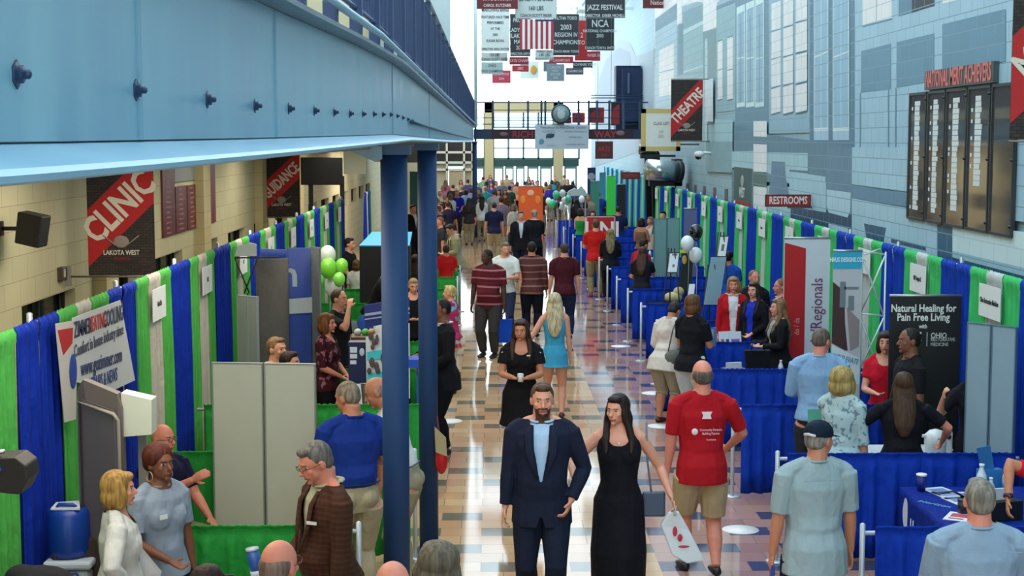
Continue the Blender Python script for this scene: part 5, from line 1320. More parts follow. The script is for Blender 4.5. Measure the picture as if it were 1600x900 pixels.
for px in (1347, 1384): B().tube([(x_(px), Yx, .0), (x_(px), Yx, z_(394))], .012, 6).obj('rod', mat('#cfdade', .35, .4), t)
# red / white fabric banner "edu/Regionals"
t, hw, zt = rollup('wide red and white fabric banner reading edu/Regionals, reading upward', 1225, 1297, 372, 19.9, 0, '#c9d3dc')
zc = lambda py: at_y(1260, py, 19.9).z; x_ = lambda px: at_y(px, 400, 19.9).x - t.location.x
B().slab([(x_(1226), -.008, zc(379)), (x_(1259), -.008, zc(388)), (x_(1259), -.008, .2), (x_(1226), -.008, .2)], (0, .003, 0)).obj('red_field', mat('#b30f16', .6), t)
text('miami.edu/Regionals', .215, mat('#7a3a66', .6), t, (x_(1278), -.010, zc(520)), (PI/2, -PI/2, 0), sx=.82, align='CENTER')
text('do / da', .1, mat('#e09a9a', .6), t, (x_(1247), -.012, zc(510)), (PI/2, -PI/2, 0), sx=.8)
# blue box tables and goods near the red jacket women
table('folding table in front of the women in red blazers', 3.10, 21.05, 1.5, .6, .75, 0, '#1238a8', 'royal blue tablecloth in front of the women in red blazers')
for i, (px, lab) in enumerate(((1135, 'leftmost brochure standing in the rack on the blue tablecloth'), (1143, 'middle brochure standing in the rack on the blue tablecloth'), (1151, 'rightmost brochure standing in the rack on the blue tablecloth'))):
    x = at_y(px, 480, 20.95).x; tt = thing('brochure', lab, 'brochure', (x, 20.95, .762), .2, 'standing brochures on the blue tablecloth'); B().slab([(-.09, 0, 0), (.09, 0, 0), (.09, .06, .30), (-.09, .06, .30)], (0, .008, 0)).obj('sheet', mat('#d7dde2', .5), tt); B().slab([(-.06, -.004, .06), (.06, -.004, .06), (.06, .03, .2), (-.06, .03, .2)], (0, .003, 0)).obj('picture', mat(('#b44a52', '#30343c', '#8f5a9a')[i], .5), tt)
table('folding table in the booth of the blonde woman in black', 3.48, 19.1, 1.4, .6, .75, 0, '#0f2f92', 'dark blue tablecloth under the black tote bag')
t = thing('tote_bag', 'black tote bag standing on the table by the woman in a black jacket', 'bag', (3.30, 18.85, .762)); B().slab([(-.14, -.06, 0), (.14, -.06, 0), (.16, -.05, .34), (-.16, -.05, .34)], (0, .12, 0)).obj('body', mat('#14151b', .7, kind='cloth'), t, bevel=.01); B().tube([(-.08, 0, .33), (-.06, 0, .46), (.06, 0, .46), (.08, 0, .33)], .008, 6).obj('handle', mat('#14151b', .7), t)
t = thing('bin', 'grey open box of leaflets on the dark blue tablecloth', 'box', (3.02, 18.95, .762), .3); B().box(-.13, .13, -.09, .09, 0, .10).obj('box', mat('#6d7680', .5), t); B().box(-.10, .10, -.02, .02, .1, .17).obj('leaflets', mat('#c8d0d8', .5), t)
bottle('small water bottle beside the black tote bag', 3.58, 18.8, .762, .22)
# easels and framed boards
def easel_board(label, px0, px1, py0, py1, Y, lean_px, col, edge, marks, leg=True):
    a0, a1 = at_y(px0, py1, Y), at_y(px1, py1, Y); c0, c1 = at_y(px0+lean_px, py0, Y+.12), at_y(px1+lean_px, py0, Y+.12)
    t = thing('easel_board', label, 'display board', ((a0.x+a1.x)/2, Y, 0)); o = Vector((t.location.x, Y, 0))
    P4 = [a0-o, a1-o, c1-o, c0-o]
    B().slab(P4, (0, .02, 0)).obj('board', mat(edge, .5), t)
    ce = sum(P4, Vector())/4; B().slab([ce+(p-ce)*.88+Vector((0, -.004, 0)) for p in P4], (0, .003, 0)).obj('sheet', mat(col, .6), t)
    if marks: 
        bb = B(); 
        for k_ in marks:
            m0 = P4[0].lerp(P4[3], k_[0]); m1 = P4[1].lerp(P4[2], k_[0]); n0 = P4[0].lerp(P4[3], k_[1]); n1 = P4[1].lerp(P4[2], k_[1])
            bb.slab([m0.lerp(m1, k_[2])+Vector((0, -.008, 0)), m0.lerp(m1, k_[3])+Vector((0, -.008, 0)), n0.lerp(n1, k_[3])+Vector((0, -.008, 0)), n0.lerp(n1, k_[2])+Vector((0, -.008, 0))], (0, .002, 0))
        bb.obj('printed_marks', mat('#5d646a', .6), t)
    if leg:
        for s in (-1, 1): B().tube([(s*.22, -.02, .0), (s*.05, .10, ce.z+.25)], .012, 6).obj('leg', mat('#15181c', .5), t)
        B().tube([(0, .45, 0), (0, .12, ce.z+.25)], .012, 6).obj('leg', mat('#15181c', .5), t)
    return t
easel_board('white poster in a black clip frame on an easel left of the white balloons', 1042, 1058, 394, 427, 26.9, 4, '#d9e2e8', '#1a1e22', [(.3, .42, .45, .65), (.84, .92, .3, .8)])
easel_board('white framed picture on an easel by the right drapes', 1120, 1134, 368, 402, 27.3, 5, '#dfe3df', '#1d2a2c', [(.3, .6, .35, .65)])
easel_board('large tilted grey-blue board on a black tripod right of the balloons', 1100, 1124, 402, 476, 23.6, 11, '#7799a4', '#7b9ba8', None)
easel_board('small white price card on the blue divider drape', 1074, 1083, 444, 475, 25.42, 3, '#d6dee6', '#d6dee6', None, leg=False)
t = thing('floor_banner', 'narrow black banner with gold and yellow print beside the clip frame easel', 'banner', (at_y(1072, 400, 27.6).x, 27.6, 0)); z0, z1 = at_y(1072, 455, 27.6).z, at_y(1072, 392, 27.6).z
B().slab([(-.13, 0, z0), (.10, 0, z0), (.13, 0, z1-.1), (-.06, 0, z1)], (0, .02, 0)).obj('cloth', mat('#15241f', .6), t); B().tube([(0, .03, 0), (0, .03, z1)], .012, 6).obj('pole', mat('#1a1a1a', .5), t)
B().ell((-.03, -.01, z1-.16), (.045, .01, .08)).obj('print', mat('#c8a24a', .6), t); B().box(-.11, .0, -.015, .0, z1-.04, z1+.02).obj('ribbon', mat('#c9d02a', .6), t)
t = thing('cushion', 'cream cushion shaped bundle on the table right of the brown-haired woman', 'cushion', (at_y(1052, 446, 27.6).x, 27.6, .76)); B().ell((0, 0, .10), (.17, .12, .10)).ell((.10, 0, .2), (.1, .08, .09)).obj('body', mat('#c9be92', .8, kind='cloth'), t)
table('folding table with the cream bundle near the balloons on the right', 3.30, 27.65, .9, .5, .75, 0, '#141a2c', 'black tablecloth near the white and black balloons')
for px, py, r_, c, lab in ((1087.5, 362, 10.5, '#0c1218', 'black balloon with a white streak above two white ones'), (1074, 380, 10.5, '#e2ebec', 'white balloon on the left below the black balloon'), (1087, 398, 10.5, '#e2ebec', 'white balloon on the right, lowest of the three by the easel')):
    balloon(lab, px, py, r_, 26.6+(px % 3)*.15, c, 'balloons beside the easel')
t = rollup('slim grey-violet roll-up banner in front of the right drapes', 1068, 1088, 326, 31.0, 0, '#5d6488')[0]
# rack of bottles / pamphlets on the navy table behind, red box sign
for i, (Y, lab, c) in enumerate(((24.3, 'blue covered table behind the tilted board', '#1238a8'), (29.3, 'blue covered table behind the leaning man in red', '#1238a8'), (34.3, 'blue covered table with the pale blue crate', '#123290'), (39.5, 'blue covered table beyond the red box sign', '#15348c'), (46.0, 'blue covered table under the green and white balloons', '#173a96'))):
    table('folding table under the ' + lab.replace('covered', 'cloth of the'), 3.85, Y, 1.2, .65, .75, 0, c, 'blue tablecloth of the ' + lab)
flat_sign('box_sign', 'large red box sign with white letters NI in the right booths', 917, 960, 338, 372, 37.6, '#b01018', [('UNI', .52, '#e6e2e0', .12, -.25, .95)], border=('#d9c9c6', .02), depth=.3)
t = [o for o in bpy.data.objects if o.name.startswith('box_sign')][0]
for s in (-.25, .25): B().tube([(s, .15, 0), (s, .15, 1.45)], .02, 6).obj('post', mat('#999999', .4, .5), t)
t = thing('crate', 'pale blue plastic crate full of bottles on a table in the right booths', 'crate', (max(3.45, at_y(979, 368, 34.2).x), 34.3, .762)); B().box(-.20, .20, -.15, .15, 0, .30).obj('box', mat('#7fb0c6', .4), t, bevel=.015)
for x in (-.1, 0, .1): B().lathe([(.03, .3), (.03, .42), (.012, .46)], (x, 0, 0), 10).obj('bottle_neck', mat('#dbe9ee', .3), t)
# bright banners by the far right wall
rollup('bright green roll-up banner in the distance by the right drapes', 947, 961, 275, 53, 0, '#3fe04a')
rollup('tall black display panel right of the bright green banner', 963, 977, 288, 50.5, 0, '#0a0d12')
rollup('pale teal display panel left of the bright green banner', 922, 936, 283, 56, 0, '#3f8a78')
t, hw, zt = rollup('dark blue roll-up banner with a white round seal in the distance', 917, 930, 262, 62, 0, '#2c4a86')
B().ell((0, -.02, at_y(923, 276, 62).z), (.15, .02, .15)).obj('seal', mat('#d2dcea', .6), t)
rollup('light blue display panel beyond the pale teal one', 936, 946, 270, 60, 0, '#4da6c8')
t, hw, zt = rollup('orange banner with a pale emblem in the middle of the far crowd', 810, 848, 291, 52, 0, '#dd5a1e')
B().ell((0, -.012, zt-.22), (.12, .008, .10)).obj('emblem', mat('#e9b48c', .6), t); B().ell((.25, -.012, zt-.45), (.1, .008, .14)).obj('flame_print', mat('#e8862a', .6), t); B().ell((-.25, -.012, zt-.45), (.1, .008, .14)).obj('flame_print', mat('#e8862a', .6), t)
# green, black and white balloon crowd on the right side
for i, (px, py, r_, c, n_) in enumerate(((869, 304, 5.5, '#3fbf8e', 'upper green'), (879, 302, 5, '#bcd2d0', 'pale grey'), (888, 311, 5.2, '#35b486', 'right green'), (863, 318, 5.8, '#3fd28e', 'large lower green'), (870, 319, 5, '#15201f', 'black'), (857, 314, 4.5, '#e4eeee', 'left white'), (882, 312, 4.8, '#dde9ea', 'middle white'), (877, 321, 5.2, '#e4eeee', 'lower white'), (909, 311, 4.8, '#e4eeee', 'far right white'), (883, 325, 4.5, '#cfe2de', 'lowest white'))):
    balloon('%s balloon in the distant bunch on the right of the aisle' % n_, px, py, r_, 46.2+.12*i, c, 'distant balloon bunch')
t = thing('table_tent', 'white draped canopy shape behind the distant balloons', 'display', (at_y(903, 310, 49).x, 49, 0)); z = lambda py: at_y(903, py, 49).z
b = B(); b.slab([(-.35, 0, z(306)), (.32, 0, z(306)), (.24, 0, z(297)), (.1, 0, z(291)), (0, 0, z(296)), (-.1, 0, z(294)), (-.3, 0, z(299))], (0, .3, 0)); b.obj('canopy', mat('#aebfbf', .7, kind='cloth'), t); B().tube([(-.25, .15, 0), (-.25, .15, z(306))], .02, 6).tube([(.25, .15, 0), (.25, .15, z(306))], .02, 6).obj('pole', mat('#999999', .4), t)

# floor stickers
for i, (px, py, lab) in enumerate(((1157, 828, 'round white floor sticker beside the red T-shirt man'), (970, 541, 'round white floor sticker in the aisle left of the woman in white'), (1021, 614.5, 'round white floor sticker at the aisle edge behind the woman in black dress'), (1033, 666, 'round white floor sticker under the sandals of the woman in white'), (702, 658, 'round white floor sticker behind the man in a black suit'))):
    c = at_z(px, py, 0); tag(B().lathe([(.175, 0), (.175, .003)], (0, 0, .001), 32).obj('floor_sticker', mat('#e4e6e4', .5), loc=(c.x, c.y, 0)), lab, 'sticker', 'round floor stickers')

# ---- LEFT SIDE
# white two-leaf board
folding_panel('large white folding display board in the left booths', 327, 492, 563, 571, 12.45, 12.35, '#b9bfae', '#8c9790', 2, .05)
# grey upright case with angled top and white box on its side
Yc = 10.42; x_ = lambda px: at_y(px, 400, Yc).x; z_ = lambda py: at_y(150, py, Yc).z
t = thing('booth_case', 'grey-brown moulded display case with a rounded top edge leaning by the left drapes', 'case', (0, Yc, 0))
pts = [(x_(106), .15, .02), (x_(183), .0, .02), (x_(184), 0, z_(640)), (x_(178), 0, z_(616)), (x_(166), .02, z_(612)), (x_(118), .1, z_(597)), (x_(106), .15, z_(612))]
B().slab(pts, (0, .10, 0)).obj('shell', mat('#6b625e', .5), t)
B().slab([(x_(110), .11, .05), (x_(177), -.02, .05), (x_(179), -.02, z_(652)), (x_(172), -.02, z_(641)), (x_(114), .10, z_(628))], (0, .02, 0)).obj('front_panel', mat('#5f5a60', .5), t)
B().tube([(x_(112), .07, .05), (x_(112), .07, z_(630)), (x_(174), -.05, z_(645)), (x_(181), -.05, z_(655)), (x_(182), -.05, .05)], .014, 6).obj('piping', mat('#8f8880', .5), t)
t = thing('lamp_box', 'small white box fixed beside the grey display case', 'box', (x_(204), Yc+.05, 0)); B().slab([(-.10, 0, z_(685)), (.11, -.03, z_(680)), (.115, -.03, z_(626)), (-.10, 0, z_(616))], (0, .16, 0)).obj('box', mat('#d9e0cf', .5), t); B().box(-.03, .03, .16, .2, 0, z_(640)).obj('stand', mat('#8f8f88', .5), t)
# zimmer style vinyl banner on the drapes
Xz = XLc+.14
t = thing('vinyl_banner', 'white vinyl heating and cooling banner pinned across the left drapes', 'banner', (Xz, 0, 0)); 
def zp(px, py): v = at_x(px, py, Xz); return Vector((0, v.y, v.z))
B().slab([zp(112, 497), zp(187, 469), zp(210, 594), zp(178, 609), zp(118, 597)], (.006, 0, 0)).obj('sheet', mat('#d2d6d6', .5), t)
o = B().slab([zp(86, 506), zp(113, 501), zp(118, 600), zp(117, 655), zp(100, 660)], (.008, 0, 0)).obj('side_sheet', mat('#cfcac4', .5), t)
B().slab([zp(88, 516), zp(112, 512), zp(111, 536), zp(97, 555)], (.011, 0, 0)).obj('red_triangle', mat('#b5161c', .6), t)
bb = B(); v = zp(112, 580); bb.ell((v.x+.012, v.y, v.z), (.006, .10, .13)); bb.obj('blue_seal', mat('#1d3f9c', .6), t)
ang = lambda a, c: math.atan2(c.z-a.z, c.y-a.y)
def ztext(s_, p0, p1, size, col, sx=.8):
    a, c = zp(*p0), zp(*p1); m_ = (a+c)/2; text(s_, size, mat(col, .6), t, (.012, m_.y, m_.z), (PI/2, -ang(a, c)*1.0, PI/2), sx=sx, bold=.01)
ztext('ZIMMER', (114, 517), (140, 509), .17, '#3a3f5c'); ztext('HEATING', (141, 508), (160, 501), .17, '#c03a34', .75); ztext('COOLING', (163, 500), (187, 490), .19, '#3a3f5c', .75)
ztext('Comfort in home industry since', (118, 548), (187, 516), .13, '#4a4f64', .9); ztext('www.gozimmer.com', (130, 575), (184, 556), .17, '#34406c', .9); ztext('REPAIRS & NEWS', (142, 601), (176, 587), .15, '#3a4f8c', .8)
# blue insulated bag over a white container
x, y = at_y(107, 800, 10.5).x, 10.5
t = thing('storage_box', 'white storage tub with a blue handle at the lower left', 'box', (x+.01, y, 0), 0); B().box(-.13, .16, -.16, .16, 0, .76).obj('tub', mat('#b9c8d2', .4), t, bevel=.03); B().box(-.15, .18, -.18, .18, .76, .82).obj('lid', mat('#c4d4e2', .4), t, bevel=.02); B().tube([(-.07, -.18, .68), (-.05, -.20, .75), (.09, -.20, .75), (.11, -.18, .68)], .010, 8).obj('handle', mat('#1a3f7a', .4), t)
t = thing('cooler_bag', 'royal blue water cooler shaped bag standing on the white storage tub', 'bag', (x, y, .83)); B().lathe([(.135, 0), (.15, .05), (.147, .29), (.13, .33), (.08, .335)], n=28).obj('body', mat('#12409e', .35), t); B().tube([(-.07, -.07, .33), (-.04, -.08, .37), (.05, -.08, .37), (.09, -.06, .33)], (.014), 8).obj('handle', mat('#12409e', .4), t); B().slab([(-.09, -.11, .337), (.11, -.11, .337), (.07, .03, .36), (-.09, .02, .35)], (0, 0, .012)).obj('white_insert', mat('#cdd8e4', .5), t)
# loudspeaker / spotlight poking in at the left edge
Ys = 8.0; c = at_y(18, 740, Ys)
t = thing('spotlight', 'black flood light head with a bright blue lens at the left edge', 'lamp', (c.x, Ys, c.z))
B().slab([(-.20, 0, -.09), (.04, 0, -.115), (.085, 0, -.03), (.075, 0, .04), (.02, 0, .085), (-.1, 0, .08)], (0, .22, 0)).obj('housing', mat('#181310', .5), t, bevel=.008); B().slab([(-.10, -.01, -.04), (-.05, -.01, .02), (-.07, -.01, .065), (-.2, -.01, .05)], (0, .01, 0)).obj('lens', mat('#1858b8', .2), t); B().tube([(-.12, .05, .10), (-.05, .05, .11)], .012, 6).obj('clamp', mat('#c8ccd0', .3, .8), t); B().tube([(-.18, .1, -c.z+.01), (-.18, .1, 0)], .02, 8).obj('pole', mat('#1a1a1a', .5), t)
# chair with dark jackets at lower left
t = thing('padded_chair', 'dark padded chair partly seen behind the blonde woman in white', 'chair', (at_y(158, 800, 10.35).x-.08, 10.2, 0), R(20))
B().box(-.24, .24, -.22, .22, .43, .49).obj('seat', mat('#2a2a2e', .8, kind='cloth'), t, bevel=.02); B().slab([(-.22, .22, .55), (.22, .22, .55), (.18, .26, .95), (-.18, .26, .95)], (0, .05, 0)).obj('backrest', mat('#3f3834', .8, kind='cloth'), t, bevel=.02)
for sx in (-1, 1):
    for sy in (-1, 1): B().tube([(sx*.22, sy*.2, 0), (sx*.22, sy*.2, .43)], .012, 6).obj('leg', mat('#15151a', .4, .5), t)
c = at_y(60, 895, 8.9)
t = thing('jacket_heap', 'dark grey jacket heaped over a chair back at the bottom left corner', 'jacket', (c.x, 8.9, 0)); b = B(); b.ell((0, 0, c.z-.06), (.22, .16, .10)).ell((-.10, .0, c.z-.02), (.10, .1, .07)).ell((.10, 0, c.z-.1), (.12, .12, .1)).tube([(-.15, 0, c.z-.1), (.0, -.1, c.z-.28), (.1, 0, c.z-.5)], .10, 12); o = b.obj('cloth', mat('#2f3034', .9, kind='cloth'), t); reg(o, .016, 2, None)
B().box(-.2, .2, .02, .06, c.z-.6, c.z-.12).obj('chair_back', mat('#202226', .6), t)
for sx in (-.18, .18): B().tube([(sx, .04, 0), (sx, .04, c.z-.55)], .014, 6).obj('leg', mat('#15151a', .4, .5), t)
# seat under the seated bald man
t = thing('folding_chair', 'folding chair under the seated man in the navy polo', 'chair', (at_z(252, 677, 1.32).x, at_z(252, 677, 1.32).y+.05, 0), R(25))
B().box(-.22, .22, -.2, .2, .40, .435).obj('seat', mat('#3a3d42', .5), t, bevel=.01); B().box(-.2, .2, .2, .23, .55, .8).obj('backrest', mat('#3a3d42', .5), t, bevel=.01)
for sx in (-1, 1): B().tube([(sx*.2, -.25, 0), (sx*.2, .22, .8)], .011, 6).tube([(sx*.2, .2, 0), (sx*.2, -.18, .42)], .011, 6).obj('leg', mat('#8a8d92', .4, .6), t)
# bottom table with goods
table('folding table at the bottom left, in front of the green divider', -1.62, 9.75, .75, .6, .76, 0, '#c9cdc8', 'white tablecloth at the bottom left with a bottle and leaflets')
bottle('clear water bottle on the bottom left table', at_y(326, 880, 9.65).x, 9.65, .772, .21, lab='#c4d6dc')
bottle('short clear bottle cut by the bottom edge beside the water bottle', at_y(316, 895, 9.55).x-.03, 9.55, .772, .12, lab='#c4d6dc')
t = thing('can_tower', 'tilted blue cylinder with white print held above the bottom left table', 'tin', (at_y(399, 850, 9.8).x, 9.8, .772)); B().tube([(.02, 0, .06), (-.02, 0, .27)], .042, 20, flat=True).obj('body', mat('#1c4f9c', .35), t); B().tube([(-.02, 0, .27), (-.022, 0, .285)], .044, 20, flat=True).obj('rim', mat('#a9bfd4', .3), t); B().tube([(.012, 0, .10), (.005, 0, .14)], .0432, 20, flat=True).obj('band', mat('#cfdcea', .4), t); B().box(-.05, .06, -.04, .04, 0, .06).obj('base', mat('#8fa3b8', .4), t)
t = thing('small_box', 'small white box beside the tilted blue cylinder', 'box', (at_y(417, 852, 9.7).x, 9.75, .772), .2); B().box(-.045, .045, -.03, .03, 0, .20).obj('box', mat('#d6dce2', .5), t, bevel=.004); B().box(-.04, .04, -.032, -.03, .05, .12).obj('panel', mat('#9fb0c4', .5), t)
t = thing('leaflet_rack', 'small rack of black and white leaflets on the bottom left table', 'holder', (at_y(354, 885, 9.6).x, 9.6, .772), .3)
for k_ in range(4): B().slab([(-.05, k_*.025, 0), (.05, k_*.025, 0), (.055, k_*.025+.01, .11+.01*k_), (-.045, k_*.025+.01, .11+.01*k_)], (0, .006, 0)).obj('leaflet', mat(('#e0e4e4', '#22262a', '#dfe3e3', '#30343a')[k_], .5), t)
t = thing('snack_pile', 'small heap of yellow and white packets on the bottom left table', 'packets', (at_y(376, 893, 9.55).x, 9.58, .772)); 
for k_, (x, yy, c) in enumerate(((-.06, 0, '#c9b050'), (.0, .03, '#e0dcc8'), (.05, -.02, '#c8a860'), (.02, -.05, '#3a8fb0'))): B().box(x-.03, x+.03, yy-.02, yy+.02, 0, .05+.02*(k_ % 2), rz=.4*k_).obj('packet', mat(c, .5), t)
# tall curved booth wall (blue and grey) with letter and tripod frame
Yb = 19.0; x_ = lambda px: at_y(px, 400, Yb).x; z_ = lambda py: at_y(450, py, Yb).z
t = thing('booth_wall', 'tall curved grey and royal blue exhibition wall with a white stripe', 'display wall', (0, Yb, 0))
def curve_wall(p0, p1, bulge, z0, z1, n=10, th=.03):
    b = B(); P0, P1 = Vector(p0), Vector(p1); d = (P1-P0); nrm = Vector((-d.y, d.x)).normalized(); fr, bk = [], []
    for i in range(n+1):
        f = i/n; q = P0+d*f+nrm*bulge*4*f*(1-f); fr.append(q); bk.append(q+nrm*th)
    V = lambda q, z: b.bm.verts.new((q.x, q.y, z))
    ring = fr+bk[::-1]; lo = [V(q, z0) for q in ring]; hi = [V(q, z1) for q in ring]; m = len(ring)
    for i in range(m): b._f([lo[i], lo[(i+1) % m], hi[(i+1) % m], hi[i]])
    for i in range(n): b._f([hi[i], hi[i+1], hi[m-2-i], hi[m-1-i]])
    return b
curve_wall((x_(406), -.3), (x_(452), -.1), -.06, .02, z_(402)).obj('grey_wing', mat('#66645f', .8, kind='cloth'), t)
curve_wall((x_(448), .0), (x_(486), .1), -.0, .02, z_(388)).obj('blue_centre', mat('#12409c', .6), t)
curve_wall((x_(484), .06), (x_(500), -.15), .03, .02, z_(386)).obj('grey_end', mat('#6d7577', .8, kind='cloth'), t)
curve_wall((x_(400), .3), (x_(450), .05), 0, z_(407), z_(391)).obj('top_cover', mat('#1740a0', .6), t)
B().slab([(x_(451.5), -.03, z_(490)), (x_(486), .055, z_(489)), (x_(486), .055, z_(465)), (x_(451.5), -.03, z_(467))], (0, -.006, 0)).obj('white_stripe', mat('#cfd9dc', .6), t)
text('n', .46, mat('#cfe0ee', .6), t, (x_(452), -.03, z_(429)), (PI/2, 0, 0), bold=.02); text('®', .10, mat('#6f93d8', .6), t, (x_(457), -.04, z_(414)), (PI/2, 0, 0))
t = thing('tripod_frame', 'dark spindly stand holding a small white light panel before the left drapes', 'stand', (at_y(386, 400, 18.2).x, 18.2, 0)); z_ = lambda py: at_y(386, py, 18.2).z
for (a, c) in (((-.14, z_(405)), (.02, z_(458))), ((.12, z_(405)), (-.04, z_(458))), ((-.15, z_(403)), (.35, z_(402))), ((0, z_(458)), (0, .0))): B().tube([(a[0], 0, a[1]), (c[0], 0, c[1])], .009, 6).obj('rod', mat('#33201d', .5), t)
B().slab([(-.15, 0, z_(400)), (.11, 0, z_(400)), (.11, 0, z_(382)), (.03, 0, z_(379)), (-.10, 0, z_(384))], (0, .03, 0)).obj('light_panel', mat('#c4cec6', .5), t)
folding_panel('narrow grey two-leaf board standing before the left drapes', 370, 402, 458, 466, 18.9-1.6, 17.1, '#8d948f', '#a5b0b2', 2)
# lime and white balloons
for px, py, r_, c, lab in ((512, 398, 13, '#dfe6dc', 'white balloon at the top of the cluster in the left booths'), (513, 418, 13.5, '#7ed63a', 'lime green balloon in the middle of the left cluster'), (534, 415, 10, '#86de40', 'lime green balloon at the right of the left cluster'), (497, 440, 10.5, '#5fcb3c', 'green balloon at the left, partly behind the curved wall'), (530, 436, 9.5, '#8ae050', 'lime green balloon tucked low on the right of the left cluster'), (521, 446, 14, '#dfe6dc', 'white balloon lowest in the left cluster')):
    balloon(lab, px, py, r_, 21.4 + ((px*7) % 5)*.16, c, 'balloons over the left booths')
# brochure counter and posters next to the first column
table('long table beside the nearest column, behind the woman in a floral top', -1.30, 17.4, .62, 1.7, .78, 0, '#101c3c', 'navy printed tablecloth beside the nearest column')
Yt = 17.0; x_ = lambda px: at_y(px, 500, Yt).x; z_ = lambda py: at_y(580, py, Yt).z
t = thing('tabletop_poster', 'tabletop poster of medical cut-outs with turquoise bands behind the nearest column', 'poster', (0, Yt, 0))
B().slab([(x_(572), 0, z_(622)), (x_(640), -.02, z_(622)), (x_(640), -.02, z_(505)), (x_(571), 0, z_(527))], (0, .02, 0)).obj('board', mat('#c9d4d6', .6), t)
for (a, c, d, e) in ((563, 556, 548, 540), (603, 592, 582, 574)): B().slab([(x_(573), -.01, z_(a)), (x_(636), -.03, z_(c)), (x_(636), -.03, z_(e)), (x_(573), -.01, z_(d+2))], (0, .004, 0)).obj('band', mat('#3fc2cc', .6), t)
rnd = random.Random(4); bb = B()
for k_ in range(12): px, py = rnd.uniform(576, 602), rnd.choice((535, 570))+rnd.uniform(-12, 14); bb.ell((x_(px), -.035, z_(py)), (.015+.015*rnd.random(), .004, .03+.03*rnd.random()), None, 8, 6)
bb.obj('figures', mat('#5a4348', .6), t)
Yt2 = 19.6; x2 = lambda px: at_y(px, 500, Yt2).x; z2 = lambda py: at_y(580, py, Yt2).z
t = thing('tabletop_poster', 'blue and purple banner with white lines above the brochure table', 'poster', (0, Yt2, 0))
B().slab([(x2(570), 0, z2(512)), (x2(640), 0, z2(500)), (x2(640), 0, z2(465)), (x2(569), 0, z2(477))], (0, .02, 0)).obj('board', mat('#2c3f8c', .6), t); B().slab([(x2(570), -.006, z2(494)), (x2(640), -.006, z2(484)), (x2(640), -.006, z2(480)), (x2(570), -.006, z2(490))], (0, .004, 0)).slab([(x2(570), -.006, z2(500)), (x2(640), -.006, z2(490)), (x2(640), -.006, z2(488)), (x2(570), -.006, z2(498))], (0, .004, 0)).obj('white_lines', mat('#c6cdea', .6), t)
B().box(x2(569), x2(640), .02, .1, 0, .78).obj('support', mat('#1c2854', .6), t)
t = thing('brochure_box', 'navy display box with four white logo squares by the floral top woman', 'box', (at_y(558, 550, 17.3).x, 17.3, .79)); z = lambda py: at_y(560, py, 17.3).z
zz = z(535); B().box(-.10, .12, 0, .2, 0, max(.2, zz-.79)).obj('box', mat('#14204c', .5), t); 
for x0, x1, a, c in ((-.08, 0, 551, 542), (-.08, 0, 560, 553), (-.08, -.01, 569, 563)): B().box(x0, x1, -.006, 0, z(a)-.79, z(c)-.79).obj('logo_square', mat('#cdd6e2', .5), t)
B().ell((.055, -.004, z(550)-.79), (.03, .005, .045)).obj('shield', mat('#b9c8dc', .5), t)
t = thing('brochure_rack', 'fanned stack of white and green brochures on the navy table', 'brochures', (at_y(562, 590, 16.7).x, 16.75, .79), -.2)
for k_ in range(6): B().slab([(-.13+k_*.035, k_*.03, 0), (-.03+k_*.045, k_*.03, 0), (-.06+k_*.045, k_*.03+.04, .22), (-.15+k_*.035, k_*.03+.04, .22)], (0, .005, 0)).obj('brochure', mat(('#3c9c48', '#d8dcdc', '#3f4a48', '#dfe3e3', '#4fae58', '#d4d9d9')[k_], .5), t)
bottle('small clear bottle on the brochure table near the nearest column', at_y(584, 540, 16.6).x, 16.6, .79, .24)
t = thing('produce_tray', 'wooden counter tray with green and orange items behind the man in black', 'tray', (at_y(558, 520, 19.9).x, 20.0, 0)); z = at_y(558, 524, 20.0).z
B().box(-.22, .3, -.2, .2, z-.05, z).obj('tray', mat('#6e5a48', .6), t); B().box(-.2, .28, -.18, .18, 0, z-.05).obj('counter', mat('#2a2420', .6), t)
for k_, (x, c) in enumerate(((-.12, '#4ab04a'), (0, '#d8d8cc'), (.1, '#58b858'), (.18, '#c8905a'))): B().ell((x, 0, z+.04), (.05, .05, .05)).obj('item', mat(c, .6), t)
# black booth with turquoise top behind the column
Y_ = 26.5; a, c = at_y(562, 440, Y_), at_y(640, 385, Y_)
t = thing('booth_box', 'black booth box with a bright turquoise top beside the nearest column', 'display', ((a.x+c.x)/2, Y_, 0)); hw = (c.x-a.x)/2; B().box(-hw, hw, 0, .5, 0, c.z).obj('box', mat('#07080c', .6), t); B().slab([(-hw, 0, c.z), (hw, 0, c.z), (hw, .9, c.z+.18), (-hw+.15, .9, c.z+.18)], (0, 0, .02)).obj('top', mat('#2aa6d8', .5), t)
# stroller-like heap of clothes racks
t = thing('merchandise_table', 'table heaped with coloured cloths between the man in black and the column', 'table', (at_y(572, 470, 22.3).x, 22.2, 0))
B().box(-.5, .5, -.3, .3, .72, .75).obj('tabletop', mat('#5b4a4a', .6), t)
for sx in (-.45, .45): B().tube([(sx, 0, 0), (sx, 0, .72)], .02, 8).obj('leg', mat('#5a5c60', .4), t)
for x, c, h in ((-.38, '#8c1a3c', .35), (-.18, '#5f6a64', .36), (.0, '#2a4fa0', .46), (.22, '#cfd4d2', .38), (.4, '#20242c', .42)): o = B().ell((x, 0, .75+h*.42), (.15, .2, h*.5)).obj('cloth', mat(c, .8, kind='cloth'), t)
# things in the aisle-side left booths further back
for Y, lab in ((29.2, 'far table by the boy in red'), (33.8, 'far table by the beige blazer')):
    table('folding table under the green cloth, ' + lab, -1.35, Y, 1.2, .65, .75, 0, '#2fae4c', 'bright green tablecloth of the ' + lab)
t = rollup('teal and dark roll-up banner left of the second column in the distance', 641, 654, 268, 45, 0, '#1f5f58')[0]
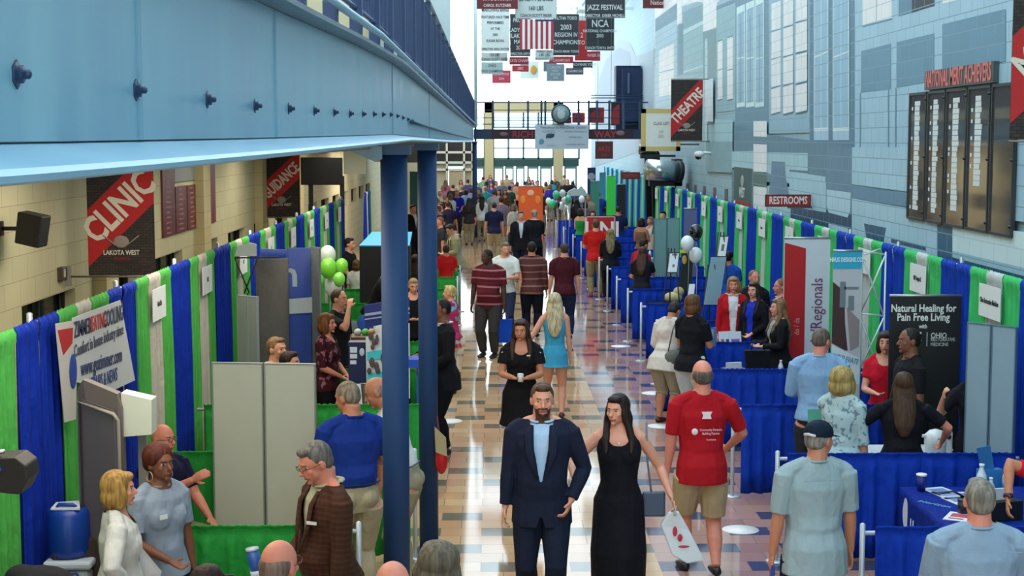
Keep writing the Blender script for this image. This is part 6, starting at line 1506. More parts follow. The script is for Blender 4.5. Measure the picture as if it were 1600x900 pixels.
# blue strip and green gap between the columns
tag(B().box(at_y(636, 570, 16.2).x, at_y(658, 570, 16.2).x, 16.2, 16.5, at_y(640, 575, 16.2).z, at_y(640, 562, 16.2).z).box(at_y(650, 570, 16.2).x, at_y(652, 570, 16.2).x, 16.3, 16.35, 0, at_y(640, 575, 16.2).z).obj('counter_shelf', mat('#1547b4', .6)), 'royal blue counter shelf glimpsed between the two near columns', 'shelf')
# ================================================================ THE PEOPLE
def held(name, label, cat, build_fn, loc):
    t = thing(name, label, cat, loc); build_fn(t); return t
def W_(i, v): return i['W'] @ v
# --- aisle, near
def ex(i):
    o = B().box(-.05*i['k'], .02*i['k'], -.004, 0, 0, .012).obj('pocket_square', mat('#3f5878', .6), i['root']); v = i['U'](.052, -.082, .735); o.location = (v.x, v.y-.01, v.z)
person('bearded man in a navy blazer and light blue shirt walking toward the camera', 847, 598, 1.86, -4, ('blazer', '#141c33'), ('trousers', '#141d30'), ('short', '#5a3a26'), 'fair', 'm', 1.12, .02, arms=('down', 'pocket'), stride=.07, lod=2, under=('#a9c8e6',), beard='#56351f', head=(6, 3), hem=.415)
def ex(i):
    bb = B(); v = i['U'](0, -.075, .80); bb.ell(v+Vector((0, -.012, -.02)), (.008, .004, .010)); bb.obj('necklace', mat('#d8dce0', .3, .5), i['root'])
    w_ = W_(i, i['wr'][1]); 
    t = thing('plastic_bag', 'white plastic shopping bag with red print carried beside the long black dress', 'bag', (w_.x+.03, w_.y-.02, w_.z-.10))
    b = B(); b.slab([(-.05, 0, -.03), (.03, 0, -.02), (.11, .01, -.16), (.24, 0, -.41), (.10, -.02, -.43), (-.02, -.02, -.36), (-.11, 0, -.13)], (0, .05, 0)); o = b.obj('bag', mat('#cfd8da', .4), t, bevel=.012); b = B(); b.tube([(0, 0, -.05), (.0, 0, .03)], .012, 6).obj('handle', mat('#cfd8da', .4), t)
    B().ell((.0, -.022, -.17), (.018, .004, .04)).ell((.07, -.026, -.29), (.045, .004, .010)).ell((.04, -.024, -.22), (.02, .004, .03)).obj('print', mat('#b8283c', .5), t)
    t = thing('handbag', 'slate blue handbag hanging behind the hip of the woman in the long dress', 'bag', (w_.x-.12, w_.y+.12, w_.z-.05)); B().box(-.09, .09, -.03, .03, -.14, .06).obj('body', mat('#3c4c62', .5), t, bevel=.015); B().tube([(-.02, 0, .05), (-.06, -.02, .35), (-.07, -.06, .62)], .008, 6).obj('strap', mat('#6d7f92', .5), t)
person('woman in a long sleeveless black dress, walking and looking to her right', 968, 616, 1.72, -6, ('dress', '#090b16'), None, ('long', '#24150f'), 'fair', 'f', 1.10, arms=((( .10, -.17, -.16), (.9, .5, -.7)), 'wide'), lod=2, head=(-28, 4), hem=.13, extra=ex)
def ex(i):
    def lb(s_, size, x, z, sx=.8):
        v = i['U'](x, .0, z); text(s_, size, mat('#e6c9cc', .6), i['root'], (v.x, i['U'](0, .105, z).y*1.0+.012, v.z), (PI/2, 0, PI), sx=sx)
    lb('Community Partners', .028, -.018, .700); lb('Building Futures', .028, -.018, .683); lb('Foundation', .022, -.02, .655)
    v = i['U'](.055, .105, .692); B().ell((v.x, v.y+.008, v.z), (.028, .008, .028)).obj('shirt_seal', mat('#ead4d4', .6), i['root']); v = i['U'](0, .100, .765)
    B().slab([(v.x-.04, v.y+.006, v.z-.03), (v.x+.04, v.y+.006, v.z-.03), (v.x+.03, v.y+.006, v.z), (v.x+.045, v.y+.006, v.z+.03), (v.x-.045, v.y+.006, v.z+.03), (v.x-.03, v.y+.006, v.z)], (0, .006, 0)).obj('shirt_emblem', mat('#e8dada', .6), i['root'])
person('balding man in a red T-shirt and khaki shorts walking away', 1098, 563, 1.85, 184, ('tee', '#b0101e'), ('shorts', '#b5a37e'), ('fringe', '#6e6259'), 'pink', 'm', 1.17, .01, arms=(((.03, -.14, -.24), (.9, .7, -.3)), 'down'), stride=.09, lod=2, shoes='#121318', hem=.44, extra=ex, sleeve=.85)
def ex(i):
    a = (W_(i, i['wr'][1])+W_(i, i['wr'][-1]))/2
    t = thing('cup', 'small white cup held by the woman in the black dress with frilled sleeves', 'cup', (a.x, a.y-.08, a.z+.0)); B().lathe([(.03, -.03), (.035, .05)], n=14).obj('body', mat('#d8dcd4', .5), t); B().lathe([(.036, .05), (.03, .06)], n=14).obj('rim', mat('#e8ece4', .5), t)
    for s in (-1, 1): B().tube([i['sh'][s]+Vector((s*.035, -.07, -.03)), i['sh'][s]+Vector((s*.09, 0, -.10)), i['sh'][s]+Vector((s*.06, .07, -.06))], .006, 5).obj('sleeve_trim', mat('#d6d9dd', .6), i['root'])
    B().box(-.02, .02, -.004, 0, 0, .012).obj('name_badge', mat('#e4e6e8', .5), i['root'], loc=tuple(i['U'](.05, -.095, .77)))
person('woman in a short black dress with frilled sleeves holding a cup', 815, 499, 1.70, -4, ('dress_sleeve', '#0a0a0e'), None, ('long', '#3c2118'), 'tan', 'f', 1.22, arms=('hold', 'hold'), lod=2, head=(-8, 6), hem=.30, extra=ex, sleeve=.6)
person('blonde woman in a light blue dress walking away', 867, 458, 1.68, 178, ('dress', '#3f9fc4'), None, ('long', '#cdbf98'), 'fair', 'f', .98, arms=('down', 'wide'), lod=2, hem=.42, stride=.05, shoes='#3a2a22')
def ex(i):
    w_ = W_(i, i['wr'][1]); t = thing('shopping_bag', 'royal blue cloth bag carried by the man in the striped maroon polo', 'bag', (w_.x+.02, w_.y, w_.z-.12)); B().slab([(-.11, 0, -.52), (.11, 0, -.52), (.12, 0, -.12), (-.12, 0, -.12)], (0, .06, 0)).obj('body', mat('#1246b4', .6, kind='cloth'), t); B().tube([(-.06, .03, -.12), (-.02, .03, .06), (.05, .03, -.12)], .01, 6).obj('handle', mat('#1246b4', .6), t)
person('man in a striped maroon polo and grey trousers, head turned to his right', 764, 389, 1.85, -20, ('polo', '#5c1420', 'p_stripe', '#9a6a70', 2.2), ('trousers', '#3a3838'), ('crop', '#17110e'), 'dark', 'm', 1.25, .04, arms=('down', 'down'), lod=2, head=(-30, 12), extra=ex, shoes='#16161a')
person('grey-haired man in a white polo behind the man in stripes', 789, 378, 1.80, -12, ('polo', '#d8e0da'), ('trousers', '#2b3550'), ('short', '#7d6a58'), 'fair', 'm', 1.1, .02, arms=('hold', 'hold'), lod=1, head=(25, 10))
def ex(i):
    w_ = W_(i, i['wr'][1]); t = thing('plastic_bag', 'translucent white bag carried by the man in the brown plaid shirt', 'bag', (w_.x, w_.y, w_.z-.1)); B().tube([(0, 0, -.02), (0, 0, -.12), (.02, 0, -.32)], [(.03, .02), (.10, .05), (.12, .06)], 12, ref=(1, 0, 0)).obj('bag', mat('#c9d0d0', .4), t); B().tube([(-.02, 0, -.04), (0, 0, .04), (.02, 0, -.04)], .008, 6).obj('handle', mat('#c9d0d0', .4), t)
person('man in a brown plaid shirt and dark jeans walking away', 831, 378, 1.80, 176, ('shirt', '#54302e', 'p_stripe', '#8a6058', 2.4), ('trousers', '#141a2c'), ('short', '#1c1614'), 'tan', 'm', 1.15, arms=('down', 'wide'), lod=1, sleeve=1.9, stride=.04, extra=ex)
person('man in a dark maroon polo and jeans walking away down the aisle', 882, 380, 1.80, 184, ('polo', '#47101c'), ('trousers', '#1c2842'), ('crop', '#4a3a32'), 'fair', 'm', 1.15, arms=('down', 'down'), lod=1, stride=.06)
person('man in a black blazer and white shirt walking toward the camera in the distance', 814, 330, 1.82, 0, ('blazer', '#0d0f18'), ('trousers', '#14182a'), ('short', '#5a4a44'), 'fair', 'm', 1.12, arms=('down', 'down'), lod=1, under=('#c6d4e2',), stride=.05)
person('grey-haired man in a black jacket bending his arm beside the man in the blazer', 835, 328, 1.80, 160, ('cardigan', '#10121e'), ('trousers', '#10121e'), ('short', '#a89a8c'), 'fair', 'm', 1.2, arms=('cross', 'hold'), lod=1)
person('man in a navy T-shirt and khaki trousers walking away in the distance', 772, 316, 1.80, 182, ('tee', '#171e42'), ('trousers', '#a89a7a'), ('crop', '#3a2c26'), 'fair', 'm', 1.15, arms=('down', 'down'), lod=1)
person('man in a beige blazer and black trousers reading at a left booth', 714, 348, 1.82, -75, ('blazer', '#9a9478'), ('trousers', '#0d0e12'), ('short', '#33231c'), 'fair', 'm', 1.12, .01, arms=('hold', 'hold'), lod=1, lean=6, head=(0, 25), under=('#cfd2cc',))
person('boy in a red T-shirt and pale patterned shorts at a left booth', 697, 383, 1.50, 195, ('tee', '#c01418'), ('shorts', '#c9b0ac'), ('short', '#3c2820'), 'tan', 'm', 1.15, arms=('hold', 'down'), lod=1)
person('man in a grey suit facing a booth, partly behind the second column', 688, 321, 1.80, -80, ('blazer', '#3a424c'), ('trousers', '#2a3038'), ('short', '#7a5a48'), 'pink', 'm', 1.1, arms=('hold', 'hold'), lod=1, lean=5)
person('woman in a green sleeveless top and black shorts by a right booth', 907, 326, 1.66, 150, ('tank', '#1f8a38'), ('shorts', '#101218'), ('bob', '#2a1a16'), 'fair', 'f', 1.05, arms=('wide', 'hold'), lod=1)
person('man in an orange red T-shirt and khaki trousers facing the red box sign', 931, 343, 1.83, 178, ('tee', '#c41c14'), ('trousers', '#8f855e'), ('short', '#5c4630'), 'fair', 'm', 1.2, arms=('hold', 'hold'), lod=1, shoes='#8f2218')
person('woman with long fair hair in a black jacket seen from behind', 954, 358, 1.66, 176, ('cardigan', '#0d0f18'), ('trousers', '#0c0e16'), ('long', '#8d7a58'), 'fair', 'f', 1.2, arms=('hold', 'hold'), lod=1)
person('man in a red T-shirt and khaki trousers leaning over a right booth table', 995, 372, 1.72, 125, ('tee', '#b40e1e'), ('trousers', '#a39a80'), ('short', '#241814'), 'pink', 'm', 1.1, arms=('hold', 'hold_low'), lod=1, lean=14)
person('woman with brown hair in a black T-shirt leaning on the table at right', 1003, 386, 1.64, 165, ('tee', '#15161e'), ('trousers', '#14151c'), ('long', '#4a2c1e'), 'fair', 'f', 1.2, arms=('reach', 'hold'), lod=1, lean=8)
person('dark-haired woman in a tan sleeveless top in the right booths', 1002, 341, 1.66, 150, ('tank', '#7a5a3e'), ('trousers', '#2a2a34'), ('bob', '#2c1a16'), 'tan', 'f', 1.05, arms=('hold', 'hold'), lod=1)
person('older woman in a cream blouse facing the dark-haired woman', 1017, 339, 1.64, -60, ('blouse', '#d2cdb8'), ('trousers', '#3a3a40'), ('short', '#8a7a66'), 'pink', 'f', 1.1, arms=('hold', 'down'), lod=1)
person('dark-haired person looking over the light grey folding board', 1036, 330, 1.86, -20, ('tee', '#24384a'), ('trousers', '#20242c'), ('short', '#15100e'), 'fair', 'm', 1.0, lod=1)
def ex(i):
    w_ = W_(i, i['U'](-.10, -.02, .50)); t = thing('shoulder_bag', 'round grey shoulder bag at the hip of the woman in the white jacket', 'bag', (w_.x-.04, w_.y-.06, w_.z+.06)); B().ell((0, 0, 0), (.14, .07, .13)).obj('body', mat('#5d5f58', .6), t); B().tube([(-.08, 0, .1), (-.02, .02, .38), (.08, .05, .62)], .008, 6).obj('strap', mat('#4a4a44', .6), t)
    for s in (-1, 1):
        a = i['wr'] and None
person('woman in a loose white jacket, khaki capris and sandals bending over a table', 1040, 469, 1.62, 140, ('shirt', '#cdc6ba', 'p_floral', '#b8a8a0', 3), ('capri', '#a39a80'), ('short', '#2c2422'), 'tan', 'f', 1.32, .02, arms=('hold', 'hold_low'), lod=2, lean=14, head=(0, 20), shoes='#4a2c1c', sleeve=1.75, hem=.42, extra=ex)
def ex(i):
    w_ = W_(i, (i['wr'][1]+i['wr'][-1])/2); t = thing('folder', 'blue and white folder held by the woman in the black T-shirt and white shorts', 'folder', (w_.x+.06, w_.y+.02, w_.z+.06), R(30)); B().box(-.10, .10, -.006, .006, -.10, .14).obj('cover', mat('#5b86b8', .5), t); B().box(-.09, .05, -.009, -.006, -.02, .12).obj('sheet', mat('#b8c6d8', .5), t)
person('woman with a brown bob in a black T-shirt and white shorts holding a folder', 1082, 461, 1.76, 135, ('tee', '#0e1018'), ('shorts', '#c6d2d0'), ('bob', '#6e4a2a'), 'tan', 'f', 1.28, arms=('hold', 'hold'), lod=2, hem=.46, extra=ex)
def ex(i): B().ell(i['U'](.05, -.075, .76)+Vector((0, -.02, 0)), (.022, .006, .018)).obj('name_badge', mat('#e8c8c8', .5), i['root'])
person('smiling woman in a red blazer over a white dress behind the blue table', 1146, 433, 1.68, -8, ('cardigan', '#b3101c'), ('skirt', '#dcdcdc'), ('bob', '#a07a50'), 'pink', 'f', 1.1, arms=('down', 'down'), lod=2, under=('#e2e2e4',), extra=ex)
person('dark-haired woman in a black cardigan and royal blue top', 1179, 442, 1.66, -40, ('cardigan', '#0d0d14'), ('trousers', '#10121c'), ('long', '#2a1a14'), 'fair', 'f', 1.12, arms=('down', 'hold_low'), lod=2, under=('#1c34b8',))
person('fair-haired woman in a black jacket facing left at the blue table', 1218, 467, 1.66, -80, ('cardigan', '#0b0c12'), ('trousers', '#0b0c14'), ('long', '#8a6c48'), 'fair', 'f', 1.2, arms=('hold', 'hold'), lod=2, under=('#9aa2a4',))
person('woman in a red blazer with her hair in a bun, in profile', 1221, 436, 1.68, -80, ('cardigan', '#ac0f18'), ('trousers', '#23232a'), ('bun', '#8a6240'), 'pink', 'f', 1.1, arms=('down', 'down'), lod=2)
person('grey-haired person in dark clothes behind the dark-haired woman', 1178, 422, 1.74, 20, ('tee', '#1c1c24'), ('trousers', '#20242c'), ('crop', '#8a6a5c'), 'pink', 'm', 1.1, lod=1)
person('person with black hair in a royal blue shirt behind the tilted board', 1139, 393, 1.66, 140, ('tee', '#1550b0'), ('trousers', '#15181f'), ('short', '#0f0c0e'), 'tan', 'm', 1.15, lod=1)
person('man in a light blue dress shirt, seen from behind, at the right booths', 1281, 513, 1.83, 172, ('shirt', '#86abd0'), ('trousers', '#2e323a'), ('crop', '#6a5c54'), 'pink', 'm', 1.22, .02, arms=('hold', 'hold'), lod=2, sleeve=1.9, hem=.50, head=(-40, 5), glasses='#30343a')
person('woman with curly blonde hair in a pale patterned blouse', 1316, 575, 1.66, 142, ('blouse', '#a9c2c2', 'p_floral', '#6d8a94', 22), ('trousers', '#cfd8dc'), ('curly', '#b39a5c'), 'fair', 'f', 1.22, arms=('down', 'reach'), lod=2)
person('woman with long brown hair in a black T-shirt seen from behind at right', 1416, 583, 1.64, 172, ('tee', '#0d0e16'), ('trousers', '#0b0c12'), ('long', '#4a3220'), 'pink', 'f', 1.3, arms=(((.12, -.12, -.2), (.9, .3, -.4)), ((.12, -.12, -.2), (.9, .3, -.4))), lod=2, pos=(3.66, 13.45, 0))
def ex(i): B().slab([i['sh'][1]+Vector((.045, -.03, -.16)), i['sh'][1]+Vector((.048, .03, -.145)), i['sh'][1]+Vector((.045, -.01, -.165))], (.004, 0, 0)).obj('shirt_logo', mat('#d6dade', .5), i['root'])
person('man in a black polo in profile in front of the black banner', 1424, 520, 1.86, -82, ('polo', '#0f1016'), ('trousers', '#0c0d12'), ('crop', '#1c1512'), 'brown', 'm', 1.15, arms=('down', 'down'), lod=2, pos=(at_y(1424, 500, 14.9).x, 14.9, 0), extra=ex)
person('woman in a red top half hidden behind the black banner', 1385, 508, 1.70, -20, ('blouse', '#c0102a'), ('trousers', '#1c1c24'), ('bob', '#3c2a22'), 'fair', 'f', 1.05, arms=('hold', 'hold_low'), lod=1, pos=(at_y(1385, 500, 15.9).x, 15.9, 0), sleeve=.6)
person('person in black behind the grey folding board with one arm raised to it', 1535, 548, 1.70, -5, ('tee', '#12131a'), ('trousers', '#12131a'), ('short', '#2c201c'), 'fair', 'f', 1.05, arms=(((.10, -.10, -.02), (1, -.2, -1.2)), 'down'), lod=1, pos=(at_y(1533, 500, 13.95).x, 14.05, 0))
# man in the cap
def ex(i):
    g = i['sc']; b = B(); H = i['Hh']; Rl_ = i['Rlh']
    b.ell(H(0, .016*g, .040*g), (.087*g, .100*g, .080*g), Rl_, 18, 10); o = b.obj('cap', mat('#142132', .7, kind='cloth'), i['root']); reg(o, .008, 1, lambda bm: bmesh.ops.delete(bm, geom=[v for v in bm.verts if (Rl_.inverted() @ (v.co-H(0, 0, 0))).z < .018*g], context='VERTS'))
    b = B(); b.tube([H(0, -.06*g, .022*g), H(0, -.11*g, .018*g), H(0, -.165*g, .008*g)], [(.07*g, .006), (.066*g, .006), (.035*g, .004)], 12, ref=Rl_ @ Vector((1, 0, 0))); b.obj('cap_brim', mat('#142132', .7, kind='cloth'), i['root'])
    b = B(); b.tube([H(-.045*g, .105*g, .028*g), H(0, .118*g, .034*g), H(.03*g, .112*g, .028*g)], .010*g, 6); b.obj('cap_lettering', mat('#b9b9bc', .7), i['root'])
    w_ = W_(i, i['wr'][1]); t = thing('phone', 'small blue item in the hand of the man in the dark cap', 'phone', (w_.x, w_.y+.0, w_.z-.12)); B().box(-.012, .012, -.035, .035, -.05, .05).obj('case', mat('#203a8c', .4), t, bevel=.006)
    v = i['U'](0, .075, .79); B().box(-.14, .14, 0, .004, 0, .004).obj('yoke_seam', mat('#7d98a4', .8), i['root'], loc=(0, v.y+.028, v.z))
person('man in a dark cap and pale seersucker shirt seen from behind', 1276, 658, 1.80, 188, ('shirt', '#93a8ac'), ('trousers', '#1a2136'), ('fringe', '#8f8780'), 'tan', 'm', 1.20, .02, arms=('down', 'down'), lod=2, sleeve=.9, hem=.42, head=(-58, 4), extra=ex)
def ex(i):
    v = i['U'](0, .075, .79); B().box(-.2, .2, 0, .004, 0, .004).obj('yoke_seam', mat('#7f9cb2', .8), i['root'], loc=(0, v.y+.030, v.z))
person('grey-haired man in a light blue shirt, back to the camera, bottom right', 1532, 750, 1.78, 176, ('shirt', '#8aa2b6'), ('trousers', '#20283c'), ('short', '#8a8478'), 'pink', 'm', 1.25, .02, arms=('fwd', 'fwd'), lod=2, sleeve=1.9, hem=.44, extra=ex)
def ex(i):
    w_ = W_(i, i['wr'][-1]); t = thing('wrist_watch', 'dark bracelet watch on the raised arm at the right edge', 'watch', (w_.x, w_.y, w_.z)); d = (W_(i, i['el'][-1])-w_).normalized()
    B().tube([d*.015, d*.04], .034, 16, flat=True).obj('band', mat('#3a1a22', .4), t); B().tube([d*.02-Vector((0, .034, 0)), d*.035-Vector((0, .034, 0))], .014, 10).obj('dial', mat('#20222a', .2), t)
person('person in a red top raising an arm at the right frame edge', 1622, 690, 1.70, -10, ('tee', '#c00f2a'), ('trousers', '#23232c'), ('bob', '#241a18'), 'tan', 'f', 1.15, arms=(((.16, -.10, -.07), (.6, .1, 1.0)), 'down'), lod=2, pos=(3.99, 10.35, 0), extra=ex)
# --- left side, near
def ex(i):
    v = i['U'](.062, -.070, .735); o = B().box(-.035, .035, -.005, 0, -.010, .010).obj('name_badge', mat('#dfe3e3', .5), i['root']); o.location = (v.x+.015, v.y-.030, v.z); o.rotation_euler = (0, 0, R(40))
person('grey-haired man with glasses in a brown tweed blazer looking down', 516, 684, 1.84, -62, ('blazer', '#3c2218', 'p_plaid', '#4a3020', 9), ('trousers', '#16161c'), ('short', '#6d6a64'), 'pink', 'm', 1.22, .03, arms=('hold_low', 'down'), lod=2, under=('#a9ac90',), glasses='#2a2420', head=(0, 20), lean=3, hem=.42, extra=ex)
person('grey-haired man in a royal blue polo and khaki trousers, back turned', 551, 595, 1.84, 205, ('tucked', '#12348c'), ('trousers', '#a89d80'), ('crop', '#8f8270'), 'tan', 'm', 1.25, .02, arms=('hold', 'hold'), lod=2, sleeve=.8, head=(30, 15))
person('bald man in a white polo and khaki trousers between the columns', 600, 605, 1.80, -95, ('tucked', '#d5dad8'), ('trousers', '#9a9278'), ('fringe', '#9a8a7a'), 'tan', 'm', 1.15, .02, arms=('hold', 'down'), lod=2, sleeve=.8, pos=(-.70, 12.5, 0), lean=16, head=(0, 10))
def ex(i):
    w_ = W_(i, i['wr'][-1]); t = thing('red_bag', 'bright red bag with a tan folder carried by the man in the black suit', 'bag', (w_.x+.02, w_.y-.05, w_.z-.1)); B().tube([(0, 0, -.05), (0, 0, -.16), (.0, 0, -.32)], [(.04, .03), (.10, .05), (.08, .05)], 12, ref=(1, 0, 0)).obj('body', mat('#c0101c', .5), t); B().box(-.10, .05, -.03, .0, -.06, .20).obj('folder', mat('#a8996e', .6), t)
person('man in a black suit facing a booth beside the second column', 684, 478, 1.84, -70, ('blazer', '#0c0d14'), ('trousers', '#0a0b12'), ('crop', '#1a1412'), 'brown', 'm', 1.2, .02, arms=('hold', 'hold_low'), lod=2, under=('#d0d4da',), pos=(-.57, 17.9, 0))
c = at_z(690, 700, .62); 
t = thing('red_bag', 'bright red bag with a tan folder hanging beside the second column', 'bag', (at_y(689, 710, 13.3).x, 13.45, at_y(689, 745, 13.3).z)); B().ell((0, 0, .12), (.055, .05, .13)).obj('body', mat('#c0101c', .5), t); B().slab([(-.05, -.05, .2), (.05, -.05, .16), (.04, -.03, .32), (-.06, -.03, .42)], (0, .03, 0)).obj('folder', mat('#a8996e', .6), t); B().tube([(0, 0, .2), (-.04, .05, .5)], .008, 6).obj('strap', mat('#5a1a1a', .6), t)
def ex(i):
    k = i['k']
    b = B(); b.tube([Vector((0, 0, .545*i['h'])), Vector((0, 0, .50*i['h'])), Vector((0, 0, .43*i['h']))], [(.165*k, .135*k), (.175*k, .15*k), (.20*k, .175*k)], 20, ref=(1, 0, 0)); b.obj('striped_hem', mat('#c02028', .8, kind='p_plaid', col2='#d8d4d0', scale=3), i['root'])
    b = B(); b.tube([Vector((0, 0, .60*i['h'])), Vector((0, 0, .54*i['h']))], [(.155*k, .125*k), (.17*k, .14*k)], 20, ref=(1, 0, 0)); b.obj('blue_band', mat('#1c2fa0', .8), i['root'])
person('blonde woman in a pink patterned top with a red, white and blue hem', 704, 446, 1.60, -110, ('blouse', '#b42a5c', 'p_floral', '#58b4c4', 7), ('trousers', '#ced2d2'), ('short', '#d2b878'), 'fair', 'f', 1.2, arms=('hold', 'hold'), lod=2, hem=.52, extra=ex)
person('woman with a ginger bob in a burgundy floral blouse facing right', 509, 490, 1.68, 75, ('blouse', '#3a0d18', 'p_floral', '#8a5a62', 14), ('trousers', '#0c0b10'), ('bob', '#7a4a24'), 'pink', 'f', 1.22, arms=('hold_low', 'hold_low'), lod=2, hem=.47, sleeve=1.0)
person('man with cropped hair in a black polo holding up a phone', 528, 452, 1.82, 70, ('polo', '#101016'), ('trousers', '#14141a'), ('crop', '#4a3626'), 'fair', 'm', 1.15, arms=('up', 'down'), lod=2)
person('fair-haired man in a navy suit looking right behind the white board', 431, 513, 1.74, 60, ('blazer', '#10142a'), ('trousers', '#10142a'), ('short', '#8a6a44'), 'fair', 'm', 1.05, lod=2, pos=(at_y(430, 500, 15.2).x, 15.2, 0), under=('#b8c4d4',))
person('person with smooth brown hair just above the white board', 452, 540, 1.66, 80, ('tee', '#2a2434'), ('trousers', '#20202a'), ('short', '#2c1610'), 'fair', 'm', .95, lod=1, pos=(at_y(453, 500, 14.9).x, 14.75, 0))
person('seated bald man in a navy polo resting his arm, khaki trousers', 252, 675, 1.76, 62, ('polo', '#10143a'), ('trousers', '#8f8468'), (None, '#4a3a30'), 'pink', 'm', 1.3, .05, arms=(((.0, -.28, -.01), (.3, .2, -1)), 'lap'), sit=True, lod=2, pos=(at_z(252, 677, 1.36).x, at_z(252, 677, 1.36).y, 0), glasses='#2a2a2a')
def ex(i):
    g = i['sc']
    for s in (-1, 1):
        c_ = i['Hh'](s*.078*g, .01*g, -.075*g); b = B(); b.tube([c_ + i['Rlh'] @ Vector((0, .034*math.cos(a), .034*math.sin(a))) for a in [2*PI*q/16 for q in range(17)]], .0035, 6, cap=False); b.obj('hoop_earring', mat('#c9a878', .3, .6), i['root'])
    v = i['U'](-.055, -.082, .74); B().box(-.03, .03, -.004, .0, -.015, .015).obj('name_badge', mat('#e4e8ea', .5), i['root'], loc=(v.x, v.y-.022, v.z))
person('woman with short auburn curls and hoop earrings in a pale grey polo', 247, 697, 1.68, 50, ('polo', '#8f9eb0'), ('trousers', '#0c0c12'), ('afro', '#5c2616'), 'brown', 'f', 1.25, arms=('hold_low', 'down'), lod=2, extra=ex, hem=.48)
def ex(i):
    w_ = W_(i, i['wr'][-1]); 
    t = thing('flyer', 'white sheet of paper held low by the blonde woman in white', 'paper', (at_y(232, 880, 9.5).x, 9.5, at_y(232, 880, 9.5).z), .3); B().slab([(-.05, 0, .12), (.08, 0, -.06), (.05, .04, -.2), (-.06, .02, -.1)], (0, .004, 0)).obj('sheet', mat('#d4d8da', .5), t)
person('blonde woman with a bob in a white three-quarter sleeve top', 181, 737, 1.65, 105, ('blouse', '#cfd2cf'), ('trousers', '#1c1c22'), ('bob', '#b08a48'), 'fair', 'f', 1.25, arms=('hip', 'hip'), lod=2, sleeve=1.55, extra=ex)
person('bald man seen from above at the bottom edge, left of the tweed blazer', 433, 845, 1.78, 150, ('polo', '#3a4450'), ('trousers', '#20242c'), ('fringe', '#8a7466'), 'pink', 'm', 1.1, lod=2, pos=None, glasses='#6a2a2a')
person('bald man whose crown shows at the bottom edge by the nearest column', 613, 878, 1.78, 180, ('polo', '#4a4a50'), ('trousers', '#20242c'), ('fringe', '#6a5a50'), 'pink', 'm', 1.05, lod=2)
person('person with wavy grey-brown hair at the bottom edge right of the column', 684, 850, 1.66, 200, ('blouse', '#5a5248'), ('trousers', '#20242c'), ('curly', '#6a6250'), 'fair', 'f', 1.0, lod=2)
person('person with dark hair barely showing at the bottom edge by the bottles', 330, 890, 1.64, 180, ('blouse', '#2a2024'), ('trousers', '#20242c'), ('bob', '#2a1612'), 'fair', 'f', 1.0, lod=2, pos=(at_z(345, 889, 1.60).x-.05, at_z(345, 889, 1.60).y-.1, 0))
person('dark-haired man in a black shirt facing right beyond the balloons', 545, 372, 1.80, 75, ('tee', '#0e0f14'), ('trousers', '#1c2a44'), ('short', '#2a1a14'), 'fair', 'm', 1.15, arms=('hold_low', 'hold_low'), lod=1)
person('brown-haired child in a white top seen from behind beyond the balloons', 557, 388, 1.45, 170, ('tee', '#c9ccc4'), ('trousers', '#2f8a48'), ('bob', '#5a4224'), 'fair', 'f', 1.1, lod=1, pos=(at_y(557, 390, 28.8).x, 28.8, 0))
person('man in a black T-shirt leaning over merchandise by the nearest column', 588, 407, 1.74, 80, ('tee', '#15131a'), ('trousers', '#1c1c24'), ('short', '#1c1210'), 'fair', 'm', 1.15, arms=('reach', 'hold_low'), lod=1, lean=22, pos=(at_y(581, 400, 25.2).x, 25.0, 0))
person('blonde short-haired woman in a black top between the two columns', 645, 434, 1.64, 5, ('blouse', '#0f0f16'), ('trousers', '#14141c'), ('short', '#b89a6c'), 'fair', 'f', 1.1, arms=('hold', 'hold'), lod=1, head=(10, 15))
person('woman with long brown hair in a bright blue top between the columns', 649, 398, 1.64, 170, ('tee', '#1c5fc0'), ('trousers', '#20202a'), ('long', '#3c2218'), 'fair', 'f', 1.1, lod=1)
person('dark-haired man in a black suit between the columns in the distance', 645, 320, 1.82, 40, ('blazer', '#101016'), ('trousers', '#101016'), ('short', '#2a1a14'), 'tan', 'm', 1.15, lod=1, under=('#d4d8dc',))

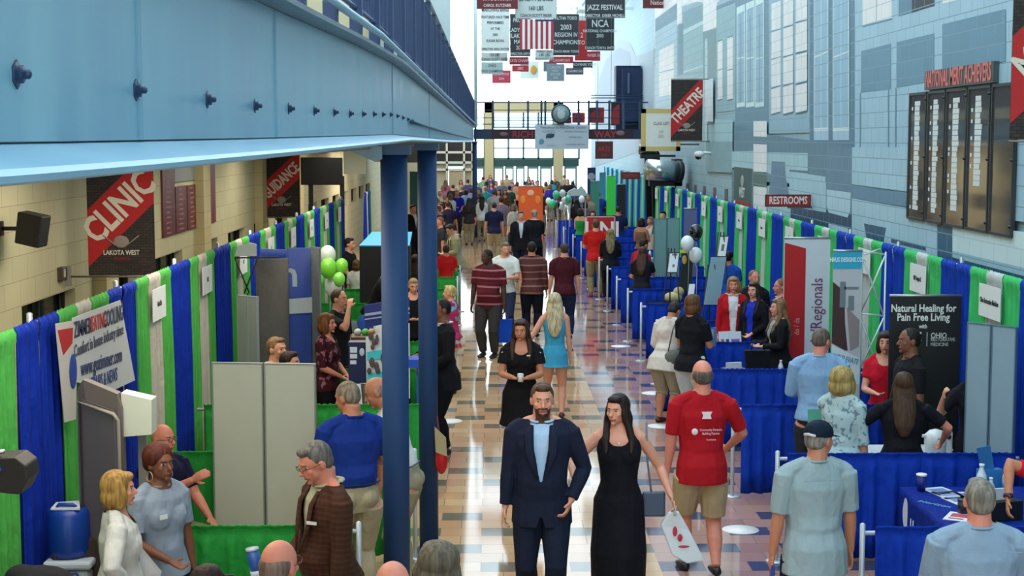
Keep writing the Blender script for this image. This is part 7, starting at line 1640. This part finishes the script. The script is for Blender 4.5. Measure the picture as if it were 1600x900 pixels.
# --- far crowd: position (head), look, clothes
far = [
 (687, 278, 'white shirt at the back left of the far crowd', '#c9d0d0', '#5a3a30', 'f', 20), (696, 281, 'pink top far left of the crowd', '#a05a6a', '#6a4a3a', 'f', 170), (708, 288, 'black jacket in the far crowd left', '#20202a', '#4a3a34', 'm', 170),
 (720, 281, 'tan top before the far doors', '#b09a80', '#6a4430', 'f', 10), (731, 280, 'violet shirt beside the far blue column', '#4a4468', '#3a2a24', 'm', 190), (711, 292, 'cream sun hat and cream top', '#c0b090', '#c0a878', 'f', 150),
 (714, 297, 'royal blue polo and glasses, far crowd', '#1c1c9c', '#8a6a4c', 'm', 10), (687, 297, 'white hat and white top', '#cfd4d2', '#b8b0a0', 'f', 30), (695, 304, 'dark suit with grey hair', '#1c2038', '#8f8880', 'm', 160),
 (704, 303, 'white blouse behind the royal blue polo', '#d0d4d0', '#7a5a3c', 'f', 200), (728, 296, 'pale blue shirt right of the royal blue polo', '#7fa4c4', '#2c1e1a', 'f', 190), (751, 302, 'tan top and brown handbag', '#a8866a', '#6a5a3c', 'f', 175),
 (759, 291, 'bright teal shirt', '#2a9a9c', '#a08868', 'm', 180), (755, 276, 'green sweater at the far doors', '#7fa080', '#3a2c24', 'm', 190), (766, 273, 'navy jacket at the far doors', '#33466a', '#8a7048', 'f', 10),
 (753, 306, 'white cardigan and dark hair', '#c4d0d0', '#1c1210', 'f', 180), (779, 296, 'black top before the beige pillar', '#1c1c24', '#1c1412', 'f', 0), (783, 308, 'grey shirt left of the orange banner', '#6a6270', '#2a1a18', 'm', 185),
 (792, 273, 'beige shirt at the far doors', '#a89a78', '#8a8058', 'm', 170), (800, 280, 'mauve top at the far doors', '#7a6a88', '#9a9088', 'f', 20), (789, 296, 'brown blouse left of the orange banner', '#6a4430', '#5a3a28', 'f', 10),
 (803, 319, 'patterned white top beside the man in the black blazer', '#a8a8a0', '#6a5a50', 'f', 200), (700, 314, 'dark blue suit jacket, back turned', '#181a38', '#33282a', 'm', 175), (689, 317, 'dark navy suit and ruddy face', '#15182c', '#5a4038', 'm', -60),
 (832, 281, 'brown hair above the orange banner', '#8a5a3c', '#6a4028', 'f', 0), (831, 300, 'dark shirt and cap in front of the orange banner', '#241a1e', '#2a2018', 'm', 20), (859, 288, 'purple top right of the orange banner', '#3a2c9c', '#8a6844', 'f', 170),
 (867, 275, 'dark green top behind the purple one', '#2c4a48', '#33241c', 'm', 10), (876, 289, 'maroon top near the distant balloons', '#5a2030', '#5a3a28', 'f', 190), (887, 280, 'black shirt right of the maroon top', '#1c1820', '#6a4c38', 'm', 0),
 (872, 287, 'royal blue dress near the distant balloons', '#2a34b4', '#4a3424', 'f', 175), (935, 299, 'royal blue shirt by the pale teal panel', '#1c44a8', '#a89068', 'm', 170), (920, 304, 'grey top by the pale teal panel', '#8a8070', '#9a7058', 'm', -30),
 (901, 311, 'long black hair, just right of the distant balloons', '#1c1216', '#120e10', 'f', 175), (914, 315, 'black hair and grey top right of the balloons', '#6a5a60', '#15100f', 'f', 190), (952, 304, 'long brown hair under the bright green banner', '#3c3038', '#2a1812', 'f', 175),
 (966, 322, 'navy shirt beside the black panel', '#1c2450', '#2c2020', 'm', 175), (926, 329, 'dark hair peeking over the red box sign', '#c0c0b8', '#1c1210', 'f', 0), (744, 283, 'slate shirt right of the far blue column', '#3c4858', '#6a5a48', 'm', 170),
 (845, 296, 'brown jacket right of the orange banner', '#4a3428', '#3a2820', 'm', 20), (853, 284, 'ochre top right of the orange banner', '#a08040', '#5a4430', 'f', 175), (775, 283, 'wine red top before the far doors', '#6a2a34', '#3a2a20', 'f', 10),
 (688, 339, 'ruddy bald head and dark jacket by the second column', '#2a2c34', '#8a5a48', 'm', -70), (713, 349, 'dark curls just in front of the beige blazer', '#3a2420', '#2c1a16', 'f', 170), (784, 281, 'grey jacket in the middle of the far crowd', '#585c66', '#4a3c30', 'm', 5),
 (760, 283, 'sand top in the middle of the far crowd', '#b8a68a', '#2c201a', 'f', 180), (820, 283, 'navy top above the orange banner', '#26305a', '#3c2a20', 'm', 170), (733, 309, 'dark skirt suit beside the tan top', '#26242e', '#241a18', 'f', 180),
 (662, 279, 'olive jacket far left beside the second column', '#5a5a3c', '#3a2c22', 'm', 20), (674, 283, 'rust blouse near the storefront', '#8a4a30', '#4a3020', 'f', 170), (668, 292, 'grey hoodie near the storefront', '#6a6c72', '#2c221c', 'm', 185),
 (679, 299, 'mustard cardigan near the storefront', '#a88a3c', '#7a5a3c', 'f', 10), (662, 302, 'black shirt just right of the second column', '#1a1a20', '#5a4438', 'm', 30), (722, 290, 'charcoal jacket among the left of the far crowd', '#2c2e36', '#8a8078', 'm', 200),
 (737, 293, 'lilac blouse in front of the far blue column', '#8a7aa4', '#3c2a20', 'f', 160), (747, 296, 'brown leather jacket right of the far blue column', '#5a3a28', '#2a1e18', 'm', 10), (767, 285, 'cobalt blouse between the far doors', '#2a4a9c', '#5a3a28', 'f', 20),
 (772, 297, 'light grey polo in the middle of the far crowd', '#a4a8aa', '#4a3828', 'm', 180), (796, 290, 'forest green sweater left of the orange banner', '#2c4c38', '#2c201a', 'm', 170), (808, 284, 'peach top at the left edge of the orange banner', '#c08a6c', '#6a4428', 'f', 190),
 (826, 276, 'slate dress behind the orange banner', '#56606c', '#33261e', 'f', 10), (840, 282, 'black cap behind the orange banner', '#1c1c22', '#101014', 'm', 20), (862, 281, 'turquoise top behind the purple top', '#3a9a94', '#4a3424', 'f', 175),
 (882, 273, 'beige jacket at the far right doors', '#a8997c', '#6a5a4c', 'm', 180), (895, 283, 'plum cardigan near the far right doors', '#5a2c4c', '#2c1c18', 'f', 160), (908, 291, 'denim shirt behind the distant balloons', '#4a648c', '#5a4432', 'm', 190),
]
rnd = random.Random(5)
for n, (px, py, lab, c, hc, sx, yaw) in enumerate(far):
    if n == 43: continue
    h = 1.78 if sx == 'm' else 1.66
    hair_s = rnd.choice(('short', 'crop', 'short')) if sx == 'm' else rnd.choice(('bob', 'long', 'bob'))
    person('person with %s' % lab, px, py, h, yaw, (rnd.choice(('tee', 'polo', 'shirt')) if sx == 'm' else 'blouse', c), ('trousers', rnd.choice(('#1c1e28', '#2a2c38', '#8a8068', '#22304a'))), (hair_s, hc), rnd.choice(('fair', 'tan', 'fair', 'pink')), sx, rnd.uniform(1.0, 1.2), arms=(rnd.choice(('down', 'hold', 'fwd')), rnd.choice(('down', 'hold_low'))), lod=0, group=None)
finish_all()
